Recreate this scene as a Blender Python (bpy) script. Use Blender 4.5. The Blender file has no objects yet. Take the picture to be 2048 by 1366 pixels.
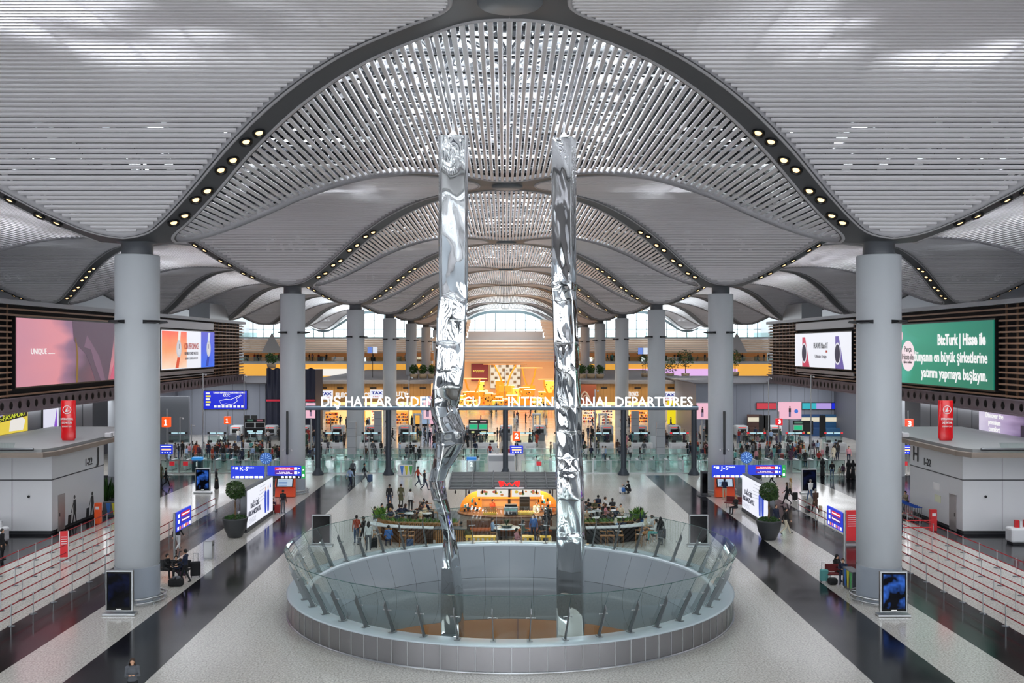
import bpy, bmesh, math, random
from mathutils import Vector, Matrix, Euler, noise
from math import sin, cos, pi, radians, sqrt
random.seed(7)
SC = bpy.context.scene
COL = SC.collection

# ------------------------------------------------------------------ camera, world, exposure
CX, CZ, F = -0.16, 12.3, 2026.0
cam_d = bpy.data.cameras.new('camera'); cam = bpy.data.objects.new('camera', cam_d); COL.objects.link(cam)
cam.location = (CX, 0, CZ); cam.rotation_euler = (pi/2, 0, 0)
cam_d.sensor_width = 36.0; cam_d.lens = F/2048*36.0
cam_d.shift_x = 14.5/2048; cam_d.shift_y = 11.0/2048
cam_d.clip_start = 0.5; cam_d.clip_end = 900
SC.camera = cam
SC.view_settings.view_transform = 'Standard'; SC.view_settings.look = 'None'
SC.view_settings.gamma = 1.0; SC.view_settings.use_curve_mapping = False
EXPO = .75
SC.view_settings.exposure = EXPO
W = bpy.data.worlds.new('sky'); SC.world = W; W.use_nodes = True
bg = W.node_tree.nodes['Background']
bg.inputs[0].default_value = (0.86, 0.94, 1.0, 1); bg.inputs[1].default_value = 2.3
try:
    SC.cycles.max_bounces = 10; SC.cycles.diffuse_bounces = 4; SC.cycles.glossy_bounces = 5
    SC.cycles.transparent_max_bounces = 24; SC.cycles.transmission_bounces = 8
    SC.cycles.sample_clamp_indirect = 4.0; SC.cycles.sample_clamp_direct = 0.0
    SC.cycles.caustics_reflective = False; SC.cycles.caustics_refractive = False
    SC.cycles.use_denoising = True
except Exception: pass

def area(name, loc, sx, sy, power, col, rot=(0,0,0)):
    d = bpy.data.lights.new(name, 'AREA'); d.shape = 'RECTANGLE'; d.size = sx; d.size_y = sy
    d.energy = power; d.color = col
    o = bpy.data.objects.new(name, d); COL.objects.link(o); o.location = loc; o.rotation_euler = rot
    return o
# skylight glazing above the nave crowns: daylight coming down through the slats
for k in range(0, 7):
    area('skylight', (0, 49.2+36*k, 25.2), 12, 22, 9500, (0.9, 0.96, 1.0))
for k in range(-1, 4):
    for s in (-1, 1):
        area('skylight', (18*s, 31.2+36*k, 25.6), 16, 8, 3000, (0.92, 0.96, 1.0))
for k in range(0, 4):
    for s in (-1, 1):
        area('skylight', (36*s, 49.2+36*k, 25.2), 12, 22, 8000, (0.92, 0.95, 1.0))

# daylight entering through the tall street-side glazing behind the viewer
area('facade_daylight', (0, -26.5, 11.5), 150, 15, 27000, (0.93, 0.96, 1.0), (pi/2, 0, 0))
# broad ceiling washers over the near hall
# daylight through the arched end windows
area('end_daylight', (0, 300.5, 18.5), 140, 6, 9000, (0.9, 0.96, 1.0), (-pi/2, 0, 0))

# ------------------------------------------------------------------ small helpers
def wx(px, Y): return CX + (px-1009.5)*Y/F          # a picture column at distance Y
def wz(py, Y): return CZ - (py-694.0)*Y/F
def fy(py): return CZ*F/(py-694.0)                   # a floor point's distance
def lin(c):
    return tuple((v/12.92 if v <= .04045 else ((v+.055)/1.055)**2.4) for v in c)
def hx(h):
    h = h.lstrip('#'); return lin(tuple(int(h[i:i+2], 16)/255 for i in (0, 2, 4)))
MATS = {}
def mat(name, col='#888888', rough=.5, metal=0., emit=0., ecol=None, alpha=1., spec=.5, trans=0., coat=0.):
    if name in MATS: return MATS[name]
    m = bpy.data.materials.new(name); m.use_nodes = True
    b = m.node_tree.nodes['Principled BSDF']
    c = hx(col) if isinstance(col, str) else col
    b.inputs['Base Color'].default_value = (*c, 1)
    b.inputs['Roughness'].default_value = rough; b.inputs['Metallic'].default_value = metal
    b.inputs['Specular IOR Level'].default_value = spec
    if emit:
        e = c if ecol is None else (hx(ecol) if isinstance(ecol, str) else ecol)
        b.inputs['Emission Color'].default_value = (*e, 1); b.inputs['Emission Strength'].default_value = emit/2**EXPO
    if trans: b.inputs['Transmission Weight'].default_value = trans
    if coat: b.inputs['Coat Weight'].default_value = coat; b.inputs['Coat Roughness'].default_value = .05
    MATS[name] = m; return m
def nodes(m): return m.node_tree.nodes, m.node_tree.links, m.node_tree.nodes['Principled BSDF']

class MB:
    """collects shapes, then links them as ONE mesh object"""
    def __init__(s): s.v = []; s.f = []; s.mi = []; s.sm = []
    def add(s, vs, fs, mi=0, smooth=False):
        n = len(s.v); s.v += [tuple(v) for v in vs]
        for f in fs: s.f.append(tuple(i+n for i in f)); s.mi.append(mi); s.sm.append(smooth)
        return s
    def box(s, x0, x1, y0, y1, z0, z1, mi=0):
        vs = [(x, y, z) for z in (z0, z1) for y in (y0, y1) for x in (x0, x1)]
        return s.add(vs, [(0,2,3,1),(4,5,7,6),(0,1,5,4),(2,6,7,3),(0,4,6,2),(1,3,7,5)], mi)
    def cbox(s, c, d, mi=0, rot=None):
        x, y, z = (q/2 for q in d)
        vs = [Vector((a*x, b*y, e*z)) for e in (-1, 1) for b in (-1, 1) for a in (-1, 1)]
        if rot is not None: vs = [rot @ v for v in vs]
        vs = [v+Vector(c) for v in vs]
        return s.add(vs, [(0,2,3,1),(4,5,7,6),(0,1,5,4),(2,6,7,3),(0,4,6,2),(1,3,7,5)], mi)
    def bbox(s, c, d, b=.02, mi=0, rot=None):
        """box with bevelled edges"""
        bm = bmesh.new(); bmesh.ops.create_cube(bm, size=1)
        for v in bm.verts: v.co = Vector((v.co.x*d[0], v.co.y*d[1], v.co.z*d[2]))
        bmesh.ops.bevel(bm, geom=bm.edges[:], offset=b, segments=2, affect='EDGES', profile=.5)
        vs = [(rot @ v.co if rot is not None else v.co)+Vector(c) for v in bm.verts]
        bm.verts.index_update(); fs = [tuple(v.index for v in f.verts) for f in bm.faces]; bm.free()
        return s.add(vs, fs, mi)
    def tube(s, p, q, r, r2=None, n=10, mi=0, caps=True, smooth=True):
        p, q = Vector(p), Vector(q); r2 = r if r2 is None else r2
        d = (q-p).normalized(); a = d.orthogonal().normalized(); b = d.cross(a)
        vs = []
        for c, rr in ((p, r), (q, r2)):
            for i in range(n):
                t = 2*pi*i/n; vs.append(c+a*cos(t)*rr+b*sin(t)*rr)
        s.add(vs, [(i, (i+1) % n, n+(i+1) % n, n+i) for i in range(n)], mi, smooth)
        if caps: s.add(vs, [tuple(range(n-1, -1, -1)), tuple(range(n, 2*n))], mi)
        return s
    def path(s, pts, r, n=8, mi=0, closed=False):
        pts = [Vector(p) for p in pts]; m = len(pts); vs = []
        for i, p in enumerate(pts):
            d = (pts[(i+1) % m]-pts[i-1]) if closed else (pts[min(i+1, m-1)]-pts[max(i-1, 0)])
            d.normalize(); a = d.cross(Vector((0, 0, 1)))
            if a.length < 1e-3: a = Vector((1, 0, 0))
            a.normalize(); b = d.cross(a); rr = r[i] if isinstance(r, (list, tuple)) else r
            for j in range(n):
                t = 2*pi*j/n; vs.append(p+a*cos(t)*rr+b*sin(t)*rr)
        fs = []
        for i in range(m if closed else m-1):
            k = (i+1) % m
            for j in range(n): fs.append((i*n+j, i*n+(j+1) % n, k*n+(j+1) % n, k*n+j))
        s.add(vs, fs, mi, True)
        if not closed: s.add(vs, [tuple(range(n-1, -1, -1)), tuple(range((m-1)*n, m*n))], mi)
        return s
    def lathe(s, prof, n=32, c=(0, 0, 0), mi=0, smooth=True, a0=0, a1=2*pi, sx=1, sy=1):
        full = abs(a1-a0-2*pi) < 1e-6; m = n if full else n+1; vs = []
        for (r, z) in prof:
            for i in range(m):
                t = a0+(a1-a0)*i/n; vs.append((c[0]+r*cos(t)*sx, c[1]+r*sin(t)*sy, c[2]+z))
        fs = []
        for k in range(len(prof)-1):
            for i in range(n):
                j = (i+1) % m; fs.append((k*m+i, k*m+j, (k+1)*m+j, (k+1)*m+i))
        return s.add(vs, fs, mi, smooth)
    def ball(s, c, r, n=12, m=8, mi=0, sc=(1, 1, 1)):
        vs = []; fs = []
        for k in range(m+1):
            ph = pi*k/m
            for i in range(n):
                t = 2*pi*i/n
                vs.append((c[0]+r*sin(ph)*cos(t)*sc[0], c[1]+r*sin(ph)*sin(t)*sc[1], c[2]+r*cos(ph)*sc[2]))
        for k in range(m):
            for i in range(n): fs.append((k*n+i, (k+1)*n+i, (k+1)*n+(i+1) % n, k*n+(i+1) % n))
        return s.add(vs, fs, mi, True)
    def prism(s, pts, axis, a, b, mi=0):
        """polygon pts (2D) extruded from a to b along axis x/y/z"""
        n = len(pts)
        def P(p, w): return {'x': (w, p[0], p[1]), 'y': (p[0], w, p[1]), 'z': (p[0], p[1], w)}[axis]
        vs = [P(p, a) for p in pts]+[P(p, b) for p in pts]
        fs = [tuple(range(n)), tuple(range(2*n-1, n-1, -1))]+[(i, n+i, n+(i+1) % n, (i+1) % n) for i in range(n)]
        return s.add(vs, fs, mi)
    def mesh(s, name, mats):
        me = bpy.data.meshes.new(name); me.from_pydata(s.v, [], s.f)
        for m in (mats if isinstance(mats, (list, tuple)) else [mats]): me.materials.append(m)
        me.polygons.foreach_set('material_index', s.mi); me.polygons.foreach_set('use_smooth', s.sm)
        me.validate(); me.update(); return me
    def build(s, name, mats, parent=None, loc=None, rotz=0):
        o = bpy.data.objects.new(name, s.mesh(name, mats)); COL.objects.link(o)
        if parent is not None: o.parent = parent
        if loc is not None: o.location = loc
        if rotz: o.rotation_euler = (0, 0, rotz)
        return o
def tag(o, label, cat, group=None, kind=None):
    o['label'] = label; o['category'] = cat
    if group: o['group'] = group
    if kind: o['kind'] = kind
    return o
def st(o):
    o['kind'] = 'structure'; return o
def thing(name, label, cat, loc=(0, 0, 0), rotz=0, group=None):
    o = bpy.data.objects.new(name, None); COL.objects.link(o); o.empty_display_size = .2
    o.location = loc; o.rotation_euler = (0, 0, rotz); return tag(o, label, cat, group)
KIDS = {}
def dup(root, loc=None, rotz=None, label=None, group=None, rec=None, parent=None):
    c = root.copy(); COL.objects.link(c); c.parent = parent
    if parent is None:
        if loc is not None: c.location = loc
        if rotz is not None: c.rotation_euler = (0, 0, rotz)
        if label: c['label'] = label
        if group: c['group'] = group
    for ch in list(root.children): dup(ch, parent=c)
    return c
FONT_W = {}
def text(s, size, m, name='lettering', parent=None, loc=(0, 0, 0), rot=(pi/2, 0, 0), ext=.01, align='CENTER', bold=0., sx=1., fit=None):
    cu = bpy.data.curves.new(name, 'FONT'); cu.body = s; cu.size = size; cu.extrude = ext; cu.offset = bold
    cu.align_x = align; cu.align_y = 'CENTER'; cu.resolution_u = 2; cu.space_line = .95
    cu.materials.append(m)
    o = bpy.data.objects.new(name, cu); COL.objects.link(o); o.parent = parent
    o.location = loc; o.rotation_euler = rot; o.scale = (sx, 1, 1)
    me = bpy.data.meshes.new_from_object(o); bpy.data.objects.remove(o); bpy.data.curves.remove(cu)
    xs_ = [v.co.x for v in me.vertices]; w = (max(xs_)-min(xs_)) if xs_ else 1
    k = fit/w if fit and w > 0 else sx
    for v in me.vertices: v.co.x *= k
    if not me.materials: me.materials.append(m)
    o = bpy.data.objects.new(name, me); COL.objects.link(o); o.parent = parent; o.location = loc; o.rotation_euler = rot
    return o

# ------------------------------------------------------------------ materials
M = {}
M['column'] = mat('column_paint', '#d0d5da', .42)
M['rib'] = mat('rib_grey', '#4d4e52', .45)
M['slat'] = mat('slat_metal', '#e8e5e9', .34, .0)
M['trim'] = mat('panel_trim', '#b9b7bb', .4)
M['dark'] = mat('dark_metal', '#1c1d20', .4, .3)
M['black'] = mat('black', '#0b0b0d', .35)
M['steel'] = mat('brushed_steel', '#b7b9bb', .28, 1.)
M['dsteel'] = mat('dark_steel', '#6f7276', .35, .9)
M['white'] = mat('white_panel', '#e2e3e6', .3)
M['offwhite'] = mat('off_white', '#cfcfd2', .5)
M['grey'] = mat('grey_panel', '#82868e', .45)
M['lgrey'] = mat('light_grey', '#a9adb3', .4)
M['dgrey'] = mat('dark_grey', '#3c3e42', .5)
M['red'] = mat('red_gloss', '#c8141e', .3)
M['beltred'] = mat('red_belt', '#b02a34', .6)
M['orange'] = mat('orange_gloss', '#f2571a', .3)
M['blue'] = mat('sign_blue', '#1c3fd0', .4, emit=.55)
M['wtext'] = mat('white_lettering', '#ffffff', .5, emit=1.2)
M['ptext'] = mat('white_print', '#f4f4f4', .5)
M['dtext'] = mat('dark_lettering', '#1e2124', .5)
M['wood'] = mat('oak_slats', '#b07a45', .45)
M['dwood'] = mat('walnut', '#6b4428', .4)
M['leaf'] = mat('leaf_green', '#3f6b2a', .5)
M['dleaf'] = mat('leaf_dark', '#2a4a22', .5)
M['warm'] = mat('warm_light', '#ffd08a', .5, emit=2.2)
M['screenoff'] = mat('screen_black', '#030407', .1, spec=.18)
M['cream'] = mat('cream_louvre', '#dcc6ac', .5)
M['creamd'] = mat('cream_gap', '#a48a6c', .6)
M['stone'] = mat('stone_top', '#77757a', .6)

def glass_mat(name, tint, dens=.12, rough=0.):
    """architectural glass: mostly see-through with a clear mirror reflection"""
    m = bpy.data.materials.new(name); m.use_nodes = True; nt = m.node_tree; nt.nodes.clear()
    o = nt.nodes.new('ShaderNodeOutputMaterial'); mx = nt.nodes.new('ShaderNodeMixShader')
    t = nt.nodes.new('ShaderNodeBsdfTransparent'); g = nt.nodes.new('ShaderNodeBsdfGlossy')
    lw = nt.nodes.new('ShaderNodeLayerWeight'); lw.inputs[0].default_value = .5
    fr = nt.nodes.new('ShaderNodeMath'); fr.operation = 'POWER'; nt.links.new(lw.outputs['Facing'], fr.inputs[0]); fr.inputs[1].default_value = 4.5
    mp = nt.nodes.new('ShaderNodeMapRange'); mp.inputs[3].default_value = dens*.4; mp.inputs[4].default_value = .95
    t.inputs[0].default_value = (*tint, 1); g.inputs[0].default_value = (1, 1, 1, 1); g.inputs[1].default_value = rough
    nt.links.new(fr.outputs[0], mp.inputs[0]); nt.links.new(mp.outputs[0], mx.inputs[0])
    nt.links.new(t.outputs[0], mx.inputs[1]); nt.links.new(g.outputs[0], mx.inputs[2]); nt.links.new(mx.outputs[0], o.inputs[0])
    MATS[name] = m; return m
M['glass'] = glass_mat('clear_glass', (.80, .90, .88), .16)
M['glassg'] = glass_mat('green_glass', (.80, .91, .89), .22)
M['fin'] = mat('fin_steel', '#8e9092', .38, .85)
M['pane'] = glass_mat('window_glass', (.93, .97, .98), .1)

def floor_material():
    m = mat('terrazzo', '#c9c6c0', .12); n, l, b = nodes(m)
    tc = n.new('ShaderNodeTexCoord'); sp = n.new('ShaderNodeSeparateXYZ'); l.new(tc.outputs['Object'], sp.inputs[0])
    def math_(op, a, bb=None, clamp=False):
        q = n.new('ShaderNodeMath'); q.operation = op; q.use_clamp = clamp
        for i, v in enumerate((a, bb)):
            if v is None: continue
            if isinstance(v, (int, float)): q.inputs[i].default_value = v
            else: l.new(v, q.inputs[i])
        return q.outputs[0]
    ax = math_('ABSOLUTE', sp.outputs[0])
    def band(lo, hi): return math_('MULTIPLY', math_('GREATER_THAN', ax, lo), math_('LESS_THAN', ax, hi))
    d = math_('ADD', band(13.35, 16.35), band(19.2, 22.0)); d = math_('ADD', d, band(28.3, 60.), True)
    lim = math_('LESS_THAN', sp.outputs[1], 97.); d = math_('MULTIPLY', d, lim)
    nz = n.new('ShaderNodeTexNoise'); nz.inputs['Scale'].default_value = 13.; nz.inputs['Detail'].default_value = 6; nz.inputs['Roughness'].default_value = .75
    l.new(tc.outputs['Object'], nz.inputs['Vector'])
    nz2 = n.new('ShaderNodeTexNoise'); nz2.inputs['Scale'].default_value = .35; l.new(tc.outputs['Object'], nz2.inputs['Vector'])
    r = n.new('ShaderNodeValToRGB'); r.color_ramp.elements[0].position = .36; r.color_ramp.elements[1].position = .62
    r.color_ramp.elements[0].color = (*hx('#98948c'), 1); r.color_ramp.elements[1].color = (*hx('#e2ded6'), 1)
    l.new(nz.outputs[0], r.inputs[0])
    r2 = n.new('ShaderNodeValToRGB'); r2.color_ramp.elements[0].color = (*hx('#08080b'), 1); r2.color_ramp.elements[1].color = (*hx('#1b1a20'), 1)
    l.new(nz.outputs[0], r2.inputs[0])
    # tile joints
    def joint(o_, p, w):
        fr = math_('FRACT', math_('DIVIDE', o_, p)); return math_('LESS_THAN', fr, w/p)
    sh = math_('ADD', sp.outputs[0], 100.02)
    j = math_('MAXIMUM', joint(sh, 1.2, .012), joint(sp.outputs[1], 1.2, .012))
    mj = n.new('ShaderNodeMix'); mj.data_type = 'RGBA'; l.new(math_('MULTIPLY', j, .35), mj.inputs[0]); l.new(r.outputs[0], mj.inputs[6]); mj.inputs[7].default_value = (*hx('#55524e'), 1)
    mk = n.new('ShaderNodeMix'); mk.data_type = 'RGBA'; l.new(math_('GREATER_THAN', nz2.outputs[0], 2.), mk.inputs[0]); l.new(mj.outputs[2], mk.inputs[6]); mk.inputs[7].default_value = (1, 1, 1, 1)
    mx = n.new('ShaderNodeMix'); mx.data_type = 'RGBA'; l.new(d, mx.inputs[0]); l.new(mk.outputs[2], mx.inputs[6]); l.new(r2.outputs[0], mx.inputs[7])
    l.new(mx.outputs[2], b.inputs['Base Color'])
    rr = math_('MULTIPLY', nz2.outputs[0], .16); rr = math_('ADD', rr, .06); l.new(rr, b.inputs['Roughness'])
    sv = math_('SUBTRACT', .6, math_('MULTIPLY', d, .42)); l.new(sv, b.inputs['Specular IOR Level'])
    return m
M['floor'] = floor_material()

def louvre_mat(name, c1, c2, period, frac, axis=2, rough=.45):
    """horizontal battens of a cladding sheet, in object coordinates"""
    m = mat(name, c1, rough); n, l, b = nodes(m)
    tc = n.new('ShaderNodeTexCoord'); sp = n.new('ShaderNodeSeparateXYZ'); l.new(tc.outputs['Object'], sp.inputs[0])
    dv = n.new('ShaderNodeMath'); dv.operation = 'DIVIDE'; l.new(sp.outputs[axis], dv.inputs[0]); dv.inputs[1].default_value = period
    fr = n.new('ShaderNodeMath'); fr.operation = 'FRACT'; l.new(dv.outputs[0], fr.inputs[0])
    gt = n.new('ShaderNodeMath'); gt.operation = 'GREATER_THAN'; l.new(fr.outputs[0], gt.inputs[0]); gt.inputs[1].default_value = frac
    mx = n.new('ShaderNodeMix'); mx.data_type = 'RGBA'; l.new(gt.outputs[0], mx.inputs[0])
    mx.inputs[6].default_value = (*hx(c1), 1); mx.inputs[7].default_value = (*hx(c2), 1)
    l.new(mx.outputs[2], b.inputs['Base Color']); return m
# ================================================================== the vaulted roof
GT = [(0, 17.35), (1.5, 17.55), (2.95, 18.17), (4.5, 19.1), (6.9, 20.7), (9.5, 22.0), (12.2, 22.8), (15.2, 23.05), (18, 23.0)]
def gz(d):
    """height of the vault d metres (in X or Y) away from a column"""
    d = max(0, min(18, d))
    for i in range(len(GT)-1):
        if d <= GT[i+1][0]:
            x0, y0 = GT[i]; x1, y1 = GT[i+1]
            def slope(k):
                if k <= 0 or k >= len(GT)-1: return 0.
                return (GT[k+1][1]-GT[k-1][1])/(GT[k+1][0]-GT[k-1][0])
            h = x1-x0; t = (d-x0)/h; m0 = slope(i)*h; m1 = slope(i+1)*h
            return (2*t**3-3*t**2+1)*y0+(t**3-2*t**2+t)*m0+(-2*t**3+3*t**2)*y1+(t**3-t**2)*m1
    return GT[-1][1]
IN = .85; RR = 2.5
def half(u):
    """half length of the slat that lies u metres from the middle of a rounded diamond panel"""
    u = abs(u); tip = 18-IN; uc = tip-RR*sqrt(2)
    if u > uc+RR: return 0
    if u > uc+RR/sqrt(2): return sqrt(max(0, RR*RR-(u-uc)**2))
    if u < RR/sqrt(2): return uc+sqrt(RR*RR-u*u)
    return tip-u
# slat positions by arc length
pos = []; u = 0.; SP = .32
while u < 18:
    pos.append(u); s_ = (gz(18-u-.05)-gz(18-u+.05))/.1; u += SP/sqrt(1+s_*s_)
pos = [-p for p in pos[:0:-1]]+pos
def slat_panel():
    mb = MB()
    for u in pos:
        h = half(u)
        if h < .15: continue
        d = 18-abs(u); z = gz(d); s_ = (gz(d-.05)-gz(d+.05))/.1*(1 if u > 0 else -1)   # dz/du
        a = math.atan(s_); w = .098; t = .05
        prof = [(-w, t*.2), (-w*.7, -t), (w*.7, -t), (w, t*.2), (w, t), (-w, t)]
        vs = []
        for sx in (-1, 1):
            for (p, q) in prof:
                vs.append((sx*(h-.03), u+p*cos(a)-q*sin(a), z+p*sin(a)+q*cos(a)))
        n = len(prof)
        mb.add(vs, [tuple(range(n)), tuple(range(2*n-1, n-1, -1))]+[(i, n+i, n+(i+1) % n, (i+1) % n) for i in range(n)])
    return mb.mesh('slatted_panel', M['slat'])
def edge_pts(n=40):
    tip = 18-IN; um = tip-RR*sqrt(2)+RR
    out = []
    us = [um*sin(pi/2*i/n) for i in range(n+1)]
    for u in us: out.append((half(u) if u < um-1e-4 else 0., u))
    return out
def trim_mesh():
    q = edge_pts(60); ring = q[:-1]+[(0., q[-1][1])]
    pts = []
    pts += [(x, u) for x, u in ring]
    pts += [(-x, u) for x, u in ring[::-1][1:]]
    pts += [(-x, -u) for x, u in ring[1:]]
    pts += [(x, -u) for x, u in ring[::-1][1:-1]]
    mb = MB(); P = [(x, u, gz(18-abs(u))) for x, u in pts]; n = len(P); vs = []
    for (x, y, z) in P:
        r = Vector((x, y, 0)); r.normalize(); lo = min(0, gz(max(0, (abs(x)+18-abs(y))/2))-z)-.09
        for (a, b) in ((-.03, lo+.03), (.05, lo), (.12, lo+.04), (.12, .25), (-.03, .25)): vs.append((x+r.x*a, y+r.y*a, z+b))
    fs = []
    for i in range(n):
        for j in range(5): fs.append((i*5+j, i*5+(j+1) % 5, ((i+1) % n)*5+(j+1) % 5, ((i+1) % n)*5+j))
    mb.add(vs, fs, 0, True); return mb.mesh('panel_trim', M['trim'])
def carriers():
    mb = MB()
    for i in range(-7, 8):
        x = 2.3*i; um = max([abs(u) for u in pos if half(u) > abs(x)] or [0])
        if um < 1: continue
        us = [-um+2*um*j/24 for j in range(25)]
        mb.path([(x, u, gz(18-abs(u))+.11) for u in us], .05, n=4)
    return mb.mesh('panel_carrier', M['dark'])
car_me = carriers()
slat_me = slat_panel(); trim_me = trim_mesh()
def lay_panel(cx, cy, turn):
    a = bpy.data.objects.new('ceiling_panel', slat_me); COL.objects.link(a); st(a)
    b = bpy.data.objects.new('panel_edge', trim_me); COL.objects.link(b); b.parent = a
    b = bpy.data.objects.new('panel_carrier', car_me); COL.objects.link(b); b.parent = a
    a.location = (cx, cy, 0); a.rotation_euler = (0, 0, pi/2 if turn else 0)
for k in range(-1, 8):
    for x in (-54, -18, 18, 54):
        lay_panel(x, 31.2+36*k, False)
for k in range(-1, 7):
    for x in (-72, -36, 0, 36, 72):
        if abs(x) == 72 and k < 2: continue
        lay_panel(x, 49.2+36*k, True)
# grey bands between the panels: one quarter of a module, from a column to the crown
def rib_mesh():
    mb = MB(); N = 54; vs = []; fs = []
    # plan square: column at (0,0), crown at (18,18); region outside the two rounded panels
    def edge(side, t):
        """distance across, perpendicular-ish, to the panel edge along x (side 0) or y (side 1)"""
    for i in range(N+1):
        t = 18*i/N
        # across points: walk perpendicular to the diagonal until the panel begins
        def reach(sg):
            s = 0.
            while s < 3.4:
                x = t+sg*s; y = t-sg*s
                if x < -.01 or y < -.01 or x > 18.01 or y > 18.01: break
                if sg < 0:   # towards the panel whose slats run along X: centre (0,18)
                    if abs(x) < half(18-y)-.0: break
                else:
                    if abs(y) < half(18-x)-.0: break
                s += .04
            return s+.06
        a, b = reach(-1), reach(1); a = b = max(a, b)
        row = []
        K = 6
        for j in range(K+1):
            s = -a+(a+b)*j/K; x = t+s; y = t-s
            x = min(max(x, 0), 18); y = min(max(y, 0), 18)
            zz = gz((x+y)/2)-.03
            row.append((x, y, zz))
        vs += row
    K = 6
    for i in range(N):
        for j in range(K):
            q = (i*(K+1)+j, i*(K+1)+j+1, (i+1)*(K+1)+j+1, (i+1)*(K+1)+j); fs.append(q)
    mb.add(vs, fs, 0, True)
    n0 = len(vs); mb.add([(x, y, z+.5) for x, y, z in vs], [f[::-1] for f in fs], 0, True)
    return mb.mesh('ceiling_band', M['rib'])
rib_me = rib_mesh()
def rib(cx, cy, sx, sy):
    o = bpy.data.objects.new('ceiling_band', rib_me); COL.objects.link(o); st(o)
    o.location = (cx, cy, 0); o.scale = (sx, sy, 1); return o
for k in range(-1, 8):
    for x in (-54, -18, 18, 54):
        for sx in (-1, 1):
            for sy in (-1, 1):
                if k == 7 and sy > 0: continue
                rib(x, 49.2+36*k, sx, sy)
# crown discs
disc = MB(); disc.lathe([(0, -.18), (.95, -.18), (1.02, -.1), (1.02, .1)], 32)
disc_me = disc.mesh('crown_disc', mat('crown_glass', '#70757b', .45))
for k in range(0, 8):
    for x in (0, -36, 36):
        if x and k > 5: continue
        o = bpy.data.objects.new('ceiling_disc', disc_me); COL.objects.link(o); st(o); o.location = (x, 31.2+36*k, 23.0)
# upper roof deck with skylight openings, and the steel between it and the slats
deck = MB()
xs_ = sorted({x for c in (-72, -36, 0, 36, 72) for x in (c-8, c+8)} | {x for c in (-54, -18, 18, 54) for x in (c-9, c+9)} | {-90, 90})
ys_ = sorted({y for k in range(-2, 8) for y in (49.2+36*k-13.5, 49.2+36*k+13.5, 31.2+36*k-4.5, 31.2+36*k+4.5)} | {-40.8, 312})
ys_ = [y for y in ys_ if -41 <= y <= 312]
for xa, xb in zip(xs_, xs_[1:]):
    for ya, yb in zip(ys_, ys_[1:]):
        x = (xa+xb)/2; y = (ya+yb)/2
        fx = abs((x+18) % 36-18) < 8; fY = abs((y-49.2+18) % 36-18) < 13.5
        sx_ = abs(x % 36-18) < 9; sY = abs((y-31.2+18) % 36-18) < 4.5
        if (fx and fY) or (sx_ and sY): continue
        deck.box(xa, xb, ya, yb, 26.2, 26.5)
st(deck.build('ceiling_deck', mat('deck_grey', '#4a4b50', .8)))
def truss(seed, dense):
    rnd = random.Random(seed); a = MB()
    xs = [-15+3*i for i in range(11)]
    for z in (24.0, 25.0, 25.8):
        for x in xs: a.tube((x, -16, z), (x, 16, z), .1, n=5, mi=0)
        for y in xs: a.tube((-15, y, z), (15, y, z), .1, n=5, mi=0)
    for x in xs[:-1]:
        for y in xs[:-1]:
            for (p, q) in ((0, 0), (3, 0), (0, 3), (3, 3)):
                a.tube((x+p, y+q, 24.0), (x+1.5, y+1.5, 25.8), .075, n=4, mi=0)
    for i in range(dense):    # pale ducts, trays and insulation
        x, y = rnd.uniform(-12, 12), rnd.uniform(-15, 15); z = rnd.uniform(23.9, 25.4)
        an = rnd.uniform(0, pi); L = rnd.uniform(.5, 2.2); w = rnd.uniform(.1, .55)
        a.cbox((x, y, z), (L, w, .08), mi=1 if rnd.random() < .36 else 0, rot=Euler((rnd.uniform(-.5, .5), rnd.uniform(-.5, .5), an)).to_matrix())
    return a.mesh('roof_truss', [mat('truss_dark', '#23262b', .6), mat('truss_white', '#f2f4f6', .6)])
tr_me = truss(3, 900)
for k in range(0, 7):
    for x in (0, -36, 36):
        if x and k > 3: continue
        o = bpy.data.objects.new('ceiling_truss', tr_me); COL.objects.link(o); st(o); o.location = (x, 49.2+36*k, 0)
        if k % 2: o.rotation_euler = (0, 0, pi)
# added dark sheet above the cross panels so their gaps read dark
gap_sheet = MB(); rnd_ = random.Random(5)
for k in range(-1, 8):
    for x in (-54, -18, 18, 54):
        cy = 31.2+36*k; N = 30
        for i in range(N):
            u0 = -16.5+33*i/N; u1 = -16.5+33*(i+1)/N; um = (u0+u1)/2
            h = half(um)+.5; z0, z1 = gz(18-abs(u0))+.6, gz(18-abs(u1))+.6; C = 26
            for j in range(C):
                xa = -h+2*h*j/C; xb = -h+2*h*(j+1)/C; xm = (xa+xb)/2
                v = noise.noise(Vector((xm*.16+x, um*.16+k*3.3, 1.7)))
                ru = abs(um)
                if (8 < ru < 13.2 and abs(xm) < 4 and rnd_.random() < .42) or (ru < 5.5 and abs(xm) < 11 and v > -.12 and rnd_.random() < .7): continue  # random holes in the sheet give bright specks between the slats
                gap_sheet.add([(x+xa, cy+u0, z0), (x+xb, cy+u0, z0), (x+xb, cy+u1, z1), (x+xa, cy+u1, z1)], [(0, 1, 2, 3)], 0, True)
gap_sheet_o = gap_sheet.build('ceiling_gap_sheet', mat('gap_sheet_grey', '#303238', .6)); st(gap_sheet_o)

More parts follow.
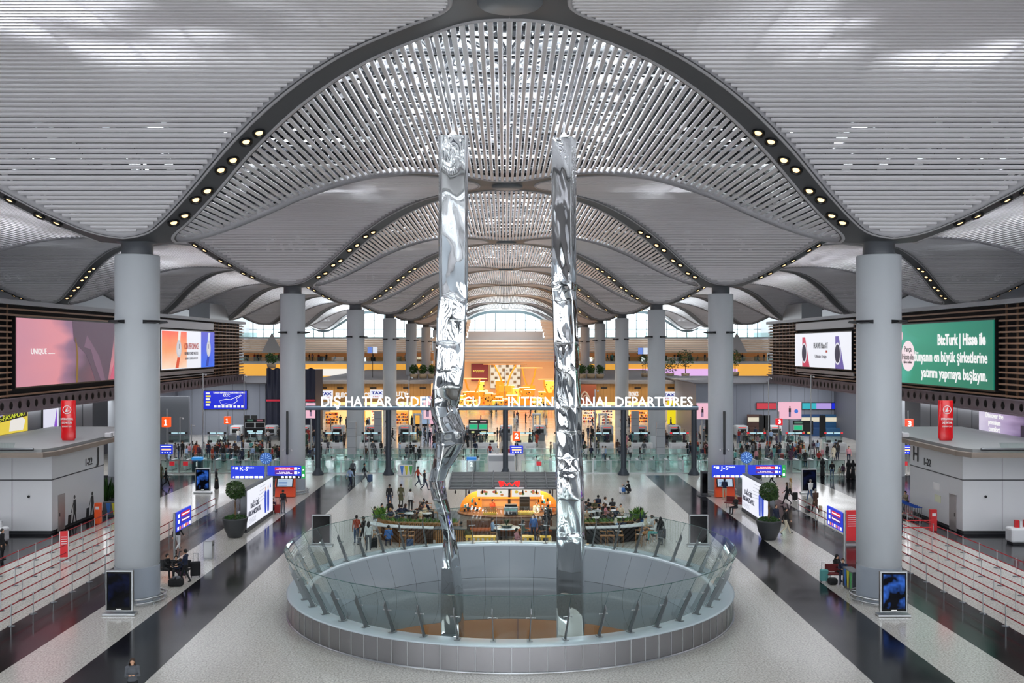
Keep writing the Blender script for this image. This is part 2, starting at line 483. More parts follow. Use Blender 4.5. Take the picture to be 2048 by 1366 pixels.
# ================================================================== floor with the round opening
RC = (0.16-.02, 48.6)       # middle of the round opening
RC = (0.1, 48.6)
fl = MB(); N = 96; R0 = 9.6; S = 12.0
ring = [(RC[0]+R0*cos(2*pi*i/N), RC[1]+R0*sin(2*pi*i/N), 0) for i in range(N)]
def sqp(t):
    c, s_ = cos(t), sin(t); k = S/max(abs(c), abs(s_)); return (RC[0]+c*k, RC[1]+s_*k, 0)
sq = [sqp(2*pi*i/N) for i in range(N)]
fl.add(ring+sq, [(i, N+i, N+(i+1) % N, (i+1) % N) for i in range(N)])
x0, x1, y0, y1 = RC[0]-S, RC[0]+S, RC[1]-S, RC[1]+S
for (a, b, c, d) in ((-80, x0, -24, 310), (x1, 80, -24, 310), (x0, x1, -24, y0), (x0, x1, y1, 310)):
    fl.add([(a, c, 0), (b, c, 0), (b, d, 0), (a, d, 0)], [(0, 1, 2, 3)])
# slab soffit
for (a, b, c, d) in ((-24, x0, 30, 68), (x1, 24, 30, 68), (x0, x1, 30, y0), (x0, x1, y1, 68)):
    fl.box(a, b, c, d, -.9, -.25)
floor = st(fl.build('floor', M['floor']))
lw = MB(); lw.box(-26, 26, 26, 76, -7.2, -7.0); st(lw.build('floor_lower', mat('lower_floor', '#8a857e', .2)))
lw = MB(); lw.box(-26, 26, 63.0, 63.4, -7, -.9, 0)
for i in range(14): lw.box(-26+3.8*i, -25.9+3.8*i, 62.94, 63.0, -7, -.9, 1)
st(lw.build('wall_lower', [mat('lower_wall', '#8f6234', .4), M['dwood']]))
area('lower_fill', (0, 60.4, -1.2), 20, 1.0, 260, (1, .82, .6))  # added fill, out of view, to light the lower floor and its wall
area('lower_fill', (0, 35, -1.2), 16, 1.0, 150, (1, .9, .8))

# side walls of the hall and the end wall with its arched windows
w = MB()
for s in (-1, 1):
    w2 = MB(); w2.box(min(s*76, s*76.4), max(s*76, s*76.4), -24, 310, 0, 26.2)
    st(w2.build('wall_left' if s < 0 else 'wall_right', M['lgrey']))
YE = 301.2
eb = MB(); eb.box(-76, 76, YE, YE+.5, 0, 15.0); st(eb.build('wall_back', mat('end_wall', '#c9c3bd', .5)))
mull = mat('mullion', '#7e9298', .4)
for i, x in enumerate((-72, -36, 0, 36, 72)):
    f_ = MB(); g_ = MB()
    for j in range(13):
        xx = x-18+3*j; d = min(abs(xx-(x-18)), abs(x+18-xx)); zt = gz(d)-.2
        f_.box(xx-.12, xx+.12, YE-.1, YE+.1, 15, zt)
    for zz in (15.1, 17.6, 20.2):
        for j in range(12):
            xa = x-18+3*j; da = min(xa+1.5-(x-18), x+18-xa-1.5)
            if gz(da) > zz+.3: f_.box(xa, xa+3, YE-.08, YE+.08, zz-.08, zz+.08)
    for j in range(24):
        xa = x-18+1.5*j; xb = xa+1.5; za = gz(min(xa-x+18, x+18-xa)); zb = gz(min(xb-x+18, x+18-xb))
        f_.add([(xa, YE-.2, za-.7), (xb, YE-.2, zb-.7), (xb, YE-.2, zb+.2), (xa, YE-.2, za+.2)], [(0, 1, 2, 3)])
        g_.add([(xa, YE, 15), (xb, YE, 15), (xb, YE, zb-.3), (xa, YE, za-.3)], [(0, 1, 2, 3)])
    fo = st(f_.build('window_%d' % (i+1), mull)); g_.build('window_pane', M['pane'], fo)

# street-side wall behind the viewer: glazed above 2 m
fw = MB(); fw.box(-76, 76, -24.4, -24, 0, 4.5); fw.box(-76, 76, -24.4, -24, 19.0, 26.2)
for i in range(31): fw.box(-76+5*i-1.3, -76+5*i+1.3, -24.4, -24, 2, 19)  # broad piers, added to break up the daylight mirrored in the sculptures
for z_ in (7, 12, 16): fw.box(-76, 76, -24.3, -24.1, z_, z_+.15)
st(fw.build('wall_front', M['lgrey']))
# ================================================================== columns
def column(x, y, big):
    zt = 16.75
    c = MB(); c.lathe([(1.05, 0), (1.05, 1.75)], 48); c.lathe([(1.02, 1.75), (1.02, 1.8), (1.045, 1.82), (1.045, zt-.05), (1.0, zt), (.74, zt)], 48)
    if big: c.lathe([(1.055, .08), (1.055, 1.74)], 48, mi=1)
    o = st(c.build('column', [M['column'], mat('column_foot', '#a3abb6', .3)], loc=(x, y, 0)))
    nk = MB(); nk.lathe([(.74, zt), (.74, 17.3), (1.25, 17.42)], 40); nk.build('column_neck', mat('neck_grey', '#5d6066', .4), o)
    for i in range(4):    # wedge uplights
        a = pi/4+i*pi/2-(pi/4 if big else pi/4)
        a = [pi*1.5-.55, pi*1.5+.9, pi*.6, pi*.1][i] if x < 0 else [pi*1.5+.55, pi*1.5-.9, pi*.4, pi*.9][i]
        l = MB(); l.prism([(1.0, -.08), (1.42, -.02), (1.36, .08), (1.0, .1)], 'y', -.34, .34)
        q = l.build('uplight', M['dark'], o, loc=(0, 0, 13.5)); q.rotation_euler = (0, 0, a)
    if big:
        g = MB(); pts = [(1.32*cos(t), 1.32*sin(t), .32) for t in [2*pi*i/40 for i in range(40)]]
        g.path(pts, .055, closed=True)
        pts = [(1.32*cos(t), 1.32*sin(t), .12) for t in [2*pi*i/40 for i in range(40)]]
        g.path(pts, .04, closed=True)
        for i in range(10): t = 2*pi*i/10; g.tube((1.32*cos(t), 1.32*sin(t), 0), (1.32*cos(t), 1.32*sin(t), .34), .025); g.tube((1.32*cos(t), 1.32*sin(t), .3), (1.04*cos(t), 1.04*sin(t), .3), .02)
        g.build('bumper_rail', M['steel'], o)
    return o
for k in range(-1, 7):
    for s in (-1, 1):
        column(18*s+.0, 49.2+36*k, k < 2)
        if k in (2, 3, 4, 6): column(54*s, 49.2+36*k, False)
# paired downlights in the bands
dl = MB(); dl.lathe([(.27, .02), (.27, -.05), (.24, -.07), (.2, 0.0), (.17, .1)], 20, mi=0); dl.lathe([(.17, .02), (0, .02)], 20, mi=1)
dl_root = thing('downlight', 'round black recessed downlight with a warm lamp, in pairs along the grey ceiling bands', 'downlight', group='downlights in the ceiling bands')
p1 = MB(); p1.lathe([(.0, .06), (.22, .04), (.23, -.05), (.26, -.07), (.28, -.03), (.28, .06)], 20).build('housing', M['black'], dl_root)
p2 = MB(); p2.lathe([(.0, -.02), (.13, -.02), (.15, .02)], 16).build('lamp', mat('lamp_warm', '#ffcf8a', .4, emit=3.), dl_root)
first = True
for k in range(0, 5):
    for x in (-18, 18) if k > 2 else (-54, -18, 18, 54):
        for sx in (-1, 1):
            for sy in (-1, 1):
                if sy > 0 and (abs(x) > 20): continue
                if sy > 0 and not (x*sx > 0): continue
                for d in (3.0, 4.45, 6.0, 7.45):
                    for e in (-.3, .3):
                        X = x+sx*(d+e*1.05); Y = 49.2+36*k+sy*(d+e*.65); z = gz(d+e*.85)-.085
                        if k > 2 and e > 0: continue
                        if first: o = dl_root; first = False; o.location = (X, Y, z)
                        else: o = dup(dl_root, (X, Y, z))
                        sl = (gz(d+.3)-gz(d-.3))/.6
                        o.rotation_euler = Vector((sx*sl*.6, sy*sl*.6, -1)).to_track_quat('-Z', 'Y').to_euler()
# ================================================================== round opening: kerb, funnel lining, glass balustrade
rg = thing('opening_kerb', 'round brushed steel kerb around the opening in the middle of the hall', 'kerb', (RC[0], RC[1], 0))
NP = 96
brush = mat('kerb_steel', '#9c9a9d', .26, .9); n_, l_, b_ = nodes(brush)
tc_ = n_.new('ShaderNodeTexCoord'); mp_ = n_.new('ShaderNodeMapping'); mp_.inputs['Scale'].default_value = (.8, .8, 60)
nz_ = n_.new('ShaderNodeTexNoise'); nz_.inputs['Scale'].default_value = 3; l_.new(tc_.outputs['Object'], mp_.inputs[0]); l_.new(mp_.outputs[0], nz_.inputs['Vector'])
bp_ = n_.new('ShaderNodeBump'); bp_.inputs['Strength'].default_value = .25; l_.new(nz_.outputs[0], bp_.inputs['Height']); l_.new(bp_.outputs[0], b_.inputs['Normal'])
k1 = MB()
for i in range(NP):
    a0 = 2*pi*(i+.03)/NP; a1 = 2*pi*(i+.97)/NP
    k1.lathe([(10.44, .04), (10.46, .06), (10.46, .97), (10.42, .99)], 4, a0=a0, a1=a1, smooth=False)
k1.build('kerb_panel', brush, rg)
k4 = MB()
for i in range(NP): k4.lathe([(10.468, .05), (10.468, .98)], 1, a0=2*pi*i/NP-.0012, a1=2*pi*i/NP+.0012)
k4.build('seam', mat('seam_steel', '#c9c9cc', .4, .3), rg)['kind'] = 'stuff'
k2 = MB(); k2.lathe([(10.445, .0), (10.445, .99)], 128); k2.lathe([(10.5, .0), (10.5, .05), (10.4, .05)], 128); k2.build('kerb_core', M['steel'], rg)
k3 = MB(); k3.lathe([(10.40, .96), (10.5, .98), (10.5, 1.02), (10.4, 1.035), (9.5, 1.035), (9.45, 1.0), (9.45, .9)], 128); k3.build('kerb_top', mat('kerb_top', '#c3ced4', .22, .2), rg)
# funnel lining inside the opening
pr = [(9.46, .95), (9.40, .7)]
for i in range(1, 15):
    t = i/14*pi*.5; pr.append((9.42-1.25*sin(t)*1.0, .7-.0-(1-cos(t))*2.6))
pr += [(8.16, -2.4), (8.3, -3.0), (8.55, -3.5), (8.6, -3.9)]
pr = [(9.46, .95), (9.22, .4), (8.92, -.15), (8.72, -.7), (8.62, -1.25), (8.64, -1.8), (8.8, -2.35), (9.05, -2.8), (9.4, -3.15), (9.5, -3.25)]
f1 = MB(); NL = 40
for i in range(NL):
    a0 = 2*pi*(i+.006)/NL; a1 = 2*pi*(i+.994)/NL
    f1.lathe([(r, z) for r, z in pr[:4]], 5, a0=a0, a1=a1)
    f1.lathe([(r, z-.02) for r, z in pr[3:]], 3, a0=a0, a1=a1)
lin_ = f1.build('lining', mat('lining_white', '#989fa5', .18), rg)
f2 = MB(); f2.lathe([(r+.05, z) for r, z in pr], 96); f2.lathe([(9.5, -3.25), (9.9, -3.4), (10.4, -1)], 64); f2.build('lining_back', M['dgrey'], rg)

bal = thing('glass_balustrade', 'outward leaning green tinted glass balustrade standing on the round steel kerb', 'balustrade', (RC[0], RC[1], 0))
NG = 44; zb, zt_ = 1.06, 2.96; rb, rt = 9.62, 10.62
for i in range(NG):
    a0 = 2*pi*(i+.5)/NG+.002; a1 = 2*pi*(i+1.5)/NG-.002; g = MB()
    P = []
    for off in (0, .02):
        for (a, r, z) in ((a0, rb, zb), (a1, rb, zb), (a1, rt, zt_), (a0, rt, zt_)):
            P.append(((r+off)*cos(a), (r+off)*sin(a), z))
    g.add(P[:4], [(0, 1, 2, 3)], 0)
    ed = MB()
    g.build('glass_panel', M['glassg'], bal)
eg = MB()
for i in range(NG):
    a0 = 2*pi*(i+.5)/NG; a1 = 2*pi*(i+1.5)/NG
    eg.tube((rt*cos(a0), rt*sin(a0), zt_), (rt*cos(a1), rt*sin(a1), zt_), .014, n=5)
    eg.tube((rb*cos(a0), rb*sin(a0), zb), (rt*cos(a0), rt*sin(a0), zt_), .009, n=4)
eg.build('glass_edge', mat('glass_edge', '#3f5f5c', .2), bal)
for i in range(NG):
    a = 2*pi*(i+.5)/NG; f = MB(); R_ = Matrix.Rotation(a, 3, 'Z')
    # tapered flat fin leaning with the glass, on the outer side, with a spider clamp
    pts = [(rb+.02, zb-.05), (rb+.24, zb-.05), (rb+.28, zb+.1), (rb+.78, 2.2), (rb+.70, 2.42), (rb+.62, 2.25)]
    vs = []
    for s in (-.015, .015):
        for (r, z) in pts: vs.append(R_ @ Vector((r, s, z)))
    n = len(pts)
    f.add(vs, [tuple(range(n)), tuple(range(2*n-1, n-1, -1))]+[(j, n+j, n+(j+1) % n, (j+1) % n) for j in range(n)])
    f.cbox(R_ @ Vector((rb+.17, 0, zb-.02)), (.34, .2, .03), rot=R_)
    fo = f.build('glass_fin', M['fin'], bal)
    h = MB(); c = R_ @ Vector((rb+.52, 0, 2.0)); t = R_ @ Vector((0, 1, 0)); rr = R_ @ Vector((-1, 0, .2))
    for s in (-1, 1):
        h.tube(c, c+t*s*.16+rr*.02, .02, n=6); h.ball(c+t*s*.16, .035, 8, 5)
    h.build('clamp', M['steel'], fo)

# ================================================================== the two mirror-polished sculptures
chrome = mat('mirror_steel', '#d9dcde', .035, 1.)
def sculpture(rows, Y, seed, label, amp):
    """rows: (z, left, crease, right, main) in metres across; main = 'L' when the wide face is left of the crease"""
    W1, W2 = 1.36, .5
    secs = []
    for (z, xl, xc, xr, mn) in rows:
        a = xc-xl; b = xr-xc
        wa, wb = (W1, W2) if mn == 'L' else (W2, W1)
        da = sqrt(max(.0009, wa*wa-a*a)); db = sqrt(max(.0009, wb*wb-b*b))
        if mn == 'L': da = min(da, .35)
        else: db = min(db, .75)
        L = Vector((xl, Y+da, z)); C = Vector((xc, Y, z)); R = Vector((xr, Y+db, z)); B = L+R-C
        secs.append((z, L, C, R, B))
    secs.sort(key=lambda q: q[0])
    zs = [q[0] for q in secs]
    NZ = 330; z0, z1 = zs[0], zs[-1]; NA = (16, 8, 16, 8)
    vs = []
    ring_n = sum(NA)
    for i in range(NZ+1):
        z = z0+(z1-z0)*i/NZ
        k = max(j for j in range(len(zs)) if zs[j] <= z+1e-6); k = min(k, len(zs)-2)
        t = (z-zs[k])/(zs[k+1]-zs[k]); t = t*t*(3-2*t)
        L, C, R, B = [secs[k][j].lerp(secs[k+1][j], t) for j in (1, 2, 3, 4)]
        cs = [L, C, R, B]; cen = (L+C+R+B)/4
        for e in range(4):
            p, q = cs[e], cs[(e+1) % 4]; nn = NA[e]
            nrm = Vector((q.y-p.y, -(q.x-p.x), 0)); nrm.normalize()
            for j in range(nn):
                u = j/nn; v = p.lerp(q, u)
                ed = min(1, min(u, 1-u)*5)
                am = amp(z)*ed
                s_ = Vector((v.x*1.3+seed, v.y*1.3, z*.55+u*.8))
                d = noise.noise(s_)*am+.22*noise.noise(s_*2.7)*am
                # panel creases
                d -= .006*ed*(1 if abs((z % 4.9)-1.2) < .03 else 0)
                vs.append(v+nrm*d)
    fs = []
    for i in range(NZ):
        for j in range(ring_n):
            fs.append((i*ring_n+j, i*ring_n+(j+1) % ring_n, (i+1)*ring_n+(j+1) % ring_n, (i+1)*ring_n+j))
    mb = MB(); mb.add(vs, fs, 0, True); mb.add(vs[-ring_n:], [tuple(range(ring_n))], 0)
    root = thing('mirror_sculpture', label, 'sculpture', (0, 0, 0))
    body = mb.build('steel_body', chrome, root)
    top = secs[-1]; c = (top[1]+top[2]+top[3]+top[4])/4
    h = MB(); h.tube(c, c+Vector((0, 0, .25)), .22, .08, n=12); h.tube(c+Vector((0, 0, .25)), c+Vector((0, 0, .75)), .05, .05, n=8)
    h.build('hanger', M['white'], root)
    ca = MB(); ca.tube(c+Vector((0, 0, .7)), (c.x, c.y, 24.2), .02, n=6); ca.build('cable', M['steel'], root)
    return root
YS = 48.4
LP = [(270, 876, 930, 936, 'L'), (600, 876.5, 928.5, 935.5, 'L'), (640, 872, 926, 933.7, 'L'), (686, 871, 924, 929.7, 'L'), (738, 867.7, 921, 926.5, 'L'),
      (777, 863.7, 917, 923, 'L'), (800, 861, 868, 919, 'R'), (815, 859.8, 867.7, 915, 'R'), (833, 862, 873, 919, 'R'), (865, 870, 886, 930.5, 'R'), (890, 871, 884, 928, 'R'),
      (917, 867.7, 882, 914, 'R'), (940, 861.7, 878, 898, 'R'), (964, 856.8, 872.5, 888.8, 'R'), (980, 859, 875, 889.6, 'R'), (1000, 863.8, 881, 892.8, 'R'),
      (1028, 873.9, 889, 900, 'R'), (1060, 882.8, 896, 905, 'R'), (1083, 885.5, 897.5, 911, 'R'), (1137, 883, 903.7, 918.6, 'R'), (1190, 880, 911, 925.4, 'R'), (1270, 882, 917, 927, 'R'), (1420, 884, 920, 929, 'R')]
# keep one face wide all the way down: the crease moves smoothly
rowsL = []
for (py, l, c, r, mn) in LP:
    if mn == 'L': rowsL.append((wz(py, YS), wx(l, YS), wx(c, YS), wx(r, YS), 'L'))
    else: rowsL.append((wz(py, YS), wx(l, YS), wx(c, YS), wx(r, YS), 'R'))
def ampL(z): return .05 if z > 15.5 else (.05+.12*min(1, (15.5-z)/3) if z > 8 else (.12 if z > 4 else .05))
# the wide face is on the right of the crease in the lower rows; give every row the same handedness
rowsL2 = []
for (z, l, c, r, mn) in rowsL:
    if mn == 'L':
        c2 = l+.004*1+.02
        rowsL2.append((z, l, l+.03, r, 'R'))
    else: rowsL2.append((z, l, c, r, 'R'))
sculpture(rowsL2, YS, 3.1, 'tall twisted mirror-polished steel sculpture with a narrow bent waist, left of the red-signed kiosk', ampL)
RP = [(273, 1103.7, 1143.3, 1153.9), (580, 1103.7, 1143.5, 1154), (600, 1105, 1146, 1155), (686, 1107.7, 1149, 1158.6), (738, 1109.5, 1151, 1160.5), (815, 1110, 1152.6, 1164),
      (865, 1111.7, 1153.9, 1164.4), (917, 1111.7, 1156.5, 1165.8), (940, 1112.5, 1158.6, 1168), (1000, 1113, 1161.8, 1170.8), (1083, 1113.9, 1164, 1170.8), (1190, 1114, 1166.7, 1171), (1275, 1114, 1168, 1171.5), (1420, 1114, 1169, 1172)]
rowsR = [(wz(py, YS), wx(l, YS), wx(c, YS), wx(r, YS), 'L') for (py, l, c, r) in RP]
def ampR(z): return .07 if z > 16 else (.17 if z > 6.5 else (.12 if z > 3.5 else .03))
sculpture(rowsR, YS, 9.7, 'tall straight mirror-polished steel sculpture with a crumpled face, right of the red-signed kiosk', ampR)
# ================================================================== raised louvred boxes along both sides, with their LED screens
XB = 36.0
bat = mat('bronze_batten', '#8a6c58', .4, .3)
def grad_screen(name, stops, axis=1, lo=0., hi=1., es=1.):
    """lit screen picture: soft colour ramp along one generated axis plus soft noise"""
    m = mat(name, '#000000', .3); n, l, b = nodes(m)
    tc = n.new('ShaderNodeTexCoord'); sp = n.new('ShaderNodeSeparateXYZ'); l.new(tc.outputs['Generated'], sp.inputs[0])
    nz = n.new('ShaderNodeTexNoise'); nz.inputs['Scale'].default_value = 2.2; l.new(tc.outputs['Generated'], nz.inputs['Vector'])
    a = n.new('ShaderNodeMath'); a.operation = 'MULTIPLY_ADD'; l.new(nz.outputs[0], a.inputs[0]); a.inputs[1].default_value = .5; l.new(sp.outputs[axis], a.inputs[2])
    s = n.new('ShaderNodeMath'); s.operation = 'SUBTRACT'; l.new(a.outputs[0], s.inputs[0]); s.inputs[1].default_value = .25
    r = n.new('ShaderNodeValToRGB'); l.new(s.outputs[0], r.inputs[0]); e = r.color_ramp.elements
    while len(e) < len(stops): e.new(.5)
    for i, (p, c) in enumerate(stops): e[i].position = p; e[i].color = (*hx(c), 1)
    l.new(r.outputs[0], b.inputs['Emission Color']); b.inputs['Emission Strength'].default_value = es/2**EXPO
    return m
scr_pink = grad_screen('screen_pink', [(0, '#c88a9c'), (.35, '#d98d98'), (.45, '#8d6a86'), (.6, '#5a4a5c'), (.8, '#6b4a5a'), (1, '#c7808c')], 0, es=1.)
scr_green = grad_screen('screen_green', [(0, '#8fcfd6'), (.18, '#3fae9c'), (.36, '#0f8f74'), (1, '#0a7560')], 0, es=1.)
def em(name, c, e=1.): return mat('lit_'+name, '#000000', .4, emit=e, ecol=c)
scr_white = em('screen', '#eaecf5')
for s in (-1, 1):
    nm = 'left' if s < 0 else 'right'
    st_kind = st
    # core, roof slab and lower flange with round holes
    c = MB(); xs = sorted((s*36.5, s*44.))
    c.box(xs[0], xs[1], 42, 138.5, 8.4, 15.4, 0)
    core = st(c.build('wall_%s' % nm, mat('box_core', '#17161a', .7)))
    t = MB(); xs = sorted((s*35.8, s*46)); t.box(xs[0], xs[1], 40, 139.4, 15.4, 15.75, 0)
    st(t.build('trim_1', mat('box_cap', '#8f9299', .4, .5)))
    # horizontal battens and their posts
    b = MB(); x0_, x1_ = sorted((s*36.0, s*36.22))
    z = 8.7
    gapY = (41, 139); C1 = (73.7, 94.) if s < 0 else (74.2, 98.0); C2 = (105.0, 124.8) if s < 0 else (105.0, 126.0)
    while z < 15.3:
        segs = []
        cut = []
        if (9.1 if s < 0 else 8.85) < z < (14.55 if s < 0 else 14.4): cut.append(C1)
        if 9.4 < z < 15.1: cut.append(C2)
        y = gapY[0]
        for (a_, b2) in cut: segs.append((y, a_)); y = b2
        segs.append((y, gapY[1]))
        for (a_, b2) in segs: b.box(x0_, x1_, a_, b2, z, z+.13, 0)
        z += .42
    y = 41.5
    while y < 139:
        if not (C1[0]-.1 < y < C1[1] or C2[0]-.1 < y < C2[1]): xa, xb = sorted((s*36.22, s*36.34)); b.box(xa, xb, y, y+.09, 8.6, 15.4, 0)
        y += 1.6
    for i in range(17):   # end face battens
        xa, xb = sorted((s*36.1, s*44)); b.box(xa, xb, 138.6, 138.75, 8.7+.4*i, 8.83+.4*i, 0)
    bo = b.build('louvre_screen', bat); tag(bo, 'bronze batten cladding along the upper box on the %s side of the hall' % nm, 'louvre')
    # perforated beam under it
    g = MB(); NS = 74; xa = s*35.9
    y0_, dy = 41., 1.32
    for i in range(NS):
        ya = y0_+i*dy; yb = ya+dy; ym = (ya+yb)/2; za, zb_ = 7.55, 8.55; zm = 8.05; r = .3
        cir = [(ym+r*cos(pi/4*j), zm+r*sin(pi/4*j)) for j in range(8)]
        out = [(yb, zm), (yb, zb_), (ym, zb_), (ya, zb_), (ya, zm), (ya, za), (ym, za), (yb, za)]
        vs = [(xa, *p) for p in cir]+[(xa, *p) for p in out]
        g.add(vs, [(j, 8+j, 8+(j+1) % 8, (j+1) % 8) for j in range(8)])
    xl, xr = sorted((s*35.75, s*36.3)); g.box(xl, xr, 41, 139, 7.45, 7.56); g.box(xl, xr, 41, 139, 8.5, 8.58)
    go = g.build('perforated_beam', mat('beam_mauve', '#6d6068', .5)); tag(go, 'long grey beam with round holes below the %s batten box' % nm, 'beam')
    d = MB(); xl, xr = sorted((s*36.4, s*44)); d.box(xl, xr, 41, 139, 7.4, 8.4); st(d.build('ceiling_soffit', M['dgrey']))
# --- LED screens (frame + picture); rotation -90/90 about Z so that the picture reads from the hall
def side_frame(s, y0_, y1_, z0_, z1_, label, m):
    """local x runs along the screen as one reads it, local z is up"""
    L = y1_-y0_; H = z1_-z0_
    t = thing('led_screen', label, 'screen', (s*35.9, (y0_+y1_)/2, (z0_+z1_)/2), pi/2 if s < 0 else -pi/2)
    f = MB(); f.box(-L/2-.12, L/2+.12, .0, .35, -H/2-.12, H/2+.12); f.build('casing', M['black'], t)
    p = MB(); p.box(-L/2, L/2, -.06, .0, -H/2, H/2); p.build('picture', m, t)
    return t, L, H
# left pink screen
t, L, H = side_frame(-1, 74.1, 93.6, 9.35, 14.45, 'large LED screen with a blurred pink and grey picture, left of the front column', scr_pink)
a = MB(); a.prism([(-.4, H/2), (2.2, -H/2), (4.6, -H/2), (5.6, -.6), (8.6, H/2)], 'y', -.075, -.062); a.prism([(6.4, -H/2), (5.4, -1.8), (9.7, 1.6), (9.7, -H/2)], 'y', -.075, -.062, 1)
def poly(pts, m, par, y=-.08, d=.012, name='picture_patch'):
    q = MB(); q.prism(pts, 'y', y, y+d); return q.build(name, m, par)
poly([(-.3, H/2), (.0, .9), (.8, .5), (2.4, -.2), (3.4, -1.2), (4.4, -H/2), (7.2, -H/2), (8.2, .0), (9.0, H/2)], em('mauve', '#5f4f60', .9), t)
poly([(2.0, .4), (3.4, 0.2), (4.2, -1.), (5.6, -H/2), (6.6, -H/2), (5.2, -.4), (2.6, 1.4)], em('mauve2', '#7b6076', .9), t, y=-.09)
poly([(.2, 1.2), (.5, 0), (.4, -H/2), (.75, -H/2), (.8, -.4), (.6, .6)], em('olive', '#8c6c28', .8), t, y=-.1)
poly([(7.6, -H/2), (8.6, -1.), (9.7, -.2), (9.7, -H/2)], em('rose', '#d0607c', .9), t, y=-.1)
text('UNIQUE ........', .62, em('w', '#ffffff', .9), parent=t, loc=(-5.6, -.09, 0.05), ext=.01, fit=4.)
# second left: watches
t, L, H = side_frame(-1, 105.4, 124.4, 9.9, 14.1, 'LED screen showing wristwatches on white, orange and blue, behind the front left column', scr_white)
poly([(-L/2, -H/2+.1), (-L/2+8.2, -H/2+.1), (-L/2+8.2, H/2-.1), (-L/2, H/2-.1)], grad_screen('orange_grad', [(0, '#f7d9c0'), (.5, '#f09a66'), (1, '#f0502c')], 2, es=1.), t)
poly([(L/2-5.4, -H/2), (L/2, -H/2), (L/2, H/2), (L/2-5.4, H/2)], grad_screen('blue_grad', [(0, '#1c6cf0'), (1, '#2c2cc0')], 2, es=1.), t)
for (cx_, c1_, c2_) in ((-L/2+5.2, '#e0502c', '#f6efe6'), (L/2-2.7, '#1a3fb0', '#dfe6f6')):
    poly([(cx_-.9, -H/2+.1), (cx_-.1, -.6), (cx_+.7, -.6), (cx_+.1, -H/2+.1)], em('strap'+c1_[1:], c1_, .9), t, y=-.095)
    poly([(cx_-.2, .6), (cx_+.1, H/2-.1), (cx_+.9, H/2-.1), (cx_+.6, .6)], em('strap'+c2_[1:], c2_, .9), t, y=-.095)
    poly([(cx_+.2+.85*cos(q*pi/10), .1+.95*sin(q*pi/10)) for q in range(20)], em('watch', '#c9ccd6', .9), t, y=-.11)
    poly([(cx_+.2+.6*cos(q*pi/10), .1+.68*sin(q*pi/10)) for q in range(20)], em('dial'+c1_[1:], '#e8e4ea', .8), t, y=-.12)
    poly([(cx_+.15, .1), (cx_+.25, .1), (cx_+.25, .65), (cx_+.15, .65)], em('hand', '#33405c', .4), t, y=-.13)
text('ACIBA PERFORMANCE', .95, em('copper', '#b8453a', .8), parent=t, loc=(.4, -.09, .35), fit=5.2)
text('PREMIUM SWISS WATCH', .5, em('ink', '#5a5560', .6), parent=t, loc=(.4, -.09, -.45), fit=4.9)
text('KADIN VE ERKEK SAATLERI', .3, em('ink', '#5a5560', .6), parent=t, loc=(.4, -.09, -1.0), fit=4.6)
# right green screen (reads left to right going away from the viewer reversed: local +x is nearer the camera on the right side)
t, L, H = side_frame(1, 74.6, 97.6, 9.1, 14.3, 'large green LED screen with white Turkish advertising text, right of the front right column', scr_green)
wt = em('w', '#ffffff', 1.)
text('BtcTurk | Hisse ile', 1.25, wt, parent=t, loc=(L/2-1.2, -.09, 1.15), align='RIGHT', bold=.045, fit=8.4)
text('dünyanın en büyük şirketlerine', 1.2, wt, parent=t, loc=(L/2-.9, -.09, -.25), align='RIGHT', bold=.025, fit=13.6)
text('yatırım yapmaya başlayın.', 1.2, wt, parent=t, loc=(L/2-.9, -.09, -1.6), align='RIGHT', bold=.025, fit=12.)
ccx = -L/2+7.2
poly([(ccx+1.5*cos(q*pi/14), -.2+1.35*sin(q*pi/14)) for q in range(28)], em('pinkwhite', '#f3dfe6', 1.), t)
text('Parça\nHisse ile', .72, em('inkd', '#1d3038', .2), parent=t, loc=(ccx, -.1, .05), fit=2.5)
text('işlem imkânı', .34, em('inkd', '#1d3038', .2), parent=t, loc=(ccx, -.1, -.75), fit=1.8)
for (bx_, bz, r) in ((-L/2+4.4, 2.25, .5), (-L/2+5.6, 1.6, .45), (-L/2+3.6, 1.0, .5), (-L/2+4.8, .35, .42), (-L/2+2.8, -.4, .4)):
    poly([(bx_+r*cos(q*pi/9), bz+r*sin(q*pi/9)) for q in range(18)], em('bubble', '#f1c7d2', .95), t, y=-.09)
    poly([(bx_+r*.4*cos(q*pi/5), bz+r*.4*sin(q*pi/5)) for q in range(10)], em('bubbledot', '#d04054', .7), t, y=-.1)
poly([(-L/2+3.2, -1.2), (-L/2+4.0, 0.4), (-L/2+5.0, .4), (-L/2+4.7, -1.2), (-L/2+4.2, -H/2), (-L/2+3.9, -H/2)], em('darkfig', '#26333e', .3), t, y=-.095)
poly([(-L/2, -H/2), (-L/2+2.6, -H/2), (-L/2+3.2, 0), (-L/2+2.4, H/2), (-L/2, H/2)], em('paleblue', '#7fc4d8', .9), t, y=-.085)
t, L, H = side_frame(1, 105.4, 125.6, 9.95, 13.9, 'white LED screen with two smartwatches, left of the front right column', scr_white)
for (bx_, c_) in ((-L/2+3.4, '#c93c5c'), (L/2-4.6, '#6a5ca8')):
    poly([(bx_-.3, 1.55), (bx_+.8, 1.55), (bx_+2.6, -H/2), (bx_-.3, -H/2)], em('band'+c_[1:], c_, .9), t)
    poly([(bx_+.5+1.05*cos(q*pi/12), -.35+1.2*sin(q*pi/12)) for q in range(24)], em('case', '#e6e6ee', .9), t, y=-.1)
    poly([(bx_+.5+.85*cos(q*pi/12), -.35+1.*sin(q*pi/12)) for q in range(24)], em('face', '#2b2a4c', .6), t, y=-.11)
text('HUAWEI Mate XT', .95, em('inkd', '#1d3038', .2), parent=t, loc=(0.1, -.09, .5), fit=5.2)
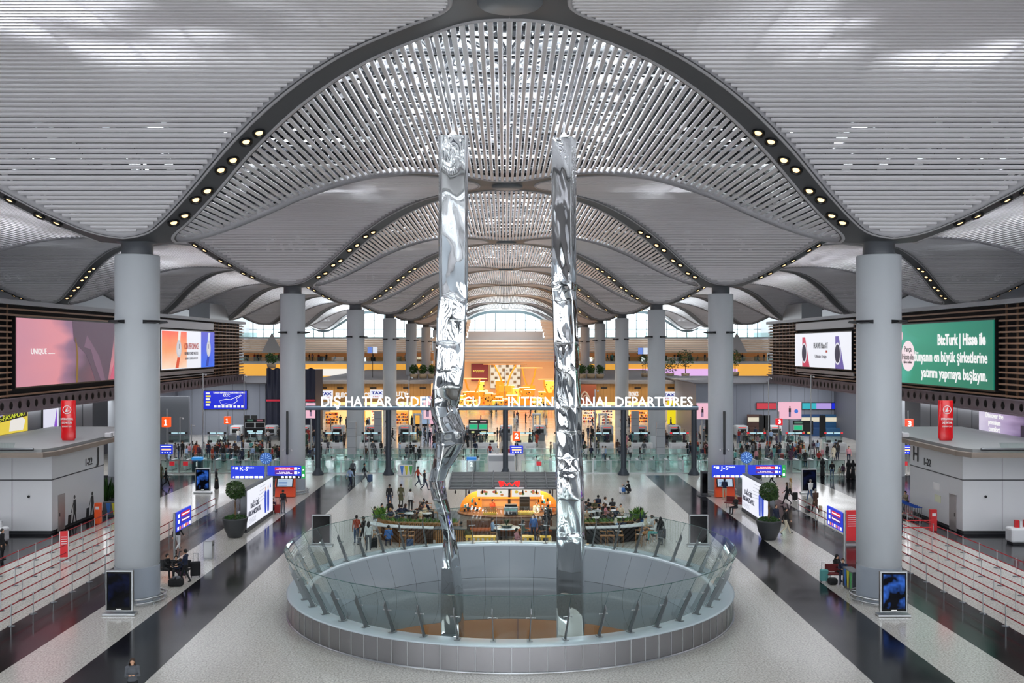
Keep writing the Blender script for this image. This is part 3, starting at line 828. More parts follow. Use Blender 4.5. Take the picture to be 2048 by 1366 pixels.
poly([(1.9, -.25), (2.5, -.25), (2.5, 0), (1.9, 0)], em('copper', '#b8453a', .8), t)
text('Ultimate Design', .55, em('ink', '#5a5560', .6), parent=t, loc=(.1, -.09, -.7), fit=4.2)

for s in (-1, 1):   # grey sheeting above and below the far screens
    sm = mat('sheet_grey', '#9b9aa0', .35, .5); Ls = 19.6 if s < 0 else 20.8; yc = 114.9 if s < 0 else 115.5
    for (za, zb_, w_) in ((14.35, 15.2, 'above'), (9.0, 9.65, 'below')):
        b = MB(); xa, xb = sorted((s*36.0, s*36.15)); b.box(xa, xb, yc-Ls/2, yc+Ls/2, za, zb_)
        tag(b.build('metal_sheet', sm), 'plain grey metal sheet %s the far LED screen on the %s' % (w_, 'left' if s < 0 else 'right'), 'sheet')
# shafts and smooth volumes above the boxes
for s in (-1, 1):
    v = MB(); xs = sorted((s*52, s*55.6)); v.box(xs[0], xs[1], 178, 190, 0, 20)
    st(v.build('wall_shaft', M['lgrey']))
    v = MB(); xs = sorted((s*60, s*60.4)); v.box(xs[0], xs[1], 96, 140, 12, 19.6); st(v.build('wall_panelled', mat('upper_grey', '#9fa2ab', .5)))

# ================================================================== walls under the boxes
for s in (-1, 1):
    area('soffit_fill', (s*40, 88, 7.35), 5, 40, 1300, (.95, .97, 1.)); area('soffit_fill', (s*40, 130, 7.2), 8, 20, 900, (.95, .97, 1.))  # added fill under the soffit, lifts the dark side walls
    area('check_in_light', (s*33, 56, 14.), 4, 30, 700, (.97, .98, 1.))
for s in (-1, 1):
    v = MB(); xs = sorted((s*38, s*38.4)); v.box(xs[0], xs[1], 66, 93, 0, 7.5)
    for i in range(10): xa, xb = sorted((s*37.97, s*38.01)); v.box(xa, xb, 66.5+2.7*i, 66.54+2.7*i, 0, 7.4, 1)
    st(v.build('wall_side', [mat('side_wall', '#8e9096', .5), M['dgrey']]))
    v = MB(); v.lathe([(.9, 0), (.9, 7.5)], 24, c=(s*37.2, 97, 0)); st(v.build('column_small', M['lgrey']))
    v = MB(); xs = sorted((s*46., s*46.4)); v.box(xs[0], xs[1], 93, 142, 0, 7.4); st(v.build('wall_recess', mat('recess_wall', '#5a5c64', .6)))
def wall_screen(s, y0_, y1_, z0_, z1_, label, m, cat='screen'):
    L = y1_-y0_; H = z1_-z0_
    t = thing('wall_screen', label, cat, (s*37.9, (y0_+y1_)/2, (z0_+z1_)/2), pi/2 if s < 0 else -pi/2)
    f = MB(); f.box(-L/2-.06, L/2+.06, -.02, .08, -H/2-.06, H/2+.06); f.build('casing', M['black'], t)
    p = MB(); p.box(-L/2, L/2, -.05, -.02, -H/2, H/2); p.build('picture', m, t); return t, L, H
t, L, H = wall_screen(-1, 72.0, 80.0, 5.7, 7.45, 'lavender screen with a yellow picture and the words E-PASAPORT, on the grey left side wall', em('lav', '#b9b2dc', .9))
poly([(-.5, -H/2), (L/2, -H/2), (L/2, H/2-.1), (.2, H/2-.1), (-.7, -.2)], em('yel', '#ecd24a', .9), t, y=-.065)
poly([(1., -.7), (3.2, -.75), (3.6, .0), (2.6, .5), (1.2, .1)], em('cream', '#f0ece6', .9), t, y=-.075)
poly([(-.9, .05), (L/2-.1, .3), (L/2-.1, .75), (-.9, .5)], M['black'], t, y=-.085)
text('E-PASAPORT', .5, em('yeltext', '#d8e23c', .9), parent=t, loc=(1.5, -.1, .42), rot=(pi/2, -.06, 0), fit=4.3)
t, L, H = wall_screen(-1, 82.8, 85.6, 5.6, 7.3, 'narrow white lit poster with a purple stripe, on the grey left side wall', em('posterwhite', '#dfe0f2', .95))
poly([(.5, -H/2), (1.1, -H/2), (1.0, H/2-.2)], em('purple', '#8a4fd0', .9), t, y=-.065)
t, L, H = wall_screen(1, 70., 81.2, 5.3, 7.35, 'wide lilac screen about premium comfort, on the grey right side wall', grad_screen('lilac', [(0, '#d9d2ea'), (.4, '#b29fc6'), (.6, '#6b5a80'), (1, '#8f80a8')], 0, es=.9))
text('Discover the\npremium\ncomfort', .55, wt, parent=t, loc=(-L/2+2.6, -.08, .1), fit=2.8, bold=.01)
for i in range(6): poly([(1+i*.8, -.7), (1.5+i*.8, -.7), (1.5+i*.8, .2+.2*(i % 2)), (1+i*.8, .2)], em('seat', '#4a3f55', .5), t, y=-.07)

# ================================================================== check-in islands J and H
def island(s):
    nm, let = ('J', 'J') if s < 0 else ('H', 'H')
    root = thing('checkin_island', 'white panelled check-in building marked %s 1-22 under a flat grey roof' % let, 'building', (0, 0, 0))
    X0 = 29.85; xs = sorted((s*X0, s*37.8)); b = MB()
    b.box(xs[0], xs[1], 66.4, 75.0, .25, 5.2, 0); xs2 = sorted((s*(X0+.15), s*37.8)); b.box(xs2[0], xs2[1], 66.55, 74.9, 0, .25, 1)
    xs3 = sorted((s*(X0-.02), s*(X0+.02))); b.box(xs3[0], xs3[1], 66.38, 75.0, 3.55, 3.62, 1)
    xs4 = sorted((s*(X0-.02), s*37.8)); b.box(xs4[0], xs4[1], 66.37, 66.42, 3.55, 3.62, 1)
    for i in range(1, 3): xx = s*(X0+2.6*i); b.box(xx-.012, xx+.012, 66.385, 66.4, .3, 5.2, 1)
    b.build('wall_panel', [mat('island_white', '#dcdde0', .18), M['dgrey']], root)
    r = MB()
    pts = [(X0-.55, 66.2), (X0-.1, 64.9), (37.7, 64.9-.0), (37.7, 84), (X0-.2, 84), (X0-.55, 76)]
    pts = [(s*x, y) for x, y in pts]
    if s < 0: pts = pts[::-1]
    r.prism(pts, 'z', 5.2, 5.5)
    pts = [(X0-.2, 66.6), (X0+.2, 65.4), (37.7, 65.4), (37.7, 84), (X0, 84), (X0-.2, 76)]
    pts = [(s*x, y) for x, y in pts]
    r.prism(pts, 'z', 5.5, 5.7, 1)
    r.build('roof', [mat('island_edge', '#8e8278', .4), mat('island_roof', '#8f9293', .6)], root)
    # rail of glass and steel along the roof front
    g = MB(); g.tube((s*(X0+.6), 65.1, 5.72), (s*37.6, 64.95, 5.72), .1, n=8); g.build('roof_pipe', M['dsteel'], root)
    g = MB(); g.add([(s*(X0+2.0), 65.2, 5.6), (s*37.6, 65.2, 5.6), (s*37.6, 65.6, 6.1), (s*(X0+2.0), 65.6, 6.1)], [(0, 1, 2, 3)]); g.build('roof_glass', M['glassg'], root)
    # door in the long face
    d = MB(); xa, xb = sorted((s*(X0-.03), s*(X0+.02))); d.box(xa, xb, 67.3, 68.35, .05, 2.45); dd = d.build('door', mat('door_steel', '#b5afae', .3, .7), root)
    d = MB(); d.tube((s*(X0-.07), 67.45, 1.0), (s*(X0-.07), 67.45, 1.25), .02); d.build('handle', M['dark'], dd)
    rz = pi/2 if s < 0 else -pi/2
    if s < 0:
        text('J', 1.5, M['dtext'], parent=root, loc=(s*(X0-.04), 73.9, 4.4), rot=(pi/2, 0, rz), bold=.015)
        text('1-22', .72, M['dtext'], parent=root, loc=(s*(X0-.04), 72.2, 4.1), rot=(pi/2, 0, rz), bold=.008)
    else:
        text('H', 1.5, M['dtext'], parent=root, loc=(s*(X0-.04), 73.9, 4.45), rot=(pi/2, 0, rz), bold=.015)
        text('1-22', .72, M['dtext'], parent=root, loc=(s*(X0-.04), 71.9, 4.1), rot=(pi/2, 0, rz), bold=.008)
    for i in range(3):
        k = MB(); k.bbox((s*(X0-.55+.02), 74.6+.9*i, 5.82), (.5, .42, .34), .06)
        k.build('roof_lamp', M['offwhite'], root)
    c = MB(); c.ball((s*(X0+1.5), 66.35, 2.5), .09, 10, 6); c.build('camera_dome', M['dark'], root)
    if s < 0:   # printed silhouettes of travellers on the panels
        def sil(pts, name='wall_print'):
            q = MB(); q.prism(pts, 'x', s*(X0-.012), s*(X0-.004)); q.build(name, M['dtext'], root)
        for (y, k) in ((69.9, 1), (72.9, .9)):
            sil([(y+.28*cos(q*pi/6)*.5, 1.95*k+.14*sin(q*pi/6)) for q in range(12)])
            sil([(y-.18, 1.75*k), (y+.2, 1.78*k), (y+.28, 1.0), (y+.15, .8), (y-.15, .8), (y-.2, 1.2)])
            sil([(y-.15, .85), (y+.02, .85), (y-.25, .1), (y-.42, .1)]); sil([(y, .85), (y+.18, .85), (y+.4, .1), (y+.22, .1)])
            sil([(y-.2, 1.6), (y-.12, 1.65), (y-.5, .9), (y-.58, .95)])
            sil([(y-1.1, .12), (y-.6, .12), (y-.5, .85), (y-1.0, .85)])
    else:
        for (y, z, m_) in ((70.4, 2.6, M['ptext']), (70.2, 1.8, mat('pale_yellow', '#d9dcc0', .4))):
            q = MB(); q.box(s*(X0-.02), s*(X0), y-.5, y+.5, z-.25, z+.25); q.build('notice', m_, root)
        q = MB(); q.box(s*(36.0), s*37.6, 66.36, 66.4, .3, 2.2); q.build('opening', M['black'], root)
    return root
for s in (-1, 1): island(s)
for s in (-1, 1):
    t = thing('red_totem', 'red totem with a round white emblem standing on the roof of building %s' % ('J' if s < 0 else 'H'), 'totem', (s*31.0, 71.6, 5.72), 0)
    b = MB(); b.lathe([(.52, .12), (.52, 2.8), (0, 2.8)], 32, sy=.45); b.lathe([(.45, 0), (.45, .14)], 24, sy=.4); b.build('body', mat('totem_red', '#c8161d', .25, emit=.12), t)
    y_ = -.36*.0-.245
    c = MB()
    for i in range(24):
        a0 = 2*pi*i/24; a1 = 2*pi*(i+1)/24
        c.add([(.3*cos(a0), y_, 2.15+.3*sin(a0)), (.3*cos(a1), y_, 2.15+.3*sin(a1)), (.26*cos(a1), y_, 2.15+.26*sin(a1)), (.26*cos(a0), y_, 2.15+.26*sin(a0))], [(0, 1, 2, 3)])
    c.prism([(-.15, 2.02), (.02, 2.0), (.18, 2.12), (.02, 2.1), (.06, 2.36), (-.06, 2.2)], 'y', y_, y_+.01)
    c.build('emblem', M['ptext'], t)
    text('INTERNATIONAL', .2, M['ptext'], parent=t, loc=(0, y_-.01, 1.5), fit=.86, bold=.003)
    text('DIŞ HATLAR', .2, M['ptext'], parent=t, loc=(0, y_-.01, 1.24), fit=.7, bold=.003)
    text('ECONOMY CLASS', .14, M['ptext'], parent=t, loc=(0, y_-.01, .98), fit=.66)
# service desks in front of the islands
for s in (-1, 1):
    t = thing('service_desk', 'white service desk with red leaflet boxes in front of building %s' % ('J' if s < 0 else 'H'), 'desk', (s*33.2, 63.5, 0))
    b = MB(); b.bbox((0, 0, .55), (3.6, .9, .9), .12); b.build('desk_body', M['white'], t)
    b = MB(); b.box(-1.7, 1.7, -.38, .38, 0, .12); b.build('plinth', M['dark'], t)
    for i in range(5):
        q = MB(); q.box(-1.4+.62*i, -1.15+.62*i, -.1+.12*(i % 2), .1+.12*(i % 2), 1.0, 1.45, 0); q.box(-1.12+.62*i, -.95+.62*i, -.1, .1, 1.0, 1.4, 1)
        tag(q.build('leaflet_box', [M['red'], M['offwhite']], loc=(s*33.2, 63.5, 0)), 'red and cream leaflet box standing on the white desk by building %s' % ('J' if s < 0 else 'H'), 'box', 'leaflet boxes on the desk by building %s' % ('J' if s < 0 else 'H'))
# ================================================================== people
def hexm(name, c, r=.75): return mat(name, c, r)
SKIN = [hexm('skin_light', '#d9a98a', .55), hexm('skin_mid', '#b98363', .55), hexm('skin_dark', '#7c5238', .55)]
HAIR = [hexm('hair_black', '#15110f', .6), hexm('hair_brown', '#3b271a', .6), hexm('hair_grey', '#8b8680', .6), hexm('hair_blond', '#a67f4e', .6)]
CLO = {k: hexm('cloth_'+k, c) for k, c in dict(black='#17181b', navy='#1c2640', grey='#5b5e64', white='#d8d8d8', beige='#b9a78c', red='#9e2a26', rust='#b0442c', blue='#3d6db0',
        sky='#9db6d8', pink='#c98a93', green='#2f4a3c', brown='#4a3328', olive='#55543a', denim='#3d5578', teal='#5fa3a0', orange='#c4502a', plum='#4a2c44', cream='#cfc6b0').items()}
SHOE = hexm('shoe_dark', '#1a1a1a', .5)
def person_mesh(pose, coat=False, skirt=False, hood=False):
    """one continuous body: tapered limbs merged and smoothed, facing -Y, feet on z=0"""
    J = {}   # joints for a 1.74 m person
    hip = .92
    J['pel'] = Vector((0, 0, hip+.02)); J['chest'] = Vector((0, 0, 1.32)); J['neck'] = Vector((0, .01, 1.49)); J['head'] = Vector((0, -.015, 1.635))
    for s, n in ((-1, 'r'), (1, 'l')):
        J['sh'+n] = Vector((.175*s, .01, 1.42)); J['el'+n] = Vector((.235*s, .03, 1.13)); J['wr'+n] = Vector((.235*s, -.05, .88))
        J['hp'+n] = Vector((.095*s, 0, hip)); J['kn'+n] = Vector((.105*s, -.015, .5)); J['an'+n] = Vector((.105*s, .02, .09)); J['to'+n] = Vector((.115*s, -.15, .03))
    def legs(n, kn, an, to): J['kn'+n] = Vector(kn); J['an'+n] = Vector(an); J['to'+n] = Vector(to)
    if pose == 'walk':
        legs('l', (.1, -.18, .53), (.1, -.30, .12), (.11, -.46, .10)); legs('r', (-.1, -.02, .50), (-.1, .32, .17), (-.11, .22, .03))
        J['ell'] = Vector((.24, .13, 1.15)); J['wrl'] = Vector((.22, .18, .9)); J['elr'] = Vector((-.24, -.08, 1.14)); J['wrr'] = Vector((-.2, -.27, .97))
    if pose == 'phone' or pose == 'work':
        for s, n in ((-1, 'r'), (1, 'l')): J['el'+n] = Vector((.22*s, -.02, 1.14)); J['wr'+n] = Vector((.09*s, -.27, 1.22 if pose == 'phone' else 1.08))
        J['head'] = Vector((0, -.05, 1.62))
    if pose == 'trolley':
        for s, n in ((-1, 'r'), (1, 'l')): J['el'+n] = Vector((.24*s, -.05, 1.16)); J['wr'+n] = Vector((.2*s, -.33, 1.04))
        legs('l', (.1, -.14, .52), (.1, -.2, .09), (.11, -.36, .03)); legs('r', (-.1, 0, .5), (-.1, .22, .13), (-.11, .1, .03))
    if pose == 'sit' or pose == 'sitlean':
        dz = -.42
        for k in J:
            if k[:2] not in ('kn', 'an', 'to'): J[k] = J[k]+Vector((0, .1, dz))
        for s, n in ((-1, 'r'), (1, 'l')): legs(n, (.13*s, -.34, .5), (.13*s, -.36, .09), (.14*s, -.52, .03)); J['wr'+n] = Vector((.1*s, -.24, .72)); J['el'+n] = Vector((.24*s, .0, .72))
        if pose == 'sitlean':
            for k in ('chest', 'neck', 'head', 'shl', 'shr'): J[k] = J[k]+Vector((0, -.12*(J[k].z-.5)*1.8, -.04))
            for s, n in ((-1, 'r'), (1, 'l')): J['el'+n] = Vector((.2*s, -.22, .78)); J['wr'+n] = Vector((.08*s, -.42, .80))
    if pose == 'squat':
        for k in J:
            if k[:2] not in ('kn', 'an', 'to'): J[k] = J[k]+Vector((0, .05, -.66))
        for k in ('chest', 'neck', 'head', 'shl', 'shr'): J[k] = J[k]+Vector((0, -.25*(J[k].z-.25), 0))
        for s, n in ((-1, 'r'), (1, 'l')): legs(n, (.2*s, -.33, .46), (.13*s, -.05, .09), (.15*s, -.22, .03)); J['el'+n] = Vector((.2*s, -.33, .6)); J['wr'+n] = Vector((.1*s, -.5, .68))
    mb = MB(); tags = []
    def seg(a, b, ra, rb, z, sc=None, n=12):
        a, b = Vector(a), Vector(b); mb.tube(a, b, ra, rb, n=n); mb.ball(a, ra, 12, 8); mb.ball(b, rb, 12, 8); tags.append((a, b, max(ra, rb), z))
    up = (J['chest']-J['pel']).normalized()
    def ell(c, r, sc, z): mb.ball(c, r, 18, 12, sc=sc); tags.append((Vector(c), Vector(c)+Vector((0, 0, .001)), r, z))
    # torso
    lo = J['pel']; hi = J['chest']
    for i in range(9):
        t = i/8; c = lo.lerp(hi, t); w = [.165, .16, .148, .142, .145, .155, .165, .172, .165][i]; ell(c, w, (1, .66, .75), 'top' if t > .12 or coat else 'bot')
    ell(J['neck']+Vector((0, 0, -.06)), .12, (1.15, .7, .5), 'top')
    seg(J['neck']-Vector((0, 0, .03)), J['head']-Vector((0, -.01, .06)), .056, .052, 'skin')
    h = J['head']; ell(h+Vector((0, .012, .02)), .098, (.80, .98, 1.12), 'skin'); ell(h+Vector((0, -.025, -.05)), .066, (.86, .9, 1.05), 'skin')
    ell(h+Vector((0, -.098, -.012)), .016, (.8, 1.1, 1.5), 'skin')
    ell(h+Vector((0, -.082, -.062)), .02, (1.3, .6, .5), 'skin')
    for s in (-1, 1): ell(h+Vector((.078*s, .01, -.005)), .024, (.35, .8, 1.2), 'skin')
    for s, n in ((-1, 'r'), (1, 'l')):
        seg(J['neck']-Vector((0, 0, .05)), J['sh'+n], .06, .066, 'top'); seg(J['sh'+n], J['el'+n], .062 if coat else .054, .048 if coat else .043, 'top'); seg(J['el'+n], J['wr'+n], .045 if coat else .041, .032, 'top')
        w = J['wr'+n]; d = (w-J['el'+n]).normalized(); side = Vector((s, 0, 0)); side = (side-d*side.dot(d)).normalized()
        palm = w+d*.055; seg(w, w+d*.085, .026, .034, 'skin', n=8)
        nrm = d.cross(side)
        for q in range(4):
            o = side*(.024-.016*q)*-1; L = (.062, .072, .068, .054)[q]
            a = w+d*.1+o; b = a+d*L*.6; c = b+d*L*.3+nrm*(-s)*L*.35*(-1 if s > 0 else 1)*0+Vector((0, -.012, 0))
            seg(a-d*.02, b, .0115, .0105, 'skin', n=6); seg(b, c, .0105, .0095, 'skin', n=6)
        a = w+d*.035+Vector((0, -.02, 0)); seg(a, a+d*.045+Vector((-s*.012, -.035, 0)), .014, .0115, 'skin', n=6)
        seg(J['hp'+n], J['kn'+n], .088, .062, 'bot'); seg(J['kn'+n], J['an'+n], .060, .043, 'bot')
        seg(J['an'+n]-Vector((0, 0, .03)), J['to'+n]+Vector((0, 0, .012)), .045, .035, 'shoe')
    if coat or skirt:   # hem that follows hips down to the knees or ankles
        zl = .08 if skirt else .55
        if pose in ('stand', 'walk', 'phone', 'trolley', 'work'):
            m = 22
            for i in range(m+1):
                t = i/m; z = hip+.02-(hip-zl)*t; yo = (J['knl'].y+J['knr'].y)/2*t*.7
                ell((0, yo, z), .165+.05*t*(1.4 if skirt else .6), (1, .78 if not skirt else .9, .5), 'top' if coat or True else 'bot')
    me = mb.mesh('b', SHOE); o = bpy.data.objects.new('b', me); COL.objects.link(o)
    r = o.modifiers.new('r', 'REMESH'); r.mode = 'VOXEL'; r.voxel_size = .0115; r.use_smooth_shade = True
    s_ = o.modifiers.new('s', 'SMOOTH'); s_.iterations = 3; s_.factor = .5
    dg = bpy.context.evaluated_depsgraph_get(); ev = o.evaluated_get(dg)
    out = bpy.data.meshes.new_from_object(ev); bpy.data.objects.remove(o); bpy.data.meshes.remove(me)
    out.name = 'person_'+pose
    out.materials.clear()
    for m in (SKIN[0], CLO['black'], CLO['navy'], SHOE): out.materials.append(m)
    idx = {'skin': 0, 'top': 1, 'bot': 2, 'shoe': 3}
    segs = [(a, b-a, (b-a).length_squared, r, idx[z]) for a, b, r, z in tags]
    vi = []
    for v in out.vertices:
        best = 9; bi = 1; p = v.co
        for a, d, L2, r, z in segs:
            t = (p-a).dot(d)/L2; t = 0 if t < 0 else (1 if t > 1 else t)
            q = (p-a-d*t).length-r
            if q < best: best = q; bi = z
        vi.append(bi)
    out.polygons.foreach_set('material_index', [vi[pl.vertices[0]] for pl in out.polygons])
    out.polygons.foreach_set('use_smooth', [True]*len(out.polygons)); out.update()
    return out, J
def hair_mesh(J, kind):
    h = J['head']; mb = MB()
    if kind == 'short': prof = (1.0, -.1)
    # cap: upper back part of a slightly larger ellipsoid, open at the face
    n, m = 20, 12; vs = []; fs = []; R = .108
    for k in range(m+1):
        ph = pi*.72*k/m
        for i in range(n):
            t = 2*pi*i/n; front = max(0, -sin(t)); lim = 1-.52*front**1.2 if kind != 'cover' else 1-.35*front**2
            p2 = ph*lim; b = 1+.03*noise.noise(Vector((cos(t)*3, sin(t)*3, ph*3)))
            vs.append((h.x+R*.84*sin(p2)*cos(t)*b, h.y+.012+R*1.0*sin(p2)*sin(t)*b, h.z+.022+R*1.14*cos(p2)*b))
    for k in range(m):
        for i in range(n): fs.append((k*n+i, (k+1)*n+i, (k+1)*n+(i+1) % n, k*n+(i+1) % n))
    mb.add(vs, fs, 0, True)
    if kind in ('long', 'cover'):
        L = .34 if kind == 'long' else .26
        pr = []
        for i in range(9):
            t = i/8; w = (.088+.02*sin(t*pi)) if kind == 'long' else .09+.10*t
            for j in range(11):
                a = -.15+(pi+.3)*j/10; pr.append((h.x+w*cos(a), h.y+.015+w*.95*sin(a)*(.95), h.z+.03-L*t))
        fs = [(i*11+j, i*11+j+1, (i+1)*11+j+1, (i+1)*11+j) for i in range(8) for j in range(10)]
        mb.add(pr, fs, 0, True); mb.add([(x*.97, y-.01, z) for x, y, z in pr], [f[::-1] for f in fs], 0, True)
    if kind == 'bun': mb.ball(h+Vector((0, .105, .05)), .042, 10, 8)
    return mb.mesh('hair', HAIR[0])
VAR = {}
for key, (pose, coat, skirt) in dict(stand=('stand', 0, 0), standcoat=('stand', 1, 0), walk=('walk', 0, 0), walkcoat=('walk', 1, 0), phone=('phone', 0, 0), work=('work', 0, 0),
                                    trolley=('trolley', 0, 0), robe=('stand', 1, 1), sit=('sit', 0, 0), lean=('sitlean', 0, 0), squat=('squat', 0, 0)).items():
    me, J = person_mesh(pose, bool(coat), bool(skirt)); VAR[key] = (me, J, {k: hair_mesh(J, k) for k in ('short', 'long', 'cover', 'bun')})
rp = random.Random(21)
def facing(a): return a
def person(x, y, key='stand', face=0., top='black', bot='navy', hair='short', hc=0, skin=0, label='', group=None, z=0., sc=1.):
    """face: degrees, 0 looks towards the camera (-Y), 180 away, 90 to the right of the picture (+X)"""
    me, J, H = VAR[key]
    o = bpy.data.objects.new('person', me); COL.objects.link(o); o.location = (x, y, z-.004*0); o.rotation_euler = (0, 0, radians(face)); o.scale = (sc, sc, sc)
    for i, m in enumerate((SKIN[skin], CLO[top], CLO[bot] if key != 'robe' else CLO[top])):
        o.material_slots[i].link = 'OBJECT'; o.material_slots[i].material = m
    tag(o, label, 'person', group)
    h = bpy.data.objects.new('headscarf' if hair == 'cover' else 'hair', H[hair]); COL.objects.link(h); h.parent = o
    h.material_slots[0].link = 'OBJECT'; h.material_slots[0].material = HAIR[hc] if hair != 'cover' else CLO[['black', 'cream', 'pink', 'grey'][hc]]
    return o
# luggage
sb = MB(); sb.bbox((0, 0, .36), (.42, .26, .6), .05)
for i in range(5): sb.box(-.16+.08*i-.008, -.16+.08*i+.008, -.137, -.129, .1, .62)
lug_body = sb.mesh('suitcase', [CLO['black']])
hd = MB(); hd.path([(-.1, .1, .64), (-.1, .1, 1.0), (.1, .1, 1.0), (.1, .1, .64)], .011, n=6); lug_h = hd.mesh('handle', M['dsteel'])
wh = MB(); 
for sx in (-.16, .16):
    for sy in (-.09, .09): wh.tube((sx-.015, sy, .035), (sx+.015, sy, .035), .035, n=10)
lug_w = wh.mesh('wheels', M['black'])
def suitcase(x, y, rot=0, col='black', label='', group=None, sc=1., up=True):
    o = bpy.data.objects.new('suitcase', lug_body); COL.objects.link(o); o.location = (x, y, 0); o.rotation_euler = (0, 0, radians(rot)); o.scale = (sc, sc, sc)
    o.material_slots[0].link = 'OBJECT'; o.material_slots[0].material = CLO[col] if col in CLO else col
    tag(o, label, 'suitcase', group)
    for nme, me in (('handle', lug_h), ('wheel', lug_w)):
        if nme == 'handle' and not up: continue
        c = bpy.data.objects.new(nme, me); COL.objects.link(c); c.parent = o
    return o
bp = MB(); bp.bbox((0, .19, 1.2), (.3, .17, .46), .07); bp.bbox((0, .285, 1.1), (.22, .06, .22), .03); pack_me = bp.mesh('backpack', [CLO['black']])
stp = MB()
for s in (-1, 1): stp.path([(.1*s, .12, 1.4), (.11*s, .02, 1.5), (.12*s, -.12, 1.38), (.13*s, -.08, 1.1), (.12*s, .1, 1.02)], .015, n=6)
strap_me = stp.mesh('strap', M['black'])
def backpack(p, col, label, group=None):
    o = bpy.data.objects.new('backpack', pack_me); COL.objects.link(o); o.location = p.location; o.rotation_euler = p.rotation_euler; o.scale = p.scale
    o.material_slots[0].link = 'OBJECT'; o.material_slots[0].material = CLO[col]; tag(o, label, 'backpack', group)
    c = bpy.data.objects.new('strap', strap_me); COL.objects.link(c); c.parent = o; return o
def at(px, py): Y = fy(py); return wx(px, Y), Y
# ================================================================== things standing on the near floor
# --- queue posts with double red belts
def post_proto(belt):
    r = thing('queue_post', '', 'queue post')
    b = MB(); b.tube((0, 0, .02), (0, 0, .97), .028, n=10); b.tube((0, 0, .93), (0, 0, 1.0), .036, n=10); b.build('pole', M['steel'], r)
    b = MB(); b.lathe([(.17, 0), (.17, .015), (.05, .035), (.028, .05)], 18); b.build('base', M['dsteel'], r)
    for z in (.93, .47):
        b = MB()
        if belt: b.box(-.004, .004, .03, belt-.03, z-.028, z+.028)
        if belt: b.build('belt', M['beltred'], r)
    return r
used = [0]
PP = post_proto(2.1); PPe = post_proto(0)
def belt_row(s, x, ya, n, nm, shift=0):
    for i in range(n):
        src = PP if i < n-1 else PPe
        if not used[0] and src is PP: o = PP; used[0] = 1; o.location = (s*x, ya, 0)
        else: o = dup(src, (s*x, ya+2.1*i, 0), 0)
        side = 'left' if s < 0 else 'right'
        o['label'] = 'steel queue post with dark red belts in the %s row of the %s lanes' % (nm, side)
        o['group'] = 'queue posts, %s row of the %s lanes' % (nm, side)
for s in (-1, 1):
    belt_row(s, 21.9, 42.5, 17, 'innermost'); belt_row(s, 23.65, 45.1, 10, 'second'); belt_row(s, 25.4, 43.8, 15, 'third'); belt_row(s, 27.25, 45.9, 14, 'outermost')
bpy.data.objects.remove(PPe.children[0]); [bpy.data.objects.remove(c) for c in list(PPe.children)]; bpy.data.objects.remove(PPe)
# bright red cross belts closing the lanes
for s in (-1, 1):
    for (xa, xb, y) in ((27.25, 31., 51.4), (25.4, 28.9, 46.5)) if s < 0 else ((22.2, 28.2, 66.4),):
        b = MB()
        for z in (.93, .47): b.box(min(s*xa, s*xb), max(s*xa, s*xb), y-.004, y+.004, z-.035, z+.035)
        tag(b.build('cross_belt', M['red']), 'bright red double belt across the lanes, %s' % ('by the leaflet desk of building J' if s < 0 and y > 50 else 'at the near end of the left lanes' if s < 0 else 'tied to the red post by building H'), 'belt')
for s in (-1, 1):
    b = MB(); b.bbox((0, 0, .72), (.42, .34, 1.44), .03); b.box(-.12, .12, -.178, -.17, 1.0, 1.2, 1)
    tag(b.build('red_pillar', [M['orange'] if s < 0 else M['red'], M['white']], loc=(s*28.5, 67.8 if s > 0 else 70.6, 0)), 'waist high red post box where the belts end beside building %s' % ('J' if s < 0 else 'H'), 'post')
# slim red sign stands
def stand(x, y, w, h, z0, label, rz=0, txt=''):
    t = thing('sign_stand', label, 'sign', (x, y, 0), rz)
    b = MB(); b.box(-w/2, w/2, -.03, .03, z0, z0+h); b.build('panel', mat('stand_red', '#d2202a', .3, emit=.15), t)
    b = MB(); b.box(-w/2-.04, -w/2, -.04, .04, 0, z0+h); b.box(w/2, w/2+.04, -.04, .04, 0, z0+h); b.box(-w/2-.1, w/2+.1, -.22, .22, 0, .04); b.build('frame', M['steel'], t)
    b = MB(); [b.box(-w*.36, w*.36, -.04, -.03, z0+h-.35-.13*i, z0+h-.31-.13*i) for i in range(2*len(txt))]; b.build('print', M['ptext'], t)
    return t
stand(wx(143, 59.3), 58.3, .42, 1.5, .2, 'narrow red sign stand among the left queue lanes', .25, ('BUSINESS', 'CLASS'))
stand(wx(1703, 63), 63, .72, 1.9, .25, 'tall red notice board with a white emblem behind the front right column', .1, ('INTERNATIONAL', 'DIŞ HATLAR', 'CHECK-IN'))
# --- LED totems at the feet of the columns
def led_totem(x, y, face, label, glow, sc=1.):
    t = thing('display_totem', label, 'display', (x, y, 0), face)
    b = MB(); b.bbox((0, 0, 1.12*sc), (1.26*sc, .2, 1.9*sc), .03); b.build('housing', M['steel'] if sc > .9 else M['dsteel'], t)
    b = MB(); b.box(-.56*sc, .56*sc, -.125, -.1, .25*sc, 2.0*sc); b.build('glass_front', M['screenoff'], t)
    b = MB(); b.box(-.49*sc, .49*sc, -.132, -.125, .38*sc, 1.93*sc); b.build('picture', glow, t)
    b = MB(); b.bbox((0, 0, .06), (1.5*sc, .46, .11), .02); b.build('plinth', M['steel'], t)
    for i, c in enumerate(('#ff5030', '#e0e0e0', '#4090ff')):
        pass
    b = MB(); b.box(-.12*sc, .12*sc, -.135, -.13, .285*sc, .31*sc); b.build('mark', M['wtext'], t)
    return t
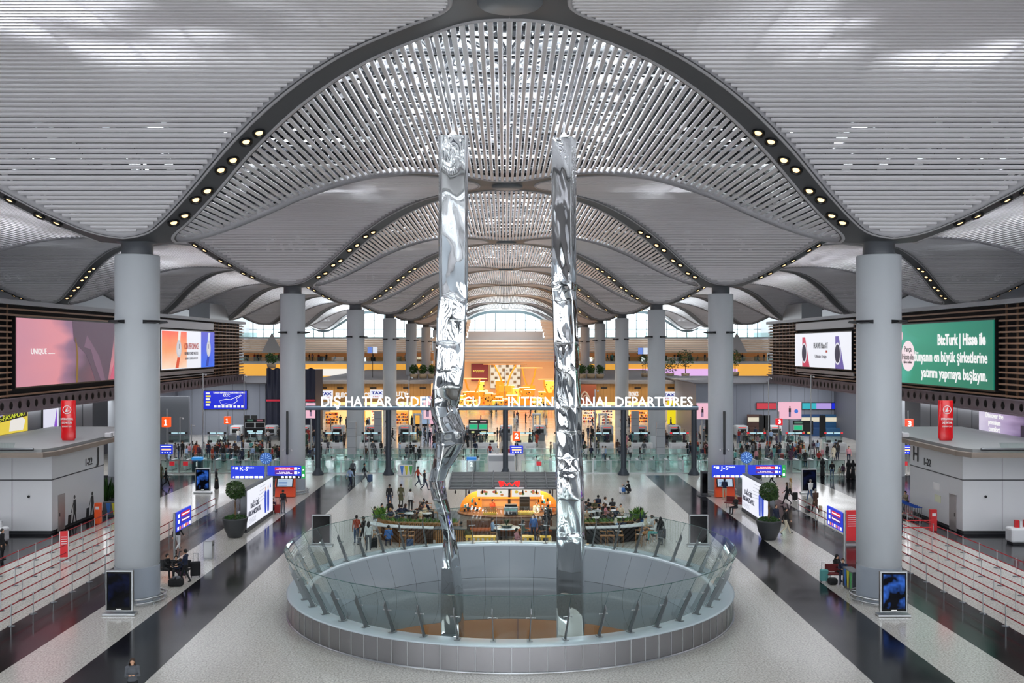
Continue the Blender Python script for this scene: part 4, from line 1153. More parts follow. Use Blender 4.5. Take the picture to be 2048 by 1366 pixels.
def blotch(name, col, st_):
    m = mat(name, '#000000', .15, spec=.08); n, l, b = nodes(m); tc = n.new('ShaderNodeTexCoord'); nz = n.new('ShaderNodeTexNoise'); nz.inputs['Scale'].default_value = 1.6
    l.new(tc.outputs['Object'], nz.inputs['Vector']); r = n.new('ShaderNodeValToRGB'); r.color_ramp.elements[0].position = .48; r.color_ramp.elements[1].position = .75
    r.color_ramp.elements[0].color = (*hx('#03040c'), 1); r.color_ramp.elements[1].color = (*hx(col), 1); l.new(nz.outputs[0], r.inputs[0]); l.new(r.outputs[0], b.inputs['Emission Color']); b.inputs['Emission Strength'].default_value = st_/2**EXPO; return m
gl_b = blotch('glow_blue', '#3f7bf0', 1.); gl_d = blotch('glow_dim', '#16204a', .6)
led_totem(wx(238, 46.4), 46.5, 0, 'dark display totem at the foot of the front left column', gl_d)
led_totem(wx(1788, 46.2), 46.3, 0, 'display totem glowing blue at the foot of the front right column', gl_b)
led_totem(*at(406, 986), 0, 'blue display totem on the light floor beyond building J', gl_b)
led_totem(*at(1618, 987), 0, 'dark display totem behind the walking travellers on the right', gl_d)
for (px, py, lab) in ((643, 1106, 'left'), (1397, 1110, 'right')):
    Y = 62.5; t = led_totem(wx(px, Y), Y, 0, 'dark display totem seen through the glass balustrade, on the %s' % lab, M['screenoff'], .95)
for (px, lab) in ((1408, 'right'),):
    x, y = at(px, 992); b = MB(); b.bbox((0, 0, 1.05), (.5, .7, 2.0), .03); b.box(-.2, .2, -.36, -.35, .3, 1.9, 1); b.box(-.5, .5, -.5, .5, 0, .06)
    tag(b.build('slim_display', [M['dgrey'], M['screenoff']], loc=(x, y, 0)), 'slim grey display beside the second column on the right', 'display')
# --- potted trees
def pot_tree(x, y, seed, label):
    rnd = random.Random(seed); t = thing('potted_tree', label, 'plant', (x, y, 0))
    p = MB(); p.lathe([(0, 0), (.42, 0), (.46, .04), (.68, .55), (.80, 1.15), (.80, 1.25), (.74, 1.25), (.72, 1.1), (0, 1.08)], 36); p.build('planter', mat('anthracite', '#3d3f42', .5), t)
    g = MB()
    def leafset(mb, c, n, R, sc, size):
        for i in range(n):
            d = Vector((rnd.gauss(0, 1), rnd.gauss(0, 1), rnd.gauss(0, 1))).normalized()*R*(.55+.45*rnd.random()**.5)
            p_ = Vector(c)+Vector((d.x*sc[0], d.y*sc[1], d.z*sc[2])); a = Euler((rnd.uniform(-1, 1), rnd.uniform(-1, 1), rnd.uniform(0, 6.3))).to_matrix(); L = size*rnd.uniform(.7, 1.3)
            mb.add([p_+a @ Vector(q) for q in ((0, -L, 0), (L*.35, 0, .02), (0, L, 0), (-L*.35, 0, .02))], [(0, 1, 2, 3)], 0 if rnd.random() < .6 else 1)
    leafset(g, (0, 0, 1.22), 500, .72, (1, 1, .28), .09); g.build('ground_cover', [M['leaf'], M['dleaf']], t)
    tr = MB(); tr.path([(0, 0, 1.05), (.03, 0, 1.6), (-.02, .02, 2.1), (.02, 0, 2.6), (0, 0, 3.0)], [.05, .045, .04, .035, .02], n=8); tr.path([(.05, .02, 1.05), (-.04, .03, 1.5), (.05, -.02, 2.0), (0, 0, 2.6)], [.035, .03, .03, .02], n=6)
    for i in range(9):
        a = 2*pi*i/9; tr.path([(0, 0, 2.35+.05*i), (.2*cos(a), .2*sin(a), 2.65+.05*i), (.4*cos(a), .4*sin(a), 2.8+.06*i)], [.02, .014, .006], n=5)
    tr.build('trunk', mat('bark', '#7d5f43', .7), t)
    cr = MB(); leafset(cr, (0, 0, 3.05), 1500, .62, (1, 1, .98), .085); leafset(cr, (.1, 0, 2.75), 350, .5, (1.1, 1, .6), .085); cr.build('crown', [mat('crown_green', '#4a6a30', .5), M['dleaf']], t)
    return t
pot_tree(wx(467, 65.2), 65.6, 1, 'round-headed tree in a dark grey bowl planter beside the left lit advertising wall')
pot_tree(wx(1541, 64.4), 64.8, 2, 'round-headed tree in a dark grey bowl planter beside the right lit advertising wall')
# --- lit advertising walls
for s in (-1, 1):
    x = -17.25 if s < 0 else 17.65; L = 7.6; y = 70.8 if s < 0 else 72.2
    t = thing('light_box', 'lit white advertising wall with two blue figures, beside the %s potted tree' % ('left' if s < 0 else 'right'), 'advertising wall', (x, y, 0), pi/2 if s < 0 else -pi/2)
    b = MB(); b.bbox((0, .2, 1.45), (L, .42, 2.75), .03); b.build('frame', M['dsteel'], t)
    b = MB(); b.box(-L/2, L/2, -.04, .44, 0, .22); b.build('plinth', M['dgrey'], t)
    b = MB(); b.box(-L/2+.12, L/2-.12, -.03, -.01, .3, 2.75); b.build('picture', em('adwhite', '#e9ebf8', 1.05), t)
    def pp(pts, m, y=-.045): q = MB(); q.prism(pts, 'y', y, y+.01); return q.build('print', m, t)
    bl = em('adblue', '#2448c8', .9); sk = em('adskin', '#e6b79c', .8)
    fx = L/2-2.4 if s < 0 else L/2-2.2
    for k in (0, 1):
        X = fx+k*.8
        pp([(X-.28, 1.0), (X-.3, 1.9), (X-.12, 2.05), (X+.12, 2.05), (X+.3, 1.9), (X+.28, 1.0), (X+.2, .5), (X+.02, .5), (X, .9), (X-.02, .5), (X-.2, .5)], bl)
        pp([(X+.11*cos(q*pi/6), 2.2+.14*sin(q*pi/6)) for q in range(12)], sk)
    pp([(fx+1.35, 2.1), (fx+1.65, 2.1), (fx+1.5, 2.45)], bl)
    for q in range(5): pp([(-.6+.12*q, 1.5+.25*q), (1.2+.1*q, 1.62+.22*q), (1.2+.1*q, 1.66+.22*q), (-.6+.12*q, 1.54+.25*q)], em('adgrey', '#c3c6d6', .8))
    text('DAĞ GİBİ\nARKANIZDAYIZ', .5, em('adink', '#24305c', .3), parent=t, loc=(-L/2+2.1, -.045, 1.35), fit=3.5)
    for q in range(4): pp([(-L/2+.5, .75-.09*q), (-L/2+2.4, .75-.09*q), (-L/2+2.4, .78-.09*q), (-L/2+.5, .78-.09*q)], em('adgrey', '#c3c6d6', .8))
# --- big blue direction signs with a clock
def pict(mb, x, z, w, h, mi=0): mb.box(x-w/2, x+w/2, -.075, -.06, z-h/2, z+h/2, mi)
def wayfinder(x, y, letters, side):
    t = thing('direction_sign', 'double blue direction sign lettered %s with a round blue clock on top' % letters, 'sign', (x, y, 0))
    b = MB(); b.tube((0, 0, 0), (0, 0, 3.6), .06, n=12); b.box(-.25, .25, -.25, .25, 0, .04); b.build('pole', M['steel'], t)
    for i, (xa, xb) in enumerate(((-2.72, -.12), (.12, 2.75))):
        b = MB(); b.bbox(((xa+xb)/2, 0, 2.55), (xb-xa, .12, .98), .02); pn = b.build('sign_panel', mat('sign_blue_lit', '#1b35c4', .4, emit=.8), t)
        b = MB()
        if i == 0:
            for q in range(6): pict(b, xa+.5+.37*q, 2.16, .28, .15)
            b.prism([(xa+.12, 2.16), (xa+.26, 2.24), (xa+.26, 2.08)], 'y', -.075, -.06); b.prism([(xa+.12, 2.88), (xa+.26, 2.96), (xa+.26, 2.8)], 'y', -.075, -.06)
            for q in range(3): b.lathe([(0, 0), (.05, 0)], 8, c=(xa+.45+.09*q, 0, 0)) if 0 else None
            pict(b, xa+.45, 2.84, .2, .18)
            b.build('pictogram', M['wtext'], pn)
            text(letters, .42, M['wtext'], parent=pn, loc=(xa+1.0, -.07, 2.8), fit=.6); text('Check-in', .14, M['wtext'], parent=pn, loc=(xa+1.55, -.07, 2.9))
        else:
            b2 = MB(); b2.box(xb-2.05, xb-.55, -.07, -.06, 2.7, 2.93, 0); b2.build('red_field', mat('sign_red', '#d01830', .4, emit=.7), pn)
            b2 = MB(); b2.box(xb-2.05, xb-.55, -.07, -.06, 2.38, 2.6, 0); b2.build('purple_field', mat('sign_purple', '#5a1d86', .4, emit=.7), pn)
            b2 = MB(); b2.box(xa, xb, -.068, -.06, 2.06, 2.26, 0); b2.build('dark_field', M['black'], pn)
            for q in range(4): pict(b, xb-1.45+.3*q, 2.16, .2, .14)
            pict(b, xb-.42, 2.82, .22, .2); pict(b, xb-.42, 2.5, .22, .2)
            for z in (2.82, 2.5, 2.16): b.prism([(xb-.08, z), (xb-.2, z+.07), (xb-.2, z-.07)], 'y', -.075, -.06)
            b.build('pictogram', M['wtext'], pn)
            text('Dış Hatlar Gidiş\nInternational Departures', .1, M['wtext'], parent=pn, loc=(xb-1.3, -.075, 2.81), fit=1.3)
            text('İç Hatlar Gidiş\nDomestic Departures', .1, M['wtext'], parent=pn, loc=(xb-1.3, -.075, 2.49), fit=1.2)
    b = MB(); b.bbox((2.92, 0, 2.55), (.26, .1, .98), .01); b.build('green_panel', mat('sign_green', '#1f9a4a', .4, emit=.7), t)
    b = MB(); b.box(2.84, 3.0, -.06, -.05, 2.2, 2.38); b.prism([(2.92, 2.8), (2.85, 2.68), (2.99, 2.68)], 'y', -.06, -.05); b.build('pictogram', M['wtext'], t)
    c = MB(); n = 48
    c.prism([((.44+(.035 if q % 4 < 2 else 0))*cos(2*pi*q/n), 3.62+(.44+(.035 if q % 4 < 2 else 0))*sin(2*pi*q/n)) for q in range(n)], 'y', -.09, .09); ck = c.build('clock', mat('clock_blue', '#2a63b8', .3, emit=.35), t)
    c = MB()
    for q in range(12):
        a = 2*pi*q/12; c.prism([(r*cos(a+d), 3.62+r*sin(a+d)) for r, d in ((.2, -.05), (.4, -.05), (.4, .05), (.2, .05))], 'y', -.1, -.09)
    c.prism([(-.012, 3.62), (.012, 3.62), (.012, 3.95), (-.012, 3.95)], 'y', -.11, -.1); c.prism([(0, 3.61), (.2, 3.7), (.2, 3.73), (0, 3.635)], 'y', -.11, -.1)
    c.build('clock_mark', mat('clock_pale', '#a9d4f2', .3, emit=.6), ck)
    return t
wayfinder(wx(532, 79), 79, 'K-S', 'left'); wayfinder(wx(1493, 79.5), 79.5, 'J-S', 'right')
for s in (-1, 1):   # side-on blue signs
    x = -18.75 if s < 0 else 18.95
    t = thing('blue_sign_post', 'blue sign on a steel post beside the seated travellers at the front %s column' % ('left' if s < 0 else 'right'), 'sign', (x, 57., 0), pi/2 if s < 0 else -pi/2)
    k = 1 if s < 0 else -1
    b = MB(); b.tube((0, 0, 0), (0, 0, 2.95), .065, n=12); b.box(-.2, .2, -.2, .2, 0, .03); b.build('pole', M['steel'], t)
    xa, xb = (0.1, 2.9) if s < 0 else (-2.9, -.1)
    b = MB(); b.bbox(((xa+xb)/2, 0, 2.38), (abs(xb-xa), .12, 1.1), .02); pn = b.build('sign_panel', mat('sign_blue_lit', '#1b35c4', .4, emit=.8), t)
    for (z, mname, c, tx) in ((2.68, 'sign_red', '#d01830', 'Dış Hatlar Gidiş  International'), (2.36, 'sign_purple', '#5a1d86', 'İç Hatlar Gidiş  Domestic')):
        b = MB(); b.box(xa+.9, xb-.35, -.07, -.06, z-.12, z+.12); b.build('field', mat(mname, c, .4, emit=.7), pn)
        text(tx, .1, M['wtext'], parent=pn, loc=((xa+xb)/2+.3, -.075, z), fit=1.4)
    b = MB()
    for q in range(7): pict(b, xa+.35+.36*q, 1.99, .2, .17, q % 3)
    pict(b, xa+.5, 2.68, .22, .2); pict(b, xa+.5, 2.36, .22, .2); b.build('pictogram', [M['wtext'], mat('lit_orange', '#ef8a2a', .4, emit=.8), mat('lit_pink', '#d97cb0', .4, emit=.8)], pn)
# --- orange information kiosks
for s in (-1, 1):
    x, y = at(571 if s < 0 else 1449, 994)
    t = thing('information_kiosk', 'orange information kiosk with a wide slanted screen, in front of the second %s column' % ('left' if s < 0 else 'right'), 'kiosk', (x, y, 0))
    b = MB(); b.prism([(-.1, 0), (-.35, .05), (-.12, .75), (-.32, .85), (-.05, 1.62), (.25, 1.62), (.3, 0)], 'x', -.8, .8); b.build('body', M['orange'], t)
    b = MB(); b.add([(-.7, -.335, .86), (.7, -.335, .86), (.7, -.085, 1.54), (-.7, -.085, 1.54)], [(0, 1, 2, 3)]); b.build('bezel', M['black'], t)
    b = MB(); b.add([(-.6, -.34, .9), (.6, -.34, .9), (.6, -.115, 1.5), (-.6, -.115, 1.5)], [(0, 1, 2, 3)]); b.build('screen', em('kiosk', '#b9cde0', .9), t)
    b = MB()
    for q in range(4): b.add([(-.5, -.345+.01+.045*q*.37*2+.0, .98+.12*q), (.2, -.345+.01+.033*q+.0, .98+.12*q), (.2, -.345+.01+.033*q+.01, 1.02+.12*q), (-.5, -.345+.01+.033*q+.01, 1.02+.12*q)], [(0, 1, 2, 3)])
    b.build('screen_text', em('kioskblue', '#3f7ac0', .8), t)
# --- bins
def bin_(x, y, rz, label, n=3):
    t = thing('waste_bin', label, 'bin', (x, y, 0), rz)
    b = MB(); b.bbox((0, 0, .55), (1.35 if n > 1 else .5, .5, 1.0), .04); b.box(-.6 if n > 1 else -.2, .6 if n > 1 else .2, -.2, .2, 0, .06); b.build('body', M['dsteel'] if n > 1 else M['steel'], t)
    if n > 1:
        for i, c in enumerate(('#3f78c8', '#d8cf3a', '#4fa860')):
            b = MB(); b.prism([(-.45+.42*i, 1.0), (-.1+.42*i, 1.0), (-.2+.42*i, .15), (-.3+.42*i, .15)], 'y', -.262, -.25); b.build('flap', mat('bin_'+c[1:], c, .4), t)
    else:
        b = MB(); b.box(-.12, .12, -.262, -.25, .75, .86); b.build('slot', M['black'], t)
    return t
bin_(*at(418, 1117), pi/2, 'small steel bin on the light strip left of the glass ring', 1)
bin_(wx(1701, 51.5), 51.3, -pi/2, 'steel recycling bin with blue, yellow and green flaps by the front right column')
bin_(*at(810, 952), 0, 'white recycling stand with blue, yellow and green stripes before the glass barrier').children[0].data.materials[0] = M['white']
bin_(-28.6, 73.6, 0, 'grey recycling bin with coloured stripes beside building J')
# --- benches with people by the front columns
def bench(x, y, rz, col, label):
    t = thing('bench', label, 'bench', (x, y, 0), rz)
    b = MB(); b.bbox((0, 0, .42), (1.9, .5, .08), .03); b.build('seat', col, t)
    b = MB(); b.bbox((0, .24, .68), (1.9, .07, .42), .03); b.build('backrest', col, t)
    for sx in (-.8, .8): b = MB(); b.tube((sx, -.2, 0), (sx, -.15, .4), .02); b.tube((sx, .22, 0), (sx, .2, .4), .02); b.build('leg', M['dsteel'], t)
red_s = mat('bench_red', '#6e1f22', .5)
bench(wx(343, 54), 54.1, .0, mat('bench_black', '#232326', .5), 'dark bench with seated travellers behind the front left column')
bench(wx(1690, 53.), 53.1, .0, red_s, 'dark red bench with a seated traveller by the front right column')
bench(wx(1474, 77.0), 77., -.6, red_s, 'red seat at the far end of the right advertising wall')
# --- plant bed and cart row by the islands
def shrub(x, y, h, r, label, seed, n=300):
    rnd = random.Random(seed); t = thing('shrub', label, 'plant', (x, y, 0)); q = MB(); q.lathe([(0, 0), (.3, 0), (.36, .5), (.3, .5), (0, .45)], 16); q.build('planter', M['dgrey'], t)
    f = MB()
    for i in range(n//6):
        a = rnd.uniform(0, 6.3); L = rnd.uniform(.5, 1)*h; b = Vector((rnd.uniform(-.15, .15), rnd.uniform(-.15, .15), .45)); e = b+Vector((cos(a)*r*rnd.random(), sin(a)*r*rnd.random(), L-.45)); w = rnd.uniform(.05, .12)
        m_ = (b+e)/2+Vector((cos(a)*.1, sin(a)*.1, .1)); s_ = Vector((-sin(a)*w, cos(a)*w, 0))
        f.add([b, m_-s_, e, m_+s_], [(0, 1, 2, 3)], i % 2)
    f.build('leaves', [M['leaf'], M['dleaf']], t); return t
shrub(wx(213, 77.5), 77.5, 2.4, .9, 'broad-leaved dark plant at the far corner of building J', 4, 420)
shrub(wx(224, 79), 79.2, 1.8, .7, 'lower leafy plant behind the broad-leaved one by building J', 5, 360)
cart0 = None
def cart(x, y, rz):
    global cart0
    if cart0 is None:
        t = thing('luggage_cart', 'steel luggage cart nested in the row beside building H', 'cart', (x, y, 0), rz, 'nested luggage carts beside building H'); cart0 = t
        b = MB(); b.path([(-.3, .5, .25), (-.3, -.45, .2), (.3, -.45, .2), (.3, .5, .25)], .02, n=6); b.path([(-.28, .45, .2), (-.28, .55, 1.0), (.28, .55, 1.0), (.28, .45, .2)], .02, n=6)
        for i in range(4): b.tube((-.2+.13*i, .5, .25), (-.2+.13*i, -.45, .2), .01, n=5)
        b.build('frame', M['steel'], t)
        b = MB(); b.tube((-.3, .56, 1.02), (.3, .56, 1.02), .03, n=8); b.build('push_bar', mat('cart_blue', '#1f4fae', .4), t)
        for q in ((-.28, .45), (.28, .45), (0, -.4)): b = MB(); b.tube((q[0]-.02, q[1], .07), (q[0]+.02, q[1], .07), .07, n=10); b.build('wheel', M['black'], t)
    else: dup(cart0, (x, y, 0), rz)
for i in range(13): cart(28.85-.0*i, 70.2+.34*i*1.1+1.5, pi)
# near person looking down at a phone, bottom left
person(wx(265, 34.4), 34.4, 'phone', 15, 'grey', 'black', 'long', 1, 0, 'person with long brown hair in a dark blouse, cut by the lower picture edge')
# ================================================================== café behind the round opening
KX = .15
K = thing('coffee_kiosk', 'curved coffee kiosk with orange walls and a red sign on its dark slatted canopy', 'kiosk', (KX, 69.4, 0))
orangew = mat('kiosk_orange', '#e08a2c', .4, emit=.12)
def arc(rx, ry, n, a0=pi, a1=2*pi, cx=0, cy=0): return [(cx+rx*cos(a0+(a1-a0)*i/n), cy+ry*sin(a0+(a1-a0)*i/n)) for i in range(n+1)]
b = MB(); pts = arc(3.35, 2.2, 28); b.prism(pts+[(3.35, 1.0), (-3.35, 1.0)], 'z', 0, .95)
brick = louvre_mat('white_brick', '#e0d8c8', '#b9b09f', .11, .86); b.build('counter_front', brick, K)
b = MB(); pts = arc(3.55, 2.4, 28); b.prism(pts+[(3.55, 1.1), (-3.55, 1.1)], 'z', .95, 1.05); b.build('counter_top', M['dwood'], K)
for s in (-1, 1):   # quarter-round end walls
    b = MB(); q = [(s*1.9, 1.05), (s*3.4, 1.05)]+[(s*(1.9+1.5*cos(pi/2*i/10)), 1.05+1.35*sin(pi/2*i/10)) for i in range(1, 11)]
    b.prism(q, 'y', .2, .5); w_ = b.build('end_wall', orangew, K)
    rr = random.Random(3+s); b = MB()
    for i in range(34):
        x = s*rr.uniform(2.0, 3.1); z = rr.uniform(1.1, 1.3+max(0, (3.3-abs(x)))*.8); b.cbox((x, .05-rr.random()*.3, z), (.12, .12, rr.uniform(.1, .22)), mi=rr.randrange(4))
    b.build('merchandise', [M['dark'], mat('bag_orange', '#e2702c', .5), M['offwhite'], mat('bag_teal', '#2c8a94', .5)], w_)['kind'] = 'stuff'
b = MB(); b.box(-1.95, 1.95, 1.2, 1.4, 1.05, 2.3, 0); b.box(-1.95, 1.95, 1.0, 1.25, 1.75, 1.85, 1); b.box(-1.95, 1.95, .7, 1.2, .9, 1.0, 1)
bw = b.build('back_wall', [mat('kiosk_back', '#c98f58', .4, emit=.25), orangew], K)
for i, (x, w) in enumerate(((-1.75, .9), (-.7, 1.25), (.8, 1.25), (1.75, .75))):
    b = MB(); b.box(x-w/2, x+w/2, -.25, -.2, 2.08, 2.58); mb_ = b.build('menu_board', em('menu', '#ece9e2', .95), K)
    rr = random.Random(i); b = MB()
    for q in range(5):
        cx_, cz_, r = x+rr.uniform(-.3, .3)*w, 2.33+rr.uniform(-.12, .12), rr.uniform(.07, .15)
        b.prism([(cx_+r*cos(t*pi/5), cz_+r*.8*sin(t*pi/5)) for t in range(10)], 'y', -.27-.001*q, -.255, q % 4)
    b.build('food_picture', [em('food1', '#d98a4a', .8), em('food2', '#e3c23c', .8), em('food3', '#5d8a3e', .7), em('food4', '#c2584a', .8)], mb_)
    b = MB(); b.tube((x-w*.3, -.22, 2.58), (x-w*.3, -.22, 3.1), .012, n=5); b.tube((x+w*.3, -.22, 2.58), (x+w*.3, -.22, 3.1), .012, n=5); b.build('menu_hanger', M['dark'], mb_)
# equipment on the counter
def on_counter(name, mb, mats, x, y, label, cat):
    o = mb.build(name, mats, loc=(KX+x, 69.4+y, 1.05)); tag(o, label, cat); return o
b = MB(); b.bbox((0, 0, .3), (.95, .5, .55), .08); b.cbox((0, -.26, .38), (.8, .02, .12), mi=1); b.cbox((0, -.26, .15), (.7, .02, .16), mi=2); b.box(-.4, .4, -.2, .2, .58, .72, 2)
on_counter('espresso_machine', b, [M['steel'], mat('teal_strip', '#8fc9c4', .3), M['dark']], .1, -1.5, 'polished espresso machine in the middle of the kiosk counter', 'coffee machine')
b = MB(); b.box(-.35, .35, -.25, .25, 0, 1.15, 0)
for q in range(4): b.box(-.31, .31, -.27, -.25, .08+.27*q, .28+.27*q, 1)
on_counter('oven_stack', b, [M['dgrey'], M['black']], 1.05, .2, 'dark stack of small ovens behind the kiosk counter', 'oven')
b = MB(); b.box(-.45, .45, -.2, .2, 0, .12, 0)
for q in range(7): b.box(-.4+.12*q, -.32+.12*q, -.06, .06, .12, .5, 1)
on_counter('bottle_tray', b, [mat('yellow_tray', '#e6c14a', .4, emit=.1), mat('amber', '#b98a4a', .4)], -1.3, -1.3, 'yellow tray of upright bottles left on the kiosk counter', 'tray')
b = MB(); b.bbox((0, 0, .12), (1.1, .4, .2), .04, 0)
for q in range(8): b.ball((-.42+.12*q, -.05+.06*(q % 2), .25), .06, 8, 5, mi=1)
on_counter('pastry_tray', b, [mat('yellow_tray', '#e6c14a'), mat('pastry', '#d8a258', .6)], 1.1, -1.45, 'tray of golden pastries right of the espresso machine', 'tray')
# canopy
b = MB(); N = 14
def cz_(t): return 2.92+.58*sin(t*pi/2)
for i in range(N):
    t0 = i/N; t1 = (i+.62)/N; y0_, y1_ = -2.1+4.2*t0, -2.1+4.2*t1; x_ = 4.05-.12*t0
    b.add([(-x_, y0_, cz_(t0)), (x_, y0_, cz_(t0)), (x_, y1_, cz_(t1)), (-x_, y1_, cz_(t1)), (-x_, y0_, cz_(t0)-.05), (x_, y0_, cz_(t0)-.05), (x_, y1_, cz_(t1)-.05), (-x_, y1_, cz_(t1)-.05)],
          [(0, 1, 2, 3), (7, 6, 5, 4), (0, 4, 5, 1), (1, 5, 6, 2), (2, 6, 7, 3), (3, 7, 4, 0)])
cn = b.build('canopy', mat('canopy_slat', '#4d5054', .5), K)
b = MB()
for x in (-4.0, -2.5, -1.1, 0, 1.1, 2.5, 4.0):
    b.path([(x, -2.15+4.3*i/8, cz_(i/8)+.05) for i in range(9)], .045, n=6)
b.path([(-4.05, -2.15, 2.9), (4.05, -2.15, 2.9)], .06, n=6); b.path([(-3.95, 2.15, 3.4), (3.95, 2.15, 3.4)], .05, n=6); b.build('canopy_rib', mat('canopy_rib', '#5f6267', .45), cn)
b = MB()
for x in (-3.0, 3.0):
    for y in (.9,): b.tube((x, y, 0), (x, y, 3.0), .05)
b.tube((0, 1.1, 1), (0, 1.1, 3.1), .09); b.build('post', M['dark'], K)
# curly red sign: two round blobs joined by a wavy line
b = MB()
for sx in (-1, 1):
    for (cx_, cz2, r) in ((.52, 3.03, .15), (.62, 3.14, .1), (.42, 3.1, .1), (.56, 2.94, .1)): b.prism([(sx*cx_+r*cos(t*pi/9), cz2+.2+r*sin(t*pi/9)) for t in range(18)], 'y', -2.28-.001*r*100, -2.2)
b.path([(-.42+.84*i/24, -2.24, 3.2+.08*sin(i/24*pi*5)) for i in range(25)], .045, n=6); b.build('red_sign', mat('sign_glow_red', '#ff1a18', .4, emit=1.5), cn)
b = MB(); b.box(-.95, .95, -2.26, -2.2, 2.92, 2.98); b.build('sign_strip', mat('strip_white', '#e8e8f4', .4, emit=1.), cn)
for i in range(9):
    x = -3.6+.9*i; b = MB(); b.tube((x, -1.8, 2.92), (x, -1.8, 2.7), .012, n=5); b.tube((x, -1.8, 2.7), (x, -1.95, 2.58), .05, .06, n=8, mi=1); b.build('spotlight', [M['dark'], M['black']], cn)
area('kiosk_light', (KX, 69.0, 2.75), 6, 1.6, 260, (1, .78, .5))
# platform and slatted planter walls
slw = louvre_mat('oak_battens', '#b5824f', '#4a3220', .13, .6, 0)
def slat_wall(name, pts, z0, z1, m, gap=.12, w=.07):
    """upright battens along a plan line, with a dark backing"""
    mb = MB()
    for (p, q) in zip(pts, pts[1:]):
        p, q = Vector((*p, 0)), Vector((*q, 0)); L = (q-p).length; d = (q-p)/L; nrm = Vector((d.y, -d.x, 0)); n = max(1, int(L/gap)); ang = math.atan2(d.y, d.x)
        for i in range(n):
            c = p+d*(i+.5)*L/n; mb.cbox((c.x, c.y, (z0+z1)/2), (w, .05, z1-z0), rot=Euler((0, 0, ang)).to_matrix())
        a, e = p-nrm*-.06, q-nrm*-.06
        mb.add([(a.x, a.y, z0), (e.x, e.y, z0), (e.x, e.y, z1), (a.x, a.y, z1)], [(0, 1, 2, 3)], 1)
    return mb.build(name, m)
slm = [M['wood'], mat('batten_gap', '#3d2a1b', .7)]
for s in (-1, 1):
    side = 'left' if s < 0 else 'right'
    root = thing('cafe_planter', 'curved oak batten planter with low green plants around the %s café seats' % side, 'planter', (0, 0, 0))
    pts = [(KX+s*3.3, 64.6), (KX+s*5.2, 64.6), (KX+s*7.2, 64.9), (KX+s*8.2, 65.6), (KX+s*8.7, 66.8)]
    o = slat_wall('batten_wall', pts, 0, 1.05, slm); o.parent = root
    b = MB()
    for (p, q) in zip(pts, pts[1:]):
        p, q = Vector((*p, 0)), Vector((*q, 0)); d = (q-p).normalized(); nn = Vector((-d.y, d.x, 0))*(1 if s > 0 else 1)
        if nn.y < 0: nn = -nn
        v = [p, q, q+nn*.5, p+nn*.5]; b.add([(a.x, a.y, 1.0) for a in v]+[(a.x, a.y, 1.06) for a in v], [(0, 3, 2, 1), (4, 5, 6, 7), (0, 1, 5, 4), (2, 3, 7, 6), (1, 2, 6, 5), (3, 0, 4, 7)])
    b.build('planter_top', M['wood'], root)
    g = MB(); rr = random.Random(11+s)
    for (p, q) in zip(pts, pts[1:]):
        p, q = Vector((*p, 1.05)), Vector((*q, 1.05)); n = int((q-p).length*70)
        for i in range(n):
            c = p.lerp(q, rr.random())+Vector((0, rr.uniform(.05, .45), 0)); h = rr.uniform(.12, .34); a = rr.uniform(0, 6.3); l = rr.uniform(0, .16); w = rr.uniform(.02, .045)
            e = c+Vector((cos(a)*l, sin(a)*l, h)); sdir = Vector((-sin(a)*w, cos(a)*w, 0)); m_ = (c+e)/2
            g.add([c, m_-sdir, e, m_+sdir], [(0, 1, 2, 3)], rr.randrange(2))
    g.build('low_plants', [M['leaf'], mat('leaf_bright', '#6f9a3a', .5)], root)
    # big leafy clump at the outer end
    g = MB()
    for i in range(70):
        c = Vector((KX+s*8.5+rr.uniform(-.3, .3), 66.6+rr.uniform(-.3, .3), 1.05)); a = rr.uniform(0, 6.3); l = rr.uniform(.1, .5); h = rr.uniform(.3, .8); w = rr.uniform(.04, .09)
        e = c+Vector((cos(a)*l, sin(a)*l, h)); m_ = (c+e)/2+Vector((0, 0, .1)); sd = Vector((-sin(a)*w, cos(a)*w, 0)); g.add([c, m_-sd, e, m_+sd], [(0, 1, 2, 3)], rr.randrange(2))
    g.build('tall_plants', [M['leaf'], mat('leaf_bright', '#6f9a3a', .5)], root)
    # outer bar: dark top on battens near the middle, white marble further out
    bar = thing('bar_counter', 'high oak bar with dark and white marble top along the %s café planter' % side, 'counter', (0, 0, 0))
    o = slat_wall('batten_front', [(KX+s*2.6, 62.7), (KX+s*4.6, 62.8)], 0, .98, slm); o.parent = bar
    b = MB(); b.prism([(KX+s*2.5, 62.6), (KX+s*4.7, 62.7), (KX+s*4.7, 63.6), (KX+s*2.5, 63.6)][::(1 if s > 0 else -1)], 'z', .98, 1.04); b.build('dark_top', M['dgrey'], bar)
    b = MB(); pts2 = [(KX+s*4.75, 62.85), (KX+s*7.0, 63.2), (KX+s*8.5, 63.9), (KX+s*9.2, 64.9), (KX+s*8.7, 65.3), (KX+s*8.0, 64.5), (KX+s*6.8, 63.9), (KX+s*4.75, 63.5)]
    b.prism(pts2[::(1 if s > 0 else -1)], 'z', 1.0, 1.06); b.build('marble_top', M['white'], bar)
    o = slat_wall('bar_panel', [(KX+s*4.8, 63.3), (KX+s*6.9, 63.6), (KX+s*8.2, 64.6)], 0, 1.0, [M['dwood'], M['dark']]); o.parent = bar
